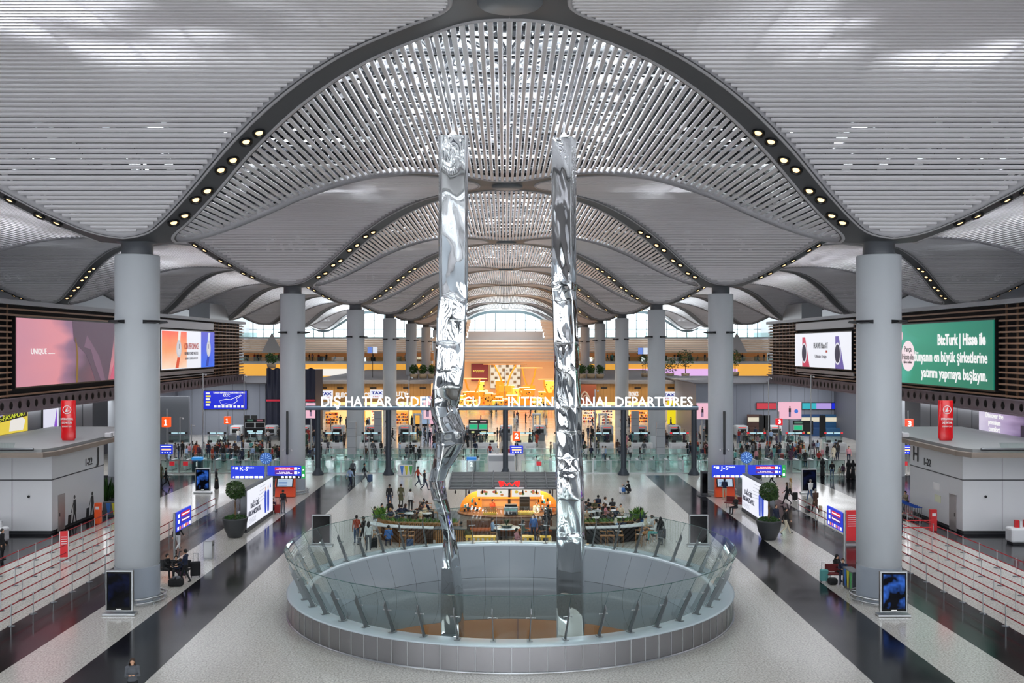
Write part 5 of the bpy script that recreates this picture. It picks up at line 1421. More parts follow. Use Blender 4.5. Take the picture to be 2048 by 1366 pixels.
# dark patterned café floor mats
for s in (-1, 1):
    b = MB(); b.prism([(KX+s*3.8, 64.7), (KX+s*8.2, 65.5), (KX+s*8.4, 72.0), (KX+s*6.0, 76.0), (KX+s*3.4, 76.0)][::(1 if s > 0 else -1)], 'z', .004, .02)
    m_ = mat('mat_slate', '#4a4b52', .35); tag(b.build('floor_mat', m_), 'slate grey café floor under the %s group of tables' % ('left' if s < 0 else 'right'), 'floor mat')
b = MB(); b.prism([(KX-5.2, 66), (KX+5.2, 66), (KX+5.2, 72.2), (KX-5.2, 72.2)], 'z', .002, .012); tag(b.build('floor_mat', mat('mat_terracotta', '#a86a4c', .25)), 'terracotta coloured floor field around the coffee kiosk', 'floor mat')
# chair and table prototypes
def chair_proto():
    t = thing('cafe_chair', '', 'chair')
    b = MB(); b.bbox((0, 0, .45), (.44, .44, .05), .015); b.build('seat', M['wood'], t)
    b = MB(); b.path([(-.2+.4*i/8, .2+.05*sin(pi*i/8), .74) for i in range(9)], .035, n=6); b.tube((-.19, .2, .45), (-.2, .22, .76), .016, n=6); b.tube((.19, .2, .45), (.2, .22, .76), .016, n=6); b.build('backrest', M['wood'], t)
    for sx in (-1, 1):
        for sy in (-1, 1): b = MB(); b.tube((.17*sx, .17*sy, .45), (.21*sx, .21*sy, 0), .018, .013, n=6); b.build('leg', M['wood'], t)
    return t
def table_proto(r, h=.74):
    t = thing('cafe_table', '', 'table')
    b = MB(); b.lathe([(0, h-.03), (r, h-.03), (r, h), (0, h)], 28); b.build('tabletop', M['white'], t)
    b = MB(); b.tube((0, 0, .02), (0, 0, h-.03), .03, n=8); b.lathe([(0, 0), (.24, 0), (.22, .02), (0, .03)], 20); b.build('pedestal', M['dark'], t); return t
CP = chair_proto(); TP = table_proto(.4); n_ = [0, 0]
def chair(x, y, f, label, group):
    n_[0] += 1
    if n_[0] == 1: CP.location = (x, y, 0); CP.rotation_euler = (0, 0, radians(f)); CP['label'] = label; CP['group'] = group; return CP
    return dup(CP, (x, y, 0), radians(f), label, group)
def table(x, y, label, group):
    n_[1] += 1
    if n_[1] == 1: TP.location = (x, y, 0); TP['label'] = label; TP['group'] = group; return TP
    return dup(TP, (x, y, 0), 0, label, group)
def seat_at(px, py, z=1.21): Y = (CZ-z)*F/(py-694); return wx(px, Y), Y
def head_at(px, py, z=1.64): Y = (CZ-z)*F/(py-694); return wx(px, Y), Y
L_ = [  # px, py of a seated head, facing, top, trousers, hair, hair colour, words
 (780, 1004, 20, 'black', 'black', 'long', 1, 'in a black top with long brown hair, back row'), (766, 1011, 60, 'black', 'beige', 'short', 0, 'in black leaning over a table'),
 (781, 1019, 200, 'navy', 'black', 'short', 3, 'in a navy top seen from behind'), (803, 1012, 180, 'navy', 'navy', 'short', 0, 'in a white cap and navy jacket seen from behind'),
 (846, 1001, 330, 'black', 'black', 'short', 0, 'in black by the empty oak chairs'), (842, 1010, 270, 'plum', 'black', 'short', 0, 'in a grey-purple top bent forward'),
 (838, 1019, 250, 'cream', 'black', 'short', 0, 'in a cream shirt, near the slate floor'), (829, 1024, 180, 'brown', 'black', 'short', 0, 'in a brown jacket seen from behind'),
 (752, 1017, 70, 'black', 'grey', 'short', 0, 'in dark clothes beside the leafy planter end')]
R_ = [(1189, 1001, 0, 'olive', 'black', 'bun', 1, 'in a dark top holding both hands to the head'), (1209, 996, 80, 'white', 'black', 'short', 1, 'in a white shirt turned to the right'),
 (1225, 999, 180, 'black', 'black', 'short', 0, 'in a black coat seen from behind'), (1242, 1012, 0, 'cream', 'olive', 'short', 0, 'in a cream shirt looking down at a phone'),
 (1263, 1025, 250, 'black', 'black', 'long', 0, 'with long black hair, at the right edge'), (1177, 1000, 180, 'black', 'black', 'short', 0, 'in a black coat next to the right sculpture'),
 (1196, 993, 180, 'navy', 'navy', 'short', 0, 'in a dark blue jacket seen from behind'), (1182, 1032, 150, 'black', 'grey', 'short', 0, 'in dark clothes in the front row by the sculpture'),
 (1207, 1025, 200, 'black', 'navy', 'short', 0, 'in black in the middle of the group'), (1226, 1031, 30, 'navy', 'black', 'short', 1, 'in navy in the middle of the group'),
 (1246, 1040, 180, 'navy', 'black', 'short', 0, 'in navy, back turned, front row'), (1234, 1040, 120, 'sky', 'black', 'cover', 1, 'in a pale blue wrap in the front row'),
 (1197, 1041, 200, 'brown', 'black', 'long', 1, 'in brown in the front row near the plants'), (1271, 1040, 230, 'cream', 'black', 'short', 0, 'in a cream top at the right end of the front row'),
 (1214, 1011, 90, 'pink', 'black', 'long', 1, 'with a bright pink cardigan')]
for side, lst in (('left', L_), ('right', R_)):
    pts_ = []
    for (px, py, f, top, bot, hair, hc, wds) in lst:
        x, y = seat_at(px, py); pts_.append((x, y))
        person(x, y, 'lean' if px % 2 else 'sit', f, top, bot, hair, hc, 0, 'seated guest %s, %s café' % (wds, side))
        a = radians(f); chair(x+sin(-a)*-.1*1, y+cos(a)*.1, f, 'oak café chair under a seated guest in the %s café seats' % side, 'occupied oak chairs in the %s café seats' % side)
    tl = [(773, 1028), (790, 1032), (820, 1026), (853, 1026), (800, 1045), (758, 1040)] if side == 'left' else [(1196, 1021), (1232, 1020), (1180, 1023), (1245, 1034), (1196, 1035), (1262, 1048), (1215, 1044)]
    for (px, py) in tl:
        Y = (CZ-.74)*F/(py-694); table(wx(px, Y), Y, 'round white café table in the %s café seats' % side, 'round white tables in the %s café seats' % side)
for (px, py, f) in ((862, 1012, 90), (857, 1007, 200), (870, 1018, 270)):
    Y = (CZ-.7)*F/(py-694); chair(wx(px, Y), Y, f, 'empty oak café chair beside the left sculpture', 'empty oak chairs by the left sculpture')
rq = random.Random(31)
for side, (xa, xb) in (('left', (-7.6, -4.0)), ('right', (4.2, 7.9))):
    for i in range(7):
        x, y = rq.uniform(xa, xb), rq.uniform(66.3, 72.5)
        person(x, y, rq.choice(('sit', 'lean')), rq.uniform(0, 360), rq.choice(('black', 'navy', 'grey', 'brown', 'black', 'beige')), 'black', rq.choice(('short', 'long', 'bun')), rq.randrange(3), 0, 'café guest in plain clothes among the tables of the %s café seats' % side, 'other guests in the %s café seats' % side)
        chair(x, y+.05, 0, 'oak café chair under a seated guest in the %s café seats' % side, 'occupied oak chairs in the %s café seats' % side)
# in front of the kiosk
for (px, py, f, top, bot, hair, hc, wds) in ((988, 1040, 80, 'sky', 'black', 'short', 1, 'in a pale blue shirt at the white table before the kiosk'), (1049, 1044, 100, 'green', 'navy', 'cover', 0, 'in a dark green hooded top before the kiosk'),
     (1036, 1061, 60, 'pink', 'black', 'short', 0, 'in a pink hooded top at the yellow table'), (925, 1047, 120, 'black', 'black', 'short', 0, 'in black at the left end of the yellow table'),
     (936, 1054, 200, 'olive', 'brown', 'long', 1, 'in olive at the left end of the yellow table'), (1083, 1046, 200, 'black', 'navy', 'short', 1, 'in black, back turned, right of the yellow table'), (1090, 1057, 180, 'navy', 'black', 'short', 0, 'in a dark blue jacket low beside the right sculpture')):
    x, y = seat_at(px, py); person(x, y, 'sit', f, top, bot, hair, hc, 0, 'seated guest %s' % wds); chair(x, y, f, 'dark-backed chair under a guest before the coffee kiosk', 'chairs before the coffee kiosk')
t = table(wx(1013, 64.2), 64.9, 'large white round table with a bowl plant before the kiosk', None); t.scale = (2.2, 2.2, 1)
rr = random.Random(4); pl = thing('bowl_plant', 'spiky green plant in a dark bowl on the large white table', 'plant', (wx(1013, 64.2), 64.9, .75))
b = MB(); b.lathe([(0, 0), (.3, 0), (.42, .16), (.38, .16), (0, .12)], 20); b.build('bowl', mat('bowl_green', '#2c3f3c', .5), pl)
b = MB()
for i in range(26):
    a = rr.uniform(0, 6.3); l = rr.uniform(.2, .45); h = rr.uniform(.3, .6); e = Vector((cos(a)*l, sin(a)*l, .1+h)); m_ = e*.5+Vector((0, 0, .12)); sd = Vector((-sin(a)*.03, cos(a)*.03, 0)); b.add([(0, 0, .1), m_-sd, e, m_+sd], [(0, 1, 2, 3)])
b.build('spiky_leaves', M['dleaf'], pl)
for (xa, xb, lab, n) in ((wx(931, 61.5), wx(992, 61.5), 'left of the middle', 7), (wx(1043, 61.5), wx(1068, 61.5), 'right of the middle', 3), (wx(1080, 61.5), wx(1102, 61.5), 'close to the right sculpture', 2)):
    t = thing('yellow_bench_table', 'long yellow-edged table on white legs behind the ring, %s' % lab, 'table', ((xa+xb)/2, 61.5, 0)); w_ = xb-xa
    b = MB(); b.box(-w_/2, w_/2, -.3, .35, .76, .82); b.build('tabletop', mat('yellow_edge', '#e9b83a', .4, emit=.15), t)
    for i in range(n):
        xx = -w_/2+.1+(w_-.2)*i/max(1, n-1); b = MB(); b.box(xx-.06, xx+.06, -.28, -.2, 0, .76, 0); b.box(xx-.06, xx+.06, -.285, -.2, .62, .76, 1); b.build('leg', [M['offwhite'], mat('yellow_edge', '#e9b83a')], t)
t = thing('banquette', 'long orange upholstered bench along the kiosk counter front', 'bench', (KX, 66.0, 0))
b = MB(); b.bbox((0, 0, .42), (5.6, .55, .16), .04); b.build('seat', mat('orange_seat', '#d2682a', .5), t); b = MB(); b.box(-2.8, 2.8, -.2, .25, 0, .34); b.build('base', M['dwood'], t)
b = MB(); b.bbox((0, .3, .72), (5.6, .1, .5), .03); b.build('backrest', M['dwood'], t)
# standing people around the café
S_ = [(779, 972, 'stand', 180, 'black', 'navy', 'short', 0, 'in black with a blue jacket over the arm behind the left café seats'), (802, 971, 'standcoat', 170, 'olive', 'black', 'short', 1, 'in a long olive coat behind the left café seats'),
 (821, 981, 'stand', 170, 'white', 'black', 'short', 0, 'waiter in a white shirt and dark trousers seen from behind'), (713, 1034, 'stand', 200, 'rust', 'denim', 'short', 0, 'in a rust red top with a red bag left of the café bar'),
 (727, 1037, 'trolley', 250, 'black', 'black', 'short', 1, 'in black leaning over the marble bar'), (737, 1047, 'stand', 190, 'white', 'grey', 'long', 0, 'with long black hair and white top at the left bar'),
 (1282, 1019, 'trolley', 180, 'navy', 'blue', 'short', 0, 'in a dark jacket bending over beside the tall leafy plant'), (1321, 1038, 'stand', 200, 'black', 'grey', 'cover', 0, 'in black at the outer end of the right bar'),
 (1067, 1032, 'stand', 0, 'blue', 'navy', 'short', 1, 'in a blue and black top before the kiosk counter'), (1096, 1013, 'standcoat', 170, 'black', 'black', 'short', 0, 'tall, in a black jacket at the kiosk counter'),
 (1092, 1026, 'stand', 160, 'black', 'black', 'short', 0, 'in black behind the tall customer at the kiosk')]
for (px, py, k_, f, top, bot, hair, hc, wds) in S_:
    x, y = head_at(px, py); person(x, y, k_, f, top, bot, hair, hc, 0, 'person %s' % wds)
person(wx(1073, 69.), 69.0, 'work', 0, 'cream', 'black', 'bun', 1, 0, 'kiosk cashier in a cream top behind the counter'); person(wx(985, 70), 70.3, 'work', 40, 'orange', 'black', 'short', 0, 1, 'kiosk worker in orange bending before the back shelves')
B_ = [(777, 1054, 190, 'blue', 'navy', 'short', 0, 'in a bright blue top at the left bar'), (1294, 1035, 100, 'cream', 'grey', 'short', 0, 'in cream at the far end of the right bar'), (1301, 1034, 250, 'white', 'navy', 'bun', 1, 'with tied hair and white top at the right bar'), (1309, 1042, 260, 'white', 'teal', 'short', 0, 'in a white shirt and teal trousers at the right bar')]
st_ = None
for (px, py, f, top, bot, hair, hc, wds) in B_:
    x, y = seat_at(px, py, 1.5); person(x, y, 'sit', f, top, bot, hair, hc, 0, 'person %s, on a stool' % wds, z=.29)
def stool(x, y, f, lab, g):
    global st_
    if st_ is None:
        t = thing('bar_stool', lab, 'stool', (x, y, 0), radians(f), g); st_ = t
        b = MB(); b.bbox((0, 0, .72), (.4, .38, .05), .015); b.build('seat', M['wood'], t)
        b = MB(); b.path([(-.19+.38*i/6, .18, 1.02) for i in range(7)], .03, n=6); b.tube((-.18, .17, .72), (-.19, .18, 1.04), .015, n=6); b.tube((.18, .17, .72), (.19, .18, 1.04), .015, n=6); b.build('backrest', M['wood'], t)
        for sx in (-1, 1):
            for sy in (-1, 1): b = MB(); b.tube((.16*sx, .15*sy, .7), (.2*sx, .2*sy, 0), .016, n=6); b.build('leg', M['wood'], t)
    else: dup(st_, (x, y, 0), radians(f), lab, g)
for px, Y in ((777, 63.0), (724, 63.6), (805, 62.2), (822, 62.1), (752, 62.6)): stool(wx(px, Y), Y, 190, 'oak bar stool along the left café bar', 'oak stools at the left bar')
for px, Y in ((1207, 62.2), (1222, 62.2), (1278, 62.6), (1286, 63.0), (1293, 63.5), (1300, 64.1), (1309, 65.0), (1316, 66.), (1240, 62.3)): stool(wx(px, Y), Y, 160, 'oak bar stool along the right café bar', 'oak stools at the right bar')
suitcase(wx(748, 62), 61.9, 20, 'black', 'black suitcase standing by the left café bar'); suitcase(wx(1325, 65), 65., 10, 'grey', 'dark grey suitcase standing at the outer end of the right bar'); suitcase(wx(820, 61.4), 61.4, 0, 'denim', 'blue suitcase under the left café bar')
# ================================================================== portal sign in front of passport control
pm = mat('portal_steel', '#3f4650', .4, .3)
P = thing('portal_sign', 'dark steel portal carrying big white letters DIŞ HATLAR GİDEN YOLCU and INTERNATIONAL DEPARTURES', 'sign', (0, 97.3, 0))
for px in (636, 777, 1011, 1247, 1388):
    x = wx(px, 97.3); b = MB(); b.tube((x, 0, .55), (x, 0, 6.3), .26, n=20); b.lathe([(.55, 0), (.55, .12), (.3, .55), (.26, .7)], 20, c=(x, 0, 0)); b.build('post', pm, P)
x0_, x1_ = wx(612, 97.3), wx(1396, 97.3)
b = MB(); b.bbox(((x0_+x1_)/2, 0, 6.45), (x1_-x0_, .6, .42), .06); b.build('beam', mat('beam_blue', '#5b6775', .35, .4), P)
b = MB(); b.box(x0_, x1_, -.36, -.3, 6.52, 6.6); b.build('beam_light', mat('beam_light', '#b9d4e8', .3, emit=.8), P)
LM = mat('letter_white', '#ffffff', .4, emit=1.6)
for (s_, pa, pb) in (('DIŞ HATLAR GİDEN YOLCU', 643, 960), ('INTERNATIONAL DEPARTURES', 1016, 1384)):
    xa, xb = wx(pa, 96.9), wx(pb, 96.9)
    text(s_, 1.36, LM, name='sign_letters', parent=P, loc=((xa+xb)/2, -.5, 7.0 if s_[0] == 'I' else 7.02), ext=.08, fit=xb-xa, bold=.008)
# --- glass barrier in front of the gates
bar0 = None
for px in range(340, 1700, 36):
    x = wx(px, 98.6)
    if abs(x) < 2.2: continue
    side = 'left' if x < 0 else 'right'
    if bar0 is None:
        bar0 = thing('glass_barrier', '', 'barrier', (x, 98.6, 0)); b = MB(); b.box(-.82, .82, -.006, .006, .08, 1.25); b.build('glass_pane', M['glassg'], bar0)
        b = MB(); b.box(-.86, -.82, -.03, .03, 0, 1.3); b.box(.82, .86, -.03, .03, 0, 1.3); b.box(-.86, .86, -.03, .03, 1.25, 1.31); b.box(-.86, .86, -.05, .05, 0, .07); b.build('frame', M['steel'], bar0); o = bar0
    else: o = dup(bar0, (x, 98.6, 0), 0)
    o['label'] = 'steel framed glass barrier panel before the gates, %s of the middle' % side; o['group'] = 'glass barrier panels %s of the middle' % side
# --- automatic gates
gt0 = None
for i in range(46):
    x = -33.5+1.46*i
    if abs(x) < 2.4: continue
    side = 'left' if x < 0 else 'right'
    if gt0 is None:
        gt0 = thing('entry_gate', '', 'gate', (x, 102, 0)); b = MB(); b.bbox((0, 0, .52), (.28, 2.2, 1.0), .05); b.cbox((0, -1.0, 1.03), (.2, .2, .05), mi=1); b.build('cabinet', [mat('gate_white', '#d5dbde', .25), M['black']], gt0)
        b = MB(); b.box(.14, .7, -.01, .01, .2, 1.15); b.build('glass_wing', M['glassg'], gt0); o = gt0
        b = MB(); b.tube((0, -.9, 1.0), (0, -.9, 1.3), .02, n=6); b.cbox((0, -.92, 1.33), (.12, .06, .16)); b.build('reader', M['dark'], gt0)
    else: o = dup(gt0, (x, 102, 0), 0)
    o['label'] = 'white automatic gate cabinet in the row behind the glass barrier, %s of the middle' % side; o['group'] = 'automatic gates %s of the middle' % side
for Yb in (106.5, 112.5):
    b0 = None
    for i in range(34):
        x = -33.+2.0*i
        if abs(x) < 3: continue
        if b0 is None:
            b0 = thing('queue_glass_rail', 'low glass queue rail panel in the %s row before the passport desks' % ('front' if Yb < 110 else 'rear'), 'barrier', (x, Yb, 0), group='glass queue rails, %s row' % ('front' if Yb < 110 else 'rear'))
            b = MB(); b.box(-.97, .97, -.006, .006, .1, 1.0); b.build('glass_pane', M['glassg'], b0); b = MB(); b.tube((-1, 0, 1.04), (1, 0, 1.04), .025, n=6); b.tube((-.97, 0, 0), (-.97, 0, 1.04), .025, n=6); b.build('rail', M['steel'], b0)
        else: dup(b0, (x, Yb, 0), 0)
# --- passport desks
d0 = None
for k in range(-4, 14):
    px = 663.5+77.4*k; x = wx(px, 118)
    if abs(x) > 39: continue
    if d0 is None:
        d0 = thing('passport_desk', '', 'desk', (x, 118, 0))
        b = MB(); b.bbox((0, 0, .58), (2.5, 1.0, 1.14), .06); b.box(-1.0, -.1, -.52, -.5, .2, .8, 1); b.box(.1, 1.0, -.52, -.5, .2, .8, 1); b.build('counter', [M['white'], M['offwhite']], d0)
        for sx in (-.7, .6): b = MB(); b.cbox((sx, .1, 1.3), (.5, .05, .28)); b.tube((sx, .1, 1.1), (sx, .1, 1.3), .03, n=6); b.build('monitor', M['black'], d0)
        for sx in (-.9, .9): b = MB(); b.tube((sx, .5, 1.1), (sx, .5, 2.15), .025, n=6); b.build('sign_post', M['dsteel'], d0)
        b = MB(); b.bbox((0, .5, 2.25), (2.2, .1, .2), .02); sg = b.build('sign_board', M['dark'], d0)
        b = MB(); b.box(-.8, -.05, .44, .45, 2.2, 2.3); b.box(.05, .8, .44, .45, 2.2, 2.3); b.build('sign_text', mat('sign_cyan', '#bfe6ef', .4, emit=1.), sg)
        b = MB(); b.box(-1.2, 1.2, .9, .91, .2, 1.9); b.build('glass_screen', M['glass'], d0); o = d0
    else: o = dup(d0, (x, 118, 0), 0)
    sd = 'left' if x < -6 else ('right' if x > 6 else 'middle'); o['label'] = 'white passport desk with a lit sign board above, in the %s part of the row' % sd; o['group'] = 'passport desks, %s part of the row' % sd
    if x > 19:   # red ended sign boards on the right
        for c in o.children:
            if c.name.startswith('sign_board'):
                for sx in (-1, 1): b = MB(); b.box(min(sx*.85, sx*1.1), max(sx*.85, sx*1.1), .43, .45, 2.17, 2.33); b.build('red_end', mat('red_lit', '#e0303a', .4, emit=.8), c)
# --- scanners
s0 = None
for k in range(17):
    x = -36+4.5*k; Y = 141
    if s0 is None:
        s0 = thing('baggage_scanner', '', 'scanner', (x, Y-5, 0))
        b = MB(); b.bbox((0, 0, 1.15), (1.7, 1.8, 1.3), .2); b.build('hood', mat('scanner_white', '#c9ced2', .3), s0)
        b = MB(); b.box(-.55, .55, -.93, -.9, .85, 1.35); b.build('tunnel', M['black'], s0)
        b = MB(); b.box(-.6, .6, -3.2, 3.0, .6, .75); b.box(-.6, .6, -3.0, -2.9, 0, .6); b.box(-.6, .6, 2.7, 2.8, 0, .6); b.build('conveyor', M['dsteel'], s0)
        b = MB(); b.box(-.5, .5, -.93, -.9, 1.5, 1.6); b.build('light_strip', mat('scan_red', '#e24a40', .4, emit=.7), s0); o = s0
    else: o = dup(s0, (x, Y-5, 0), 0)
    sd = 'left' if x < -12 else ('right' if x > 12 else 'middle'); o['label'] = 'grey white baggage scanner with a dark tunnel in the %s part of the security row' % sd; o['group'] = 'baggage scanners, %s part' % sd
# body scanner arches
for px in (900, 1073, 1122, 1205, 835):
    x = wx(px, 148); t = thing('scanner_arch', 'pale grey walk-through scanner arch behind the baggage scanners', 'scanner', (x, 148, 0), group='walk-through scanner arches')
    b = MB(); b.box(-.6, -.35, -.4, .4, 0, 2.4); b.box(.35, .6, -.4, .4, 0, 2.4); b.bbox((0, 0, 2.45), (1.3, 1.1, .25), .08); b.build('arch', M['offwhite'], t)
# --- grey pylons with round lamps
for (px, Y, h, sd) in ((704, 112, 4.0, 'beside the third left column'), (756, 128, 4.2, 'between the third and fourth left columns'), (1321, 112, 4.0, 'beside the third right column'), (1270, 128, 4.2, 'between the third and fourth right columns')):
    x = wx(px, Y); t = thing('service_pylon', 'square grey pylon with a round black port, %s' % sd, 'pylon', (x, Y, 0))
    b = MB(); b.box(-.45, .45, -.4, .4, 0, h); [b.box(-.46, .46, -.41, .41, z, z+.02, 1) for z in (1.2, 2.4, 3.3)]; b.build('body', [M['lgrey'], M['dgrey']], t)
    b = MB(); b.lathe([(0, -.05), (.27, -.05), (.27, .02)], 20); o = b.build('port', M['black'], t); o.location = (0, -.4, h-.55); o.rotation_euler = (pi/2*3*0+pi/2, 0, 0)
# --- dark vertical line-array speakers and cameras on the second columns
for s in (-1, 1):
    x = 18*s-.6*s*1.0; t = thing('column_speaker', 'tall slim black speaker hanging in front of the second %s column' % ('left' if s < 0 else 'right'), 'speaker', (wx(575 if s < 0 else 1448, 83.8), 83.7, 0))
    b = MB(); b.bbox((0, 0, 5.2), (.18, .16, 3.6), .03); b.build('body', M['black'], t); b = MB(); b.tube((0, 0, 0), (0, 0, 3.4), .03, n=8); b.build('pole', M['steel'], t)
    for q in (-1, 1): b = MB(); b.ball((.34*q, 0, 3.75), .1, 10, 6); b.tube((0, 0, 3.95), (.34*q, 0, 3.85), .02, n=6); b.build('camera', M['offwhite'], t)
# --- number signs and small blue signs on poles
def pole_sign(px, Y, ptop, pbot, w, txt, label, col='#f2571a', blue=None):
    x = wx(px, Y); zt, zb_ = wz(ptop, Y), wz(pbot, Y); t = thing('pole_sign', label, 'sign', (x, Y, 0))
    b = MB(); b.tube((0, .1, 0), (0, .1, zt+.8), .06, n=10); b.build('pole', M['steel'], t)
    b = MB(); b.bbox((0, 0, (zt+zb_)/2), (w, w*.8 if txt else .12, zt-zb_), .02); p = b.build('sign_box', mat('sign_'+col[1:], col, .4, emit=.75), t)
    if txt == '1':
        b = MB(); h_ = (zt-zb_)*.52; zc = (zt+zb_)/2; b.prism([(-.03, zc-h_/2), (.06, zc-h_/2), (.06, zc+h_/2), (-.03, zc+h_/2), (-.13, zc+h_*.32), (-.1, zc+h_*.2), (-.03, zc+h_*.28)], 'y', -w*.42, -w*.4); b.box(-.14, .16, -w*.42, -w*.4, zc-h_/2-.06, zc-h_/2); b.build('numeral', M['wtext'], p)
    elif txt: text(txt, (zt-zb_)*.8, M['wtext'], parent=p, loc=(0, -w*.41, (zt+zb_)/2), bold=.03)
    if blue:
        z1, z2 = wz(blue[0], Y), wz(blue[1], Y); b = MB(); b.bbox((0, -.08, (z1+z2)/2), (1.3, .1, z1-z2), .06); q = b.build('blue_box', mat('sign_blue_lit', '#1b35c4', .4, emit=.8), t)
        b = MB(); b.box(-.45, .5, -.14, -.13, (z1+z2)/2-.08, (z1+z2)/2+.08, 0); b.box(-.5, .5, -.14, -.13, z1-.2, z1-.14, 1)
        for k in range(4): b.box(-.42+.26*k, -.3+.26*k, -.14, -.13, z2+.12, z2+.2, 1)
        b.build('sign_text', [mat('lit_amber', '#f6c08a', .4, emit=1.), M['wtext']], q)
    return t
pole_sign(333, 100, 834, 854, .75, '1', 'orange box sign 1 above a small blue sign, right of the front left column', blue=(889, 908))
pole_sign(455, 122, 833, 848, .72, '1', 'orange box sign 1 on a thin pole between the first two left columns')
pole_sign(1033, 101, 863, 881, .72, '2', 'orange box sign 2 above a small blue sign, right of the middle post', blue=(891, 907))
pole_sign(1558, 118, 837, 850, .72, '3', 'red box sign 3 below the pink screen on the right', col='#d8232c')
pole_sign(1817, 100, 838, 857, .75, '3', 'orange-red box sign 3 above a blue sign, beside the front right column', col='#e8442a', blue=(891, 908))
for (px, Y, h) in ((360, 103, 5.2), (383, 101, 4.6), (406, 104, 9.6), (488, 120, 9.0), (818, 104, 9.3), (738, 101, 3.4), (729, 100.8, 3.4), (1190, 103, 8.), (1622, 104, 9.4), (1474, 103, 4.), (1537, 112, 9.), (1010, 150, 9.)):
    x = wx(px, Y); t = thing('camera_pole', 'thin steel pole with a small camera above the queues', 'pole', (x, Y, 0), group='thin camera poles above the queues'); b = MB(); b.tube((0, 0, 0), (0, 0, h), .055, n=8); b.build('pole', M['steel'], t)
    b = MB(); b.tube((0, 0, h-.1), (.3, 0, h-.1), .02, n=6); b.ball((.3, 0, h-.18), .09, 8, 6); b.build('camera', M['offwhite'], t)
# --- hanging boards
def board(px0, px1, p0, p1, Y, label, cells):
    """dark frame with lit cells: (u0,u1,v0,v1,colour,emission)"""
    xa, xb, zt, zb_ = wx(px0, Y), wx(px1, Y), wz(p0, Y), wz(p1, Y); t = thing('info_board', label, 'display', ((xa+xb)/2, Y, 0)); w, h = xb-xa, zt-zb_
    b = MB(); b.bbox((0, 0, (zt+zb_)/2), (w, .25, h), .03); b.build('frame', M['dark'], t)
    for sx in (-.35, .35): b = MB(); b.tube((w*sx, .15, 0), (w*sx, .15, zb_+.2), .05, n=8); b.build('post', M['dsteel'], t)
    for i, (u0, u1, v0, v1, c, e) in enumerate(cells):
        b = MB(); b.box(-w/2+w*u0, -w/2+w*u1, -.14-.004*i, -.13, zb_+h*v0, zb_+h*v1); b.build('panel', mat('bd_%s_%d' % (c[1:], int(e*10)), '#000000' if e else c, .4, emit=e, ecol=c), t)
    return t
gc = [(0.02, .48, .3, .72, '#b9bcc0', .5), (.52, .98, .3, .72, '#b9bcc0', .5), (.05, .45, .36, .66, '#1fc285', .9), (.55, .95, .36, .66, '#1fc285', .9), (.1, .45, .8, .92, '#d9ead2', .8), (.6, .9, .8, .92, '#d9b0b8', .7), (.15, .3, .08, .2, '#e0e8a0', .8), (.65, .9, .08, .2, '#e8e0a0', .8)]
board(937, 976, 839, 868, 120, 'green departure board on posts left of the middle portal post', gc)
board(491, 530, 838, 867, 120, 'departure board with two dark white-framed screens left of the second left column', [(0, 1, .38, .78, '#c8cacc', 0), (.03, .46, .42, .74, '#0c0d10', 0), (.54, .97, .42, .74, '#0c0d10', 0), (.1, .4, .85, .95, '#5f8a78', .6), (.6, .9, .85, .95, '#c07080', .6), (.1, .4, .08, .22, '#bfe6ef', .9), (.6, .9, .08, .22, '#bfe6ef', .9)])
board(1586, 1626, 841, 869, 120, 'departure board with one green and one black screen behind the right queues', [(0, .48, .3, .7, '#b9bcc0', .5), (.04, .44, .35, .65, '#1fc285', .9), (.52, 1, .28, .7, '#0a0a0c', 0), (.05, .45, .8, .92, '#5f8a78', .7), (.3, .4, .06, .2, '#e8e08a', .8), (.5, .56, .06, .22, '#e8e08a', .8), (.7, .9, .06, .2, '#e8e08a', .8)])
def ad_screen(px0, px1, p0, p1, Y, label, c='#f0b9cc'):
    xa, xb, zt, zb_ = wx(px0, Y), wx(px1, Y), wz(p0, Y), wz(p1, Y); t = thing('advert_screen', label, 'display', ((xa+xb)/2, Y, 0)); w, h = xb-xa, zt-zb_
    b = MB(); b.bbox((0, 0, (zt+zb_)/2), (w+.1, .2, h+.1), .02); b.build('frame', M['lgrey'], t); b = MB(); b.box(-w/2, w/2, -.12, -.1, zb_, zt); b.build('picture', em('pk'+c[1:], c, 1.), t)
    b = MB(); b.tube((0, .15, 0), (0, .15, zb_), .09, n=8); b.build('post', M['steel'], t); zc = (zt+zb_)/2; k = h/2.4
    b = MB()
    b.prism([(-.16*k, zc-.2*k), (.16*k, zc-.2*k), (.15*k, zc+.35*k), (-.15*k, zc+.35*k)], 'y', -.135, -.125, 0); b.prism([(.1*k*cos(q*pi/6), zc+.5*k+.13*k*sin(q*pi/6)) for q in range(12)], 'y', -.135, -.125, 1)
    b.prism([(-.14*k, zc-.9*k), (-.02*k, zc-.9*k), (-.02*k, zc-.2*k), (-.14*k, zc-.2*k)], 'y', -.135, -.125, 2); b.prism([(.04*k, zc-.9*k), (.14*k, zc-.9*k), (.14*k, zc-.2*k), (.02*k, zc-.2*k)], 'y', -.135, -.125, 2)
    if w > 1.5: b.prism([(w*.28+.28*k*cos(q*pi/8), zc-.1*k+.28*k*sin(q*pi/8)) for q in range(16)], 'y', -.135, -.125, 3)
    b.build('print', [em('pkdark', '#30252c', .3), em('pkskin', '#7a4a3a', .6), em('pkblue', '#2a3f78', .7), em('pkcirc', '#3f78d8', .9)], t); return t
ad_screen(1556, 1602, 804, 838, 122, 'big pink advertising screen with a standing figure and a blue dot, on the right')
ad_screen(612, 631, 806, 836, 108, 'pink upright screen right of the second left column'); ad_screen(1393, 1416, 806, 838, 108, 'pink upright screen left of the second right column'); ad_screen(847, 864, 800, 838, 125, 'pink upright screen close to the left sculpture', '#f2c4d0')
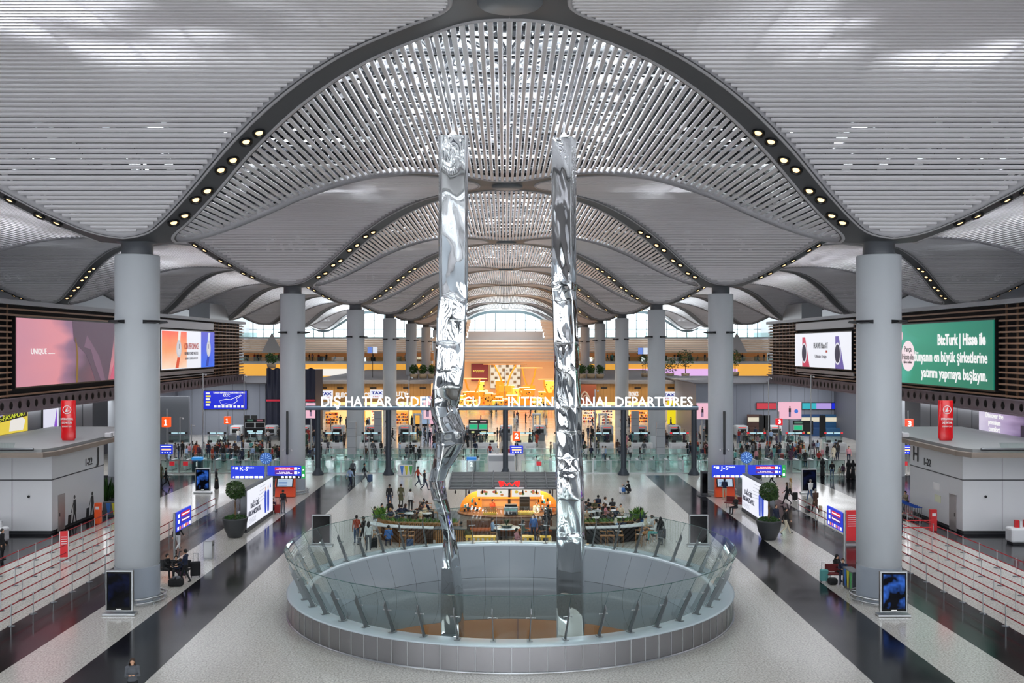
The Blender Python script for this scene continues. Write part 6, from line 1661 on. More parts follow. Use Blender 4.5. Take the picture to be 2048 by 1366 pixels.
# small gate number stands
for (px, c, txt, lab) in ((943, '#2f7fd0', '2', 'left of the kiosk roof'), (395, '#2f8fd8', '1', 'above the blue display totem')):
    Y = 99.8; x = wx(px, Y); t = thing('gate_number_box', 'dark gate box with a bright blue top, %s' % lab, 'sign', (x, Y, 0)); b = MB(); b.box(-.45, .45, -.3, .3, 0, 1.1); b.build('body', mat('box_slate', '#3a4a55', .4), t)
    b = MB(); b.box(-.48, .48, -.32, .32, 1.1, 1.45); b.build('top', mat('top_'+c[1:], c, .4, emit=.5), t); text(txt, .55, M['wtext'], parent=t, loc=(0, -.32, .75), bold=.02)
for px, py in ((344, 935), (371, 934), (1078, 936), (1810, 940)):
    Y = 97.8; x = wx(px, Y); t = thing('red_notice', 'small red notice on a steel stand before the gates', 'sign', (x, Y, 0), group='small red notices before the gates'); b = MB(); b.box(-.24, .24, -.02, .02, .85, 1.25); b.build('panel', mat('notice_red', '#d8303a', .4, emit=.3), t)
    b = MB(); b.tube((0, 0, 0), (0, 0, .85), .03, n=6); b.lathe([(.2, 0), (.2, .03), (0, .05)], 12); b.build('stand', M['steel'], t)
b = MB(); b.box(-1.4, 1.4, -.03, .03, 1.0, 1.05); b.box(-1.4, 1.4, -.03, .03, .6, .64); b.box(-1.4, 1.4, -.03, .03, .2, .24); [b.box(x-.03, x+.03, -.03, .03, 0, 1.05) for x in (-1.4, 0, 1.4)]
tag(b.build('steel_railing', M['dsteel'], loc=(wx(1017, 90), 90, 0)), 'low steel railing between the kiosk roof and the white cabin', 'railing')
t = thing('control_cabin', 'low white cabin between the gates behind the coffee kiosk', 'cabin', (wx(1003, 99.5), 100.2, 0)); b = MB(); b.bbox((0, 0, .85), (2.6, 1.6, 1.7), .05); b.build('body', M['white'], t); b = MB(); b.box(-1.25, 1.25, -.82, -.8, 1.1, 1.6); b.build('band', M['lgrey'], t)
# ================================================================== blocks beyond security
def bx(name, x0, x1, y0, y1, z0, z1, m): b = MB(); b.box(x0, x1, y0, y1, z0, z1); return b.build(name, m)
wl = mat('block_grey', '#8a8f9b', .45)
def panel_lines(x0, x1, y, z0, z1, step, m):
    b = MB(); x = x0+step
    while x < x1: b.box(x-.015, x+.015, y-.012, y, z0, z1); x += step
    return st(b.build('trim_3', m))
st(bx('wall_block_left', -46, wx(531, 142), 142, 175, 0, 7.1, wl)); st(bx('wall_block_right', wx(1392, 142), 46, 142, 175, 0, 7.1, wl))
panel_lines(-45.9, wx(531, 142), 142, 0, 7.1, 1.9, M['dgrey']); panel_lines(wx(1392, 142), 45.9, 142, 0, 7.1, 1.9, M['dgrey'])
st(bx('roof_block_left', -47, wx(531, 142)+.3, 141.6, 176, 7.1, 7.3, M['stone'])); st(bx('roof_block_right', wx(1392, 142)-.3, 47, 141.6, 176, 7.1, 7.3, M['stone']))
bs = em('deepblue', '#1226d8', .95)
def lit_board(px0, px1, p0, p1, Y, label, m, lines, name='lit_board'):
    xa, xb, zt, zb_ = wx(px0, Y), wx(px1, Y), wz(p0, Y), wz(p1, Y); t = thing(name, label, 'display', ((xa+xb)/2, Y, (zt+zb_)/2)); w, h = xb-xa, zt-zb_
    b = MB(); b.box(-w/2-.06, w/2+.06, -.12, .02, -h/2-.06, h/2+.06); b.build('frame', M['black'], t); b = MB(); b.box(-w/2, w/2, -.14, -.12, -h/2, h/2); b.build('picture', m, t)
    for (s_, u, v, sz, m_, f_) in lines: text(s_, sz, m_, parent=t, loc=(w*u, -.15, h*v), fit=f_*w if f_ else None, bold=.01)
    return t, w, h
wt_ = em('w', '#ffffff', 1.); yt_ = em('yl', '#f0e03a', 1.)
t, w, h = lit_board(408, 494, 782, 818, 141.9, 'blue lit board with a white island outline lettered KKTC, on the left grey block', bs, (('TURKISH REPUBLIC OF NORTHERN CYPRUS', .09, .4, .3, wt_, .74), ('KKTC', .03, .25, .5, wt_, .16)))
b = MB(); out_ = [(-.08, -.25), (-.14, -.05), (-.06, 0), (.02, .05), (.12, .02), (.2, .1), (.36, .28), (.38, .25), (.26, .08), (.28, -.05), (.2, -.2), (.1, -.25), (.02, -.2)]
pts_ = [(w*u, -.15, h*v) for u, v in out_]; b.path(pts_, .04, n=5, closed=True); b.build('outline', wt_, t)
b = MB()
for q in range(5): b.box(-w*.45, -w*.36+.12*(q % 2), -.15, -.14, h*(.32-.16*q), h*(.42-.16*q), q % 2)
for q in range(8): b.box(w*(-.26+.09*q), w*(-.2+.09*q), -.15, -.14, -h*.42, -h*.3, 0)
b.build('print', [wt_, yt_], t)
t, w, h = lit_board(170, 236, 788, 820, 120, 'blue lit board with white shield emblems beyond building J', bs, (('KKTC', -.15, .33, .5, wt_, .3), ('Σ', -.42, .0, 1.3, wt_, None)))
for k_ in (0, 1):
    b = MB(); c_ = w*(.02+.28*k_); b.path([(c_-.5, -.15, .5), (c_+.5, -.15, .5), (c_+.5, -.15, .0), (c_, -.15, -.8), (c_-.5, -.15, .0)], .06, n=5, closed=True); b.prism([(c_-.3, .3), (c_+.3, .3), (c_+.3, .1), (c_-.3, .1)], 'y', -.15, -.14); b.build('shield', wt_, t)
st(bx('wall_shopfront', -46, -37.9, 121, 121.4, 0, 6.4, M['grey']))
# right side stalls with lit name strips
x0_, x1_ = wx(1512, 140), wx(1695, 140)
for (a_, b_, c_, e_, lab) in ((1513, 1552, '#d83a4a', .8, 'red and white'), (1604, 1632, '#38b8c8', .9, 'turquoise'), (1632, 1662, '#b9a0e8', .9, 'lilac'), (1663, 1688, '#1a2ce0', .9, 'deep blue')):
    lit_board(a_, b_, 806, 818, 141.9, '%s lit strip over a stall at the right grey block' % lab, em('strip'+c_[1:], c_, e_), (('SHOP', 0, 0, .4, wt_, .5),) if 0 else ())
for i, (a_, b_, c_) in enumerate(((1500, 1530, '#5a3f38'), (1608, 1650, '#284a78'), (1652, 1690, '#2f5f8a'))):
    Y = 139.5; xa, xb = wx(a_, Y), wx(b_, Y); t = thing('stall', ('dark brown', 'navy blue', 'steel blue')[i]+' vendor stall with lit shelves under the right grey block', 'stall', ((xa+xb)/2, Y, 0)); w = xb-xa
    b = MB(); b.box(-w/2, w/2, 0, 1.8, 0, 1.1, 0); b.box(-w/2, w/2, 1.6, 1.8, 1.1, 2.9, 0); b.build('body', mat('stall_'+c_[1:], c_, .5), t); b = MB(); b.box(-w/2+.1, w/2-.1, 1.5, 1.6, 1.9, 2.5); b.build('lit_shelf', em('shelf', '#e8dfc8', .9), t)
for i, (px, c) in enumerate(((332, '#101114'), (369, '#101114'), (494, '#101114'), (508, '#101114'), (1417, '#1a1a1e'), (1524, '#101114'), (1534, '#101114'), (1645, '#101114'))):
    Y = 135; x = wx(px, Y); t = thing('roller_banner', 'tall black roll-up banner standing among the security lanes', 'banner', (x, Y, 0), group='black roll-up banners'); b = MB(); b.box(-.42, .42, -.02, .02, .2, 3.2); b.build('banner', M['black'], t); b = MB(); b.box(-.45, .45, -.2, .2, 0, .1); b.build('foot', M['dsteel'], t)
# draped tower beside the second left column
t = thing('draped_tower', 'tall navy draped block with a red stripe behind the second left column', 'tower', ((wx(533, 141)+wx(630, 141))/2, 141, 0)); w = wx(630, 141)-wx(533, 141)
b = MB(); n = 40; vs = []
for i in range(n+1):
    for z in (0, 9.3): vs.append((-w/2+w*i/n, .12*sin(i*1.3)+.05*sin(i*3.1), z+(.12*sin(i*.9) if z else 0)))
b.add(vs, [(2*i, 2*i+2, 2*i+3, 2*i+1) for i in range(n)], 0, True); b.box(-w/2, w/2, .3, 6, 0, 9.1, 0); b.build('drape', mat('drape_navy', '#23263a', .5), t)
b = MB(); b.box(-w/2, w/2, -.25, -.2, 4.75, 5.0); b.build('red_stripe', mat('stripe_red', '#c4203a', .4, emit=.3), t)
# --- duty free fronts
for s in (-1, 1):
    a_, b_ = (631, 862) if s < 0 else (1158, 1392); xa, xb = wx(a_, 160), wx(b_, 160)
    o = st(bx('wall_fascia', xa, xb, 160, 160.5, 3.6, 6.5, louvre_mat('fascia_wood', '#cf9a58', '#b07a3c', .5, .92, 0)))
    for q in range(7): x = xa+(xb-xa)*(q+.5)/7; v = MB(); v.box(x-.5, x+.5, 159.94, 160, 5.75, 5.95); v.build('fascia_vent', M['dark'], o)
    st(bx('floor_slab', min(xa, xb)-2 if s < 0 else xa, xb if s < 0 else xb+2, 159.6, 236, 6.5, 7.0, M['stone']))
    # shop interior: lit shelf runs with goods
    bk = bx('wall_shop', xa, xb, 174, 174.4, 0, 6.5, mat('shop_wall_glow', '#e8c79a', .6, emit=.35)); st(bk)  # wall colour glows by itself, standing in for the shop's warm lighting
    rr = random.Random(40+s); x = xa+1; k = 0
    while x < xb-2:
        Y = rr.choice((163, 166, 169.5)); w = rr.uniform(1.6, 3.2); hh = rr.uniform(1.8, 3.1); c = ('amber', 'pale', 'pink')[rr.randrange(3)]
        t = thing('shop_shelf', '%s lit display shelf full of goods inside the %s duty free shop' % (c, 'left' if s < 0 else 'right'), 'shelf', (x+w/2, Y, 0), group='%s display shelves in the %s duty free shop' % (c, 'left' if s < 0 else 'right'))
        cc = {'amber': '#f2b25a', 'pale': '#f6e6cc', 'pink': '#eeb9ae'}[c]
        b = MB(); b.box(-w/2, w/2, .2, .6, 0, hh, 0)
        for z in [j*.45 for j in range(1, int(hh/.45)+1)]: b.box(-w/2, w/2, -.1, .2, z-.04, z, 0)
        b.build('shelving', mat('shelf_'+c, cc, .5, emit=.55), t)
        b = MB()
        for z in [j*.45 for j in range(0, int(hh/.45))]:
            xx = -w/2+.1
            while xx < w/2-.15: q = rr.uniform(.08, .22); b.box(xx, xx+q, -.05, .15, z+.01, z+rr.uniform(.15, .36), rr.randrange(6)); xx += q+rr.uniform(.01, .12)
        g = b.build('goods', [mat('g_%s' % c_, c_, .5, emit=.1) for c_ in ('#c63a32', '#f1efe6', '#2c3f8a', '#e0b23a', '#7a3a24', '#30302f')], t); g['kind'] = 'stuff'
        x += w+rr.uniform(.3, 1.4); k += 1
    area('shop_light', ((xa+xb)/2, 168, 6.2), abs(xb-xa)*.9, 10, 1500, (1, .8, .52))
    area('shop_light', ((xa+xb)/2, 158.5, 9.0), abs(xb-xa)*.9, 2, 350, (1, .85, .62), (radians(25), 0, 0))
def shop_sign(px, py, Y, label, logo, word, fitw):
    x = wx(px, Y); z = wz(py, Y); t = thing('shop_sign', label, 'sign', (x, Y, z))
    if logo:
        b = MB(); b.box(-1.1, 1.1, -.1, 0, -.7, .7); b.build('logo_box', em('lg', '#eef0f8', 1.), t); text('TAX', .6, em('lgb', '#2a3aa0', .8), parent=t, loc=(0, -.12, .15), fit=1.8, bold=.03); text('FREE', .3, em('lgr', '#d03040', .9), parent=t, loc=(0, -.12, -.4), fit=1.2)
    text(word, 1.0, em('w', '#ffffff', 1.3), parent=t, loc=(1.5 if logo else 0, -.05, -.05), align='LEFT', fit=fitw, bold=.03, ext=.05)
shop_sign(652, 790, 159.8, 'white TAX FREE ELECTRONICS sign over the left duty free shop', 1, 'ELECTRONICS', 5.4); shop_sign(754, 788, 159.8, 'white TAX FREE BEAUTY sign over the left duty free shop', 1, 'BEAUTY', 3.2)
shop_sign(1246, 788, 159.8, 'white ELECTRONICS lettering over the right duty free shop', 0, 'ELECTRONICS', 2.4); shop_sign(1338, 792, 159.8, 'white TAX FREE TOYS sign over the right duty free shop', 1, 'TOYS', 1.7)
for (px, c, lab) in ((833, '#f5b24a', 'amber'), (851, '#8fa8c8', 'blue-grey'), (868, '#f0b9cc', 'pink'), (1343, '#f2dc1e', 'yellow')):
    Y = 158; x = wx(px, Y); t = thing('upright_banner', '%s lit upright banner before the duty free shops' % lab, 'banner', (x, Y, 0)); b = MB(); b.box(-.65, .65, -.05, .05, .3, 4.6 if px != 1343 else 3.9); b.build('panel', em('ban'+c[1:], c, .95), t); b = MB(); b.box(-.5, .5, -.2, .2, 0, .3); b.build('foot', M['dark'], t)
t = thing('wave_artwork', 'brown shop front panel with a curling ribbon pattern beside the right sculpture', 'panel', (wx(1172, 159.5), 159.4, 0)); b = MB(); b.box(-1.6, 1.6, 0, .1, 3.4, 6.4); b.build('panel', mat('rust_panel', '#a8583a', .4, emit=.2), t)
b = MB(); b.path([(-1.+1.6*i/20, -.05, 4.+1.2*sin(i/20*pi)) for i in range(21)], .14, n=6); b.path([(-.6+1.2*i/20, -.05, 4.+.7*sin(i/20*pi)) for i in range(21)], .1, n=6); b.build('ribbon', mat('ribbon', '#d9c0a8', .4, emit=.2), t)
# --- central market between the fronts
YC = 230
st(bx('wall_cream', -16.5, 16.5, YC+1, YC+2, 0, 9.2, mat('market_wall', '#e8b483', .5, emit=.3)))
def cream_stack(x0, x1, z0, z1, y, bulge, n, label, steps=0.):
    """stacked cream louvre bands swelling forward"""
    mb = MB(); nx = 24
    for i in range(n):
        za = z0+(z1-z0)*i/n; zb_ = z0+(z1-z0)*(i+.8)/n; off = -bulge*sin(pi*(i+.5)/n)-steps*i
        vs = []
        for j in range(nx+1):
            u = j/nx; x = x0+(x1-x0)*u; yy = y+off-bulge*.8*sin(pi*u)
            vs += [(x, yy, za), (x, yy-.25, (za+zb_)/2), (x, yy, zb_), (x, yy+1.2, zb_), (x, yy+1.2, za)]
        fs = [(5*j+q, 5*j+5+q, 5*j+5+(q+1) % 5, 5*j+(q+1) % 5) for j in range(nx) for q in range(5)]
        mb.add(vs, fs, 0)
    o = mb.build('louvre_fascia', mat('cream_lit', '#ead6c2', .5, emit=.1)); return tag(o, label, 'fascia')
cream_stack(-15.5, 15.5, 9.0, 14.0, YC, 1.6, 7, 'wide cream louvred fascia over the golden market, below the arched window')
b = MB(); b.box(-8.5, 8.5, -.5, .5, 0, 1.9); tag(b.build('white_parapet', M['offwhite'], loc=(0, YC+.3, 14.0)), 'plain pale parapet in the middle of the cream fascia', 'parapet')
for s in (-1, 1):
    mb = MB()
    for i in range(6):
        z = 14.+.75*i; n = 20; vs = []
        for j in range(n+1):
            u = j/n; x = s*(8.9-.2*i+u*7.6); zz = z-(u**1.6)*(.6*i+.5)+.35*sin(u*pi); vs += [(x, YC-.6*u, zz), (x, YC-.3-.6*u, zz+.25), (x, YC-.6*u, zz+.73), (x, YC+1.2, zz+.73), (x, YC+1.2, zz)]
        mb.add(vs, [(5*j+q, 5*j+5+q, 5*j+5+(q+1) % 5, 5*j+(q+1) % 5) for j in range(n) for q in range(5)], 0)
    tag(mb.build('louvre_horn', mat('cream_lit', '#e0c2a4')), 'rising curved cream louvre horn on the %s of the arched window' % ('left' if s < 0 else 'right'), 'fascia')
gold = mat('gold_orange', '#e8902a', .4, emit=.45)
for (px, Y, h, r, lab) in ((1010, 212, 8.6, 4.6, 'middle'), (945, 205, 5.8, 3.0, 'left'), (1058, 224, 7.6, 3.0, 'right of the middle'), (1100, 206, 5.6, 2.4, 'right')):
    x = wx(px, Y); t = thing('golden_canopy_tree', 'orange-gold tree-shaped canopy in the %s of the market' % lab, 'canopy', (x, Y, 0))
    b = MB()
    for q in range(4):
        a = pi/4+q*pi/2; b.path([(.3*cos(a), .3*sin(a), 0), (.5*cos(a), .5*sin(a), h*.45), (1.6*cos(a), 1.6*sin(a), h*.75), (r*.7*cos(a), r*.7*sin(a), h)], [.2, .2, .16, .12], n=8)
    b.build('trunk', gold, t); b = MB(); b.prism([(r*cos(q*pi/8), r*.6*sin(q*pi/8)) for q in range(16)], 'z', h, h+.18); b.build('roof_plate', mat('gold_plate', '#e9a566', .4, emit=.35), t)
    b = MB(); b.bbox((0, -.6, h*.42), (2.6, .3, 1.3), .05); b.build('sign_box', gold, t)
rr = random.Random(77); SP_ = [(wx(p, y_), y_) for p, y_ in ((1010, 212), (945, 205), (1058, 224), (1100, 206))]
for i in range(44):
    for _ in range(40):
        Y = rr.uniform(196, 226); x = rr.uniform(-15, 15)
        if all((x-a)**2+(Y-b_)**2 > 4.5 for a, b_ in SP_): break
    SP_.append((x, Y)); t = thing('market_stall', 'small golden lit market stand crowded with goods under the canopy trees', 'stand', (x, Y, 0), group='golden market stands')
    w = rr.uniform(.8, 2.2); h = rr.uniform(1.2, 3.4) if i % 4 else rr.uniform(3.6, 5.)
    b = MB(); b.box(-w/2, w/2, 0, .8, 0, h, 0); b.box(-w/2-.1, w/2+.1, -.3, .9, h, h+.12, 1); b.build('stand', [mat(('st_gold', 'st_amber', 'st_orange')[i % 3], ('#f0c858', '#e6a23c', '#e07f20')[i % 3], .5, emit=.7), mat('st_lamp', '#fff0b8', .4, emit=1.3)], t)
    b = MB()
    for q in range(14): b.cbox((rr.uniform(-w/2, w/2), -.1-rr.random()*.2, rr.uniform(.3, h-.2)), (rr.uniform(.1, .3), .15, rr.uniform(.1, .35)), mi=rr.randrange(5))
    b.build('goods', [mat('m_%s' % c_, c_, .5, emit=.15) for c_ in ('#4a3418', '#f4e6a8', '#5a6a24', '#b4462a', '#241a12')], t)['kind'] = 'stuff'
area('market_light', (0, 212, 8.4), 26, 26, 3200, (1, .78, .48))
_wr = lit_board(943, 976, 728, 762, 229.5, 'dark red wall with a golden script sign in the market', mat('wine_red', '#7a2a36', .5, emit=.3), ())
b = MB(); b.path([(-1.+2.*i/30, -.2, .3+.25*sin(i*.9)) for i in range(31)], .07, n=5); b.ball((-1.35, -.2, .35), .2, 8, 6); [c for c in bpy.data.objects if c.name.startswith('lit_board')]; gs = b.build('gold_script', em('goldtext', '#f0c860', 1.)); gs.parent = _wr[0]
t, w, h = lit_board(981, 1041, 728, 776, 229.2, 'lit checker wall of white and brown tiles behind the middle canopy tree', em('chk', '#f0e0c8', 1.), ())
b = MB()
for i in range(8):
    for j in range(6):
        if (i+j) % 2: xx = -w/2+w*(i+.5)/8; zz = -h/2+h*(j+.5)/6; b.box(xx-.32, xx+.32, -.16, -.15, zz-.32, zz+.32, (i*j) % 3)
b.build('tile', [em('tl1', '#a87a4c', .8), em('tl2', '#c9a884', .8), em('tl3', '#8a6a4a', .7)], t)
# --- upper galleries left and right of the middle
YG = 234; FARP = []
for s in (-1, 1):
    xa, xb = sorted((s*17., s*62.)); side = 'left' if s < 0 else 'right'
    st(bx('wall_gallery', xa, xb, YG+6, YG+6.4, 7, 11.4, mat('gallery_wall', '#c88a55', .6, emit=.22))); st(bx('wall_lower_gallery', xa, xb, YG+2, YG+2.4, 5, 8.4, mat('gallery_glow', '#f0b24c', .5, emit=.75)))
    st(bx('floor_gallery', xa, xb, YG-1, YG+7, 8.4, 9.0, M['white'])); cream_stack(xa, xb, 11.2, 14.2, YG, .5, 6, 'long cream louvred fascia above the %s gallery' % side)
    st(bx('ceiling_gallery', xa, xb, YG-.6, YG+6.2, 10.9, 11.15, M['cream'])); st(bx('floor_top', xa, xb, YG, YG+10, 14.3, 14.6, M['lgrey'])); b = MB(); b.box(xa, xb, YG+.2, YG+.24, 14.5, 15.6); tag(b.build('glass_parapet', M['glassg']), 'glass parapet above the cream fascia on the %s' % side, 'parapet')
    b = MB(); b.box(xa, xb, YG-.9, YG-.86, 9.0, 10.0); tag(b.build('glass_parapet', M['glass']), 'glass parapet of the %s gallery balcony' % side, 'parapet')
    area('gallery_light', ((xa+xb)/2, YG+3, 11.0), 40, 3, 900, (1, .86, .66))
    b = MB(); b.box(xa+10, xb-8 if s > 0 else xb-16, YG+1.6, YG+1.8, 5.6, 7.2) ; tag(b.build('lit_counter', em('magenta', '#e8b8f0', 1.) if s > 0 else em('whitebar', '#f4f0ea', 1.)), '%s lit bar below the %s gallery' % ('violet' if s > 0 else 'white', side), 'counter')
    rr = random.Random(s+9)
    for i in range(26): FARP.append((rr.uniform(xa+1, xb-1), YG+rr.uniform(0, 2.), 9.0))
    for i in range(12):
        x = rr.uniform(xa+1, xb-1); b = MB(); b.box(-.5, .5, -.3, .3, 0, rr.uniform(.8, 1.6)); tag(b.build('gallery_table', [mat(('gt_cream', 'gt_dark')[i % 2], ('#d9b98a', '#3a302a')[i % 2])], loc=(x, YG+1.5+rr.random()*3, 9.0)), 'small furniture block on the %s gallery' % side, 'furniture', 'furniture on the %s gallery' % side)
# pale triangular screens on the fascia
for s, px in ((-1, 544), (1, 1477)):
    x = wx(px, 232); b = MB(); b.prism([(-2.6, 11), (2.2, 11), (-.2, 15.6)], 'y', 0, .15); tag(b.build('triangle_screen', M['offwhite'], loc=(x, 232.75, 0)), 'pale triangular panel in front of the %s fascia' % ('left' if s < 0 else 'right'), 'panel')
# planting on the slabs
def bush(px, Y, z, h, r, seed, label, group=None, trunk=0):
    rr = random.Random(seed); x = wx(px, Y); t = thing('planted_tree' if trunk else 'planted_bush', label, 'plant', (x, Y, z), group=group)
    b = MB(); b.lathe([(0, 0), (.6, 0), (.75, .7), (.65, .7), (0, .6)], 16); b.build('tub', mat('tub_cream', '#b9a488', .6), t)
    if trunk: b = MB(); b.tube((0, 0, .6), (0, 0, h*.55), .09, .06, n=8); b.build('trunk', mat('bark', '#7d5f43'), t)
    b = MB(); c = Vector((0, 0, h*.72 if trunk else .7+h*.4))
    for i in range(260):
        d = Vector((rr.gauss(0, 1), rr.gauss(0, 1), rr.gauss(0, 1))).normalized()*rr.random()**.35; p = c+Vector((d.x*r, d.y*r, d.z*h*(.36 if trunk else .42))); a = Euler((rr.uniform(-1, 1), rr.uniform(-1, 1), rr.uniform(0, 6))).to_matrix(); L = .22
        b.add([p+a @ Vector(q) for q in ((0, -L, 0), (L*.4, 0, .05), (0, L, 0), (-L*.4, 0, .05))], [(0, 1, 2, 3)], rr.randrange(2))
    b.build('foliage', [M['leaf'], M['dleaf']], t)
for i, px in enumerate((828, 846, 864)): bush(px, 172, 7., 2.0, .75, i, 'leafy bush on the slab edge left of the left sculpture', 'bushes left of the left sculpture')
for i, px in enumerate((1164, 1182, 1200)): bush(px, 172, 7., 2.0, .75, 10+i, 'leafy bush on the slab edge right of the right sculpture', 'bushes right of the right sculpture')
bush(1290, 180, 7, 5.0, 1.5, 20, 'dark tree behind the third right column', trunk=1); bush(1340, 178, 7, 3.6, 1.6, 21, 'round dark bush between the second and third right columns'); bush(1371, 176, 7, 4.6, 1.6, 22, 'slim tree in a cream tub left of the second right column', trunk=1)
bush(1470, 176, 7.3, 4.4, 1.2, 23, 'dark tree just right of the second right column', trunk=1); bush(543, 160, 8.9, 2.2, 1.0, 24, 'round bush on top of the navy draped tower')
# info screens on the slab
for (px, py, lab) in ((745, 700, 'left'), (1286, 702, 'right')):
    Y = 175; x = wx(px, Y); z = wz(py, Y); t = thing('flight_screen', 'pair of small flight screens on a pole, %s part of the upper floor' % lab, 'display', (x, Y, 7)); b = MB(); b.tube((0, .1, 0), (0, .1, z-7+.5), .06, n=6); b.build('pole', M['dark'], t)
    for q in (-1, 1): b = MB(); b.box(q*.45-.4, q*.45+.4, -.05, .05, z-7-.55, z-7+.55); b.build('screen', em('fs%d' % q, '#6f8fe0' if q < 0 and lab == 'left' else ('#dfe8f8' if lab == 'left' else '#15151a'), .9), t)
# ================================================================== people walking and standing on the near floor (placed by where their feet stand)
def walk(px, py, k_, f, top, bot, hair, hc, label, skin=0):
    x, y = at(px, py); return person(x, y, k_, f, top, bot, hair, hc, skin, label)
walk(700, 975, 'walk', 150, 'sky', 'navy', 'short', 0, 'walker in a pale blue shirt at the end of the left dark floor strip')
walk(706, 958, 'stand', 180, 'grey', 'black', 'short', 2, 'person in a grey coat behind the walker in pale blue')
p_ = walk(729, 965, 'walk', 100, 'black', 'grey', 'short', 0, 'traveller in a black vest pulling a blue suitcase left of a portal post'); x, y = at(740, 965); suitcase(x, y, 60, 'denim', 'blue suitcase pulled by the traveller in a black vest', sc=1.1)
walk(836, 973, 'walk', 120, 'rust', 'navy', 'short', 0, 'walker in a rust red jacket near the left sculpture'); walk(849, 981, 'walk', 70, 'black', 'navy', 'short', 0, 'walker in black striding beside the one in rust red')
walk(1259, 987, 'squat', 260, 'black', 'black', 'short', 0, 'person in black squatting beside a blue and white child suitcase')
t = thing('ride_on_suitcase', 'small blue and white ride-on child suitcase beside the squatting person', 'suitcase', (*at(1245, 987), 0)); b = MB(); b.bbox((0, 0, .32), (.55, .25, .38), .1); b.build('shell', CLO['blue'], t); b = MB(); b.ball((.2, 0, .58), .09, 10, 8); b.tube((-.15, 0, .1), (-.15, 0, .5), .14, n=12); b.build('trim', M['white'], t)
b = MB(); [b.tube((q, -.12, .06), (q, .12, .06), .06, n=8) for q in (-.2, .2)]; b.build('wheel', M['black'], t)
walk(332, 975, 'walk', 100, 'black', 'black', 'short', 0, 'walker in black on the reflective floor right of the front left column'); walk(321, 966, 'standcoat', 180, 'olive', 'black', 'short', 1, 'person in an olive coat close to the front left column')
walk(433, 978, 'robe', 90, 'black', 'black', 'cover', 3, 'person in a long black and grey dress beside the blue display totem')
walk(566, 1027, 'stand', 170, 'black', 'grey', 'short', 0, 'person in a black jacket and grey trousers facing the left orange kiosk'); walk(1449, 1000, 'work', 175, 'navy', 'beige', 'short', 0, 'person in a dark top and beige trousers using the right orange kiosk')
walk(545, 1026, 'squat', 20, 'plum', 'black', 'long', 1, 'person crouching by a luggage cart at the end of the left advertising wall'); suitcase(*at(555, 1027), 0, 'red', 'dark red suitcase at the end of the left advertising wall')
x, y = at(345, 1077); person(wx(350, 60.5), 61., 'walk', 160, 'black', 'white', 'short', 0, 0, 'person with white trousers half hidden behind the left blue sign')
walk(1574, 1010, 'walkcoat', 250, 'black', 'black', 'long', 1, 'person in a long black coat pulling a black suitcase on the right floor'); suitcase(*at(1590, 1001), 30, 'black', 'black suitcase pulled by the person in the long black coat')
walk(1581, 1000, 'walk', 230, 'beige', 'black', 'long', 3, 'fair-haired person walking beside the one in the long black coat')
walk(1621, 1003, 'walk', 200, 'white', 'denim', 'short', 2, 'person in a white jacket walking away before the dark display totem')
p_ = walk(1631, 1025, 'walkcoat', 190, 'brown', 'black', 'short', 2, 'grey-haired person in a brown coat pulling a small black suitcase'); suitcase(*at(1616, 1026), 20, 'black', 'small black suitcase left of the person in the brown coat', sc=.8); x, y = at(1641, 1022); b = MB(); b.bbox((0, 0, .2), (.2, .35, .4), .05); tag(b.build('shopping_bag', CLO['beige'], loc=(x, y, 0)), 'beige bag at the right side of the person in brown', 'bag')
walk(1571, 1069, 'walk', 80, 'black', 'cream', 'short', 0, 'person in a black jacket and cream trousers behind the right potted tree'); walk(1552, 1062, 'stand', 20, 'navy', 'navy', 'short', 1, 'person in a dark suit right behind the right potted tree')
walk(1517, 985, 'stand', 180, 'navy', 'navy', 'short', 0, 'person in navy above the top edge of the right advertising wall')
walk(1545, 972, 'walk', 250, 'grey', 'black', 'short', 0, 'person pulling a suitcase near the green end of the right sign')
walk(1664, 960, 'stand', 180, 'black', 'denim', 'short', 0, 'person in a black top and jeans left of the front right column'); walk(1645, 953, 'robe', 180, 'black', 'black', 'cover', 0, 'person in a long black robe and scarf at the right gates')
walk(1679, 955, 'stand', 180, 'cream', 'cream', 'short', 0, 'small child in white beside the front right column').scale = (.6, .6, .6)
walk(1686, 956, 'stand', 160, 'plum', 'black', 'short', 0, 'taller child in purple next to the child in white').scale = (.75, .75, .75)
walk(1697, 957, 'robe', 190, 'black', 'black', 'cover', 0, 'person in a black robe partly hidden by the front right column'); walk(1706, 958, 'robe', 170, 'black', 'black', 'cover', 0, 'second person in a black robe at the edge of the front right column')
# around the benches
def sitp(px, py, f, top, bot, hair, hc, label, k_='sit', dz=0):
    x, y = at(px, py); return person(x, y, k_, f, top, bot, hair, hc, 0, label, z=dz)
sitp(333, 1156, 60, 'black', 'black', 'short', 0, 'seated traveller in a black T-shirt nearest the front left column', 'lean'); sitp(352, 1160, 20, 'black', 'black', 'short', 0, 'seated traveller in the middle of the left bench group', 'lean')
walk(371, 1166, 'trolley', 260, 'navy', 'black', 'short', 0, 'person in navy bending over bags in the left bench group'); walk(366, 1158, 'squat', 300, 'navy', 'plum', 'short', 1, 'person crouching low in the left bench group')
x, y = at(391, 1154); o = suitcase(x, y, 15, 'black', 'tall black backpack-style suitcase at the right end of the left bench group', sc=1.25); x, y = at(352, 1172)
b = MB(); b.bbox((0, 0, .2), (.75, .5, .4), .12); tag(b.build('travel_bag', CLO['black'], loc=(x, y, 0)), 'black travel bag on the floor before the left bench group', 'bag')
b = MB(); b.path([(.16*cos(t*pi/10), .16*sin(t*pi/10), 0) for t in range(-4, 14)], .055, n=8); tag(b.build('neck_pillow', CLO['grey'], loc=(x+.05, y-.1, .46)), 'grey neck pillow lying on the black travel bag', 'pillow')
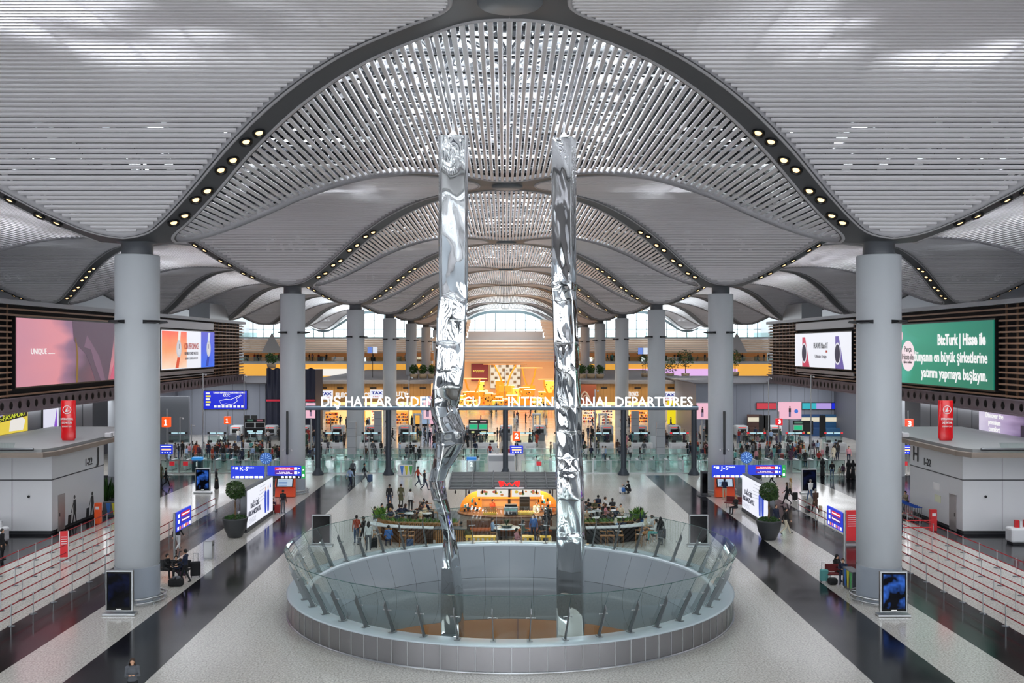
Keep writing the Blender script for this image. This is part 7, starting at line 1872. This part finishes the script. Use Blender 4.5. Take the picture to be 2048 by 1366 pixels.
sitp(1686, 1166, 340, 'navy', 'navy', 'short', 1, 'seated traveller in navy with patterned trousers on the dark red bench', 'lean'); sitp(1676, 1160, 20, 'black', 'black', 'cover', 0, 'seated person in black behind the one with patterned trousers')
suitcase(*at(1648, 1164), 0, 'teal', 'mint green suitcase left of the dark red bench'); x, y = at(1665, 1169); b = MB(); b.bbox((0, 0, .18), (.5, .4, .36), .12); tag(b.build('travel_bag', CLO['black'], loc=(x, y, 0)), 'black round bag beside the mint green suitcase', 'bag')
x, y = at(1707, 1148); b = MB(); b.bbox((0, 0, .75), (.45, .35, .7), .14); tag(b.build('large_backpack', CLO['denim'], loc=(x, 53.15, .06)), 'large dark blue rucksack on the dark red bench', 'backpack')
sitp(1470, 1028, 300, 'black', 'black', 'long', 3, 'fair-haired person in black sitting at the far end of the right advertising wall')
sitp(1812, 1016, 300, 'beige', 'black', 'short', 0, 'seated person in beige and black beside building H', 'lean'); walk(1802, 1075, 'work', 90, 'black', 'navy', 'short', 0, 'person in black with a laptop right of the front right column')
walk(4, 1118, 'standcoat', 90, 'black', 'black', 'short', 0, 'person in black at the leaflet desk, cut by the left picture edge')
t = thing('luggage_trolley', 'loaded luggage cart behind the left advertising wall', 'cart', (*at(488, 1027), 0)); b = MB(); b.box(-.35, .35, -.5, .5, .15, .2); [b.tube((q, w_, .07), (q+.03, w_, .07), .07, n=8) for q in (-.3, .27) for w_ in (-.4, .4)]; b.path([(-.3, .5, .2), (-.3, .55, 1.), (.3, .55, 1.), (.3, .5, .2)], .02, n=6); b.build('frame', M['steel'], t); b = MB(); b.bbox((0, 0, .5), (.5, .7, .5), .05); b.build('bags', CLO['brown'], t)
# ================================================================== the crowd at passport control
rc = random.Random(99)
tops = ['black']*9+['navy']*4+['grey']*3+['white', 'white', 'beige', 'cream', 'red', 'rust', 'pink', 'green', 'brown', 'brown', 'plum', 'sky', 'teal', 'olive']
def crowd(n, xa, xb, ya, yb, where, row):
    put = []
    for i in range(n):
        for _ in range(30):
            x, y = rc.uniform(xa, xb), rc.uniform(ya, yb)
            if abs(abs(x)-18) < 1.6 and abs((y-13.2) % 36) < 1.6: continue
            if all((x-a)**2+(y-b_)**2 > .3 for a, b_ in put): break
        put.append((x, y)); top = rc.choice(tops); bot = rc.choice(('black', 'navy', 'denim', 'grey', 'black')); k_ = rc.choice(('stand', 'stand', 'standcoat', 'walk', 'phone', 'trolley', 'robe' if rc.random() < .3 else 'stand'))
        hair = rc.choice(('short', 'short', 'long', 'cover' if k_ == 'robe' else 'short', 'bun')); hc = rc.choice((0, 0, 1, 1, 2, 3)) if hair != 'cover' else rc.randrange(4)
        f = rc.choice((180, 180, 150, 210, 90, 270, 0)) + rc.uniform(-20, 20)
        hw = 'headscarf' if hair == 'cover' else ('long hair' if hair == 'long' else ('tied hair' if hair == 'bun' else 'short hair'))
        act = {'stand': 'standing', 'standcoat': 'in a long coat', 'walk': 'walking', 'phone': 'holding a phone', 'trolley': 'leaning forward', 'robe': 'in a long robe'}[k_]
        lab = 'person in %s top, %s, %s, %s' % (top, hw, act, where)
        p = person(x, y, k_, f, top, bot, hair, hc, rc.choice((0, 0, 0, 1, 1, 2)), lab, 'queue '+where, sc=rc.uniform(.93, 1.04))
        if rc.random() < .16: backpack(p, rc.choice(('black', 'navy', 'red', 'grey')), 'backpack worn in the queue %s' % where, 'backpacks worn '+where)
        if rc.random() < .16: suitcase(x+.5, y-.1, rc.uniform(0, 90), rc.choice(('black', 'navy', 'red', 'teal', 'pink', 'grey')), 'upright suitcase in the queue %s' % where, 'suitcases '+where)
crowd(70, -37.5, -19.6, 107, 115.8, 'in the dense left queue', 0); crowd(12, -16, -8, 107, 115.5, 'before the left-middle desks', 0); crowd(9, -33, -20, 103.5, 106, 'just behind the left gates', 0)
crowd(18, 6.5, 17, 107, 116, 'before the right-middle desks', 0); crowd(62, 19.8, 37.5, 107, 115.8, 'in the dense right queue', 0); crowd(9, 20, 34, 103.5, 106, 'just behind the right gates', 0)
crowd(9, -6, 5, 105, 116, 'in the middle between the desks', 0)
# everybody further off is one mass of people
def low(key):
    me = VAR[key][0]; o = bpy.data.objects.new('t', me); COL.objects.link(o); m = o.modifiers.new('d', 'DECIMATE'); m.ratio = .055
    ev = o.evaluated_get(bpy.context.evaluated_depsgraph_get()); lo = bpy.data.meshes.new_from_object(ev); bpy.data.objects.remove(o)
    V = [v.co.copy() for v in lo.vertices]; P = [(tuple(p.vertices), p.material_index) for p in lo.polygons]; bpy.data.meshes.remove(lo); return V, P
LOW = {k: low(k) for k in ('stand', 'walk', 'standcoat', 'phone', 'sit', 'robe')}
mlist = [SKIN[0], SHOE]+[CLO[k] for k in CLO]+[HAIR[0], HAIR[1]]; ck = list(CLO)
far = MB()
def fig(x, y, z):
    k = rc.choice(('stand', 'stand', 'walk', 'standcoat', 'phone', 'sit') if z else ('stand', 'stand', 'walk', 'standcoat', 'phone', 'robe')); V, P = LOW[k]; R = Matrix.Rotation(rc.uniform(0, 6.28), 3, 'Z'); o = Vector((x, y, z))
    t = 2+ck.index(rc.choice(tops)); b = 2+ck.index(rc.choice(('black', 'navy', 'denim', 'grey'))) if k != 'robe' else t
    mm = {0: 0, 1: t, 2: b, 3: 1}; n = len(far.v); far.v += [tuple(R @ v+o) for v in V]
    for f, mi in P: far.f.append(tuple(i+n for i in f)); far.mi.append(mm[mi]); far.sm.append(True)
    h = VAR[k][1]['head']; c = R @ (h+Vector((0, .02, .035)))+o; far.ball(c, .105, 8, 6, mi=len(mlist)-1-rc.randrange(2), sc=(.9, .9, 1.05))
for (n_p, xa, xb, ya, yb) in ((48, -36, -14, 121.5, 134), (48, 14, 36, 121.5, 134), (62, -13, 13, 121.5, 142), (34, -15, 15, 150, 195), (12, -26, -17, 150, 158), (12, 17, 26, 150, 158)):
    for i in range(n_p):
        x, y = rc.uniform(xa, xb), rc.uniform(ya, yb)
        if abs(abs(x)-18) < 1.6 and abs((y-13.2) % 36) < 1.6: continue
        fig(x, y, 0)
for (x, y, z) in FARP: fig(x, y, z)
tag(far.build('distant_crowd', mlist), 'mass of tiny travellers beyond the passport desks, in the market and on the galleries', 'crowd', kind='stuff')
for o_ in COL.objects:
    if o_.get('label') and len(o_['label'].split()) > 16: print('LONGLABEL', o_.name, o_['label'])
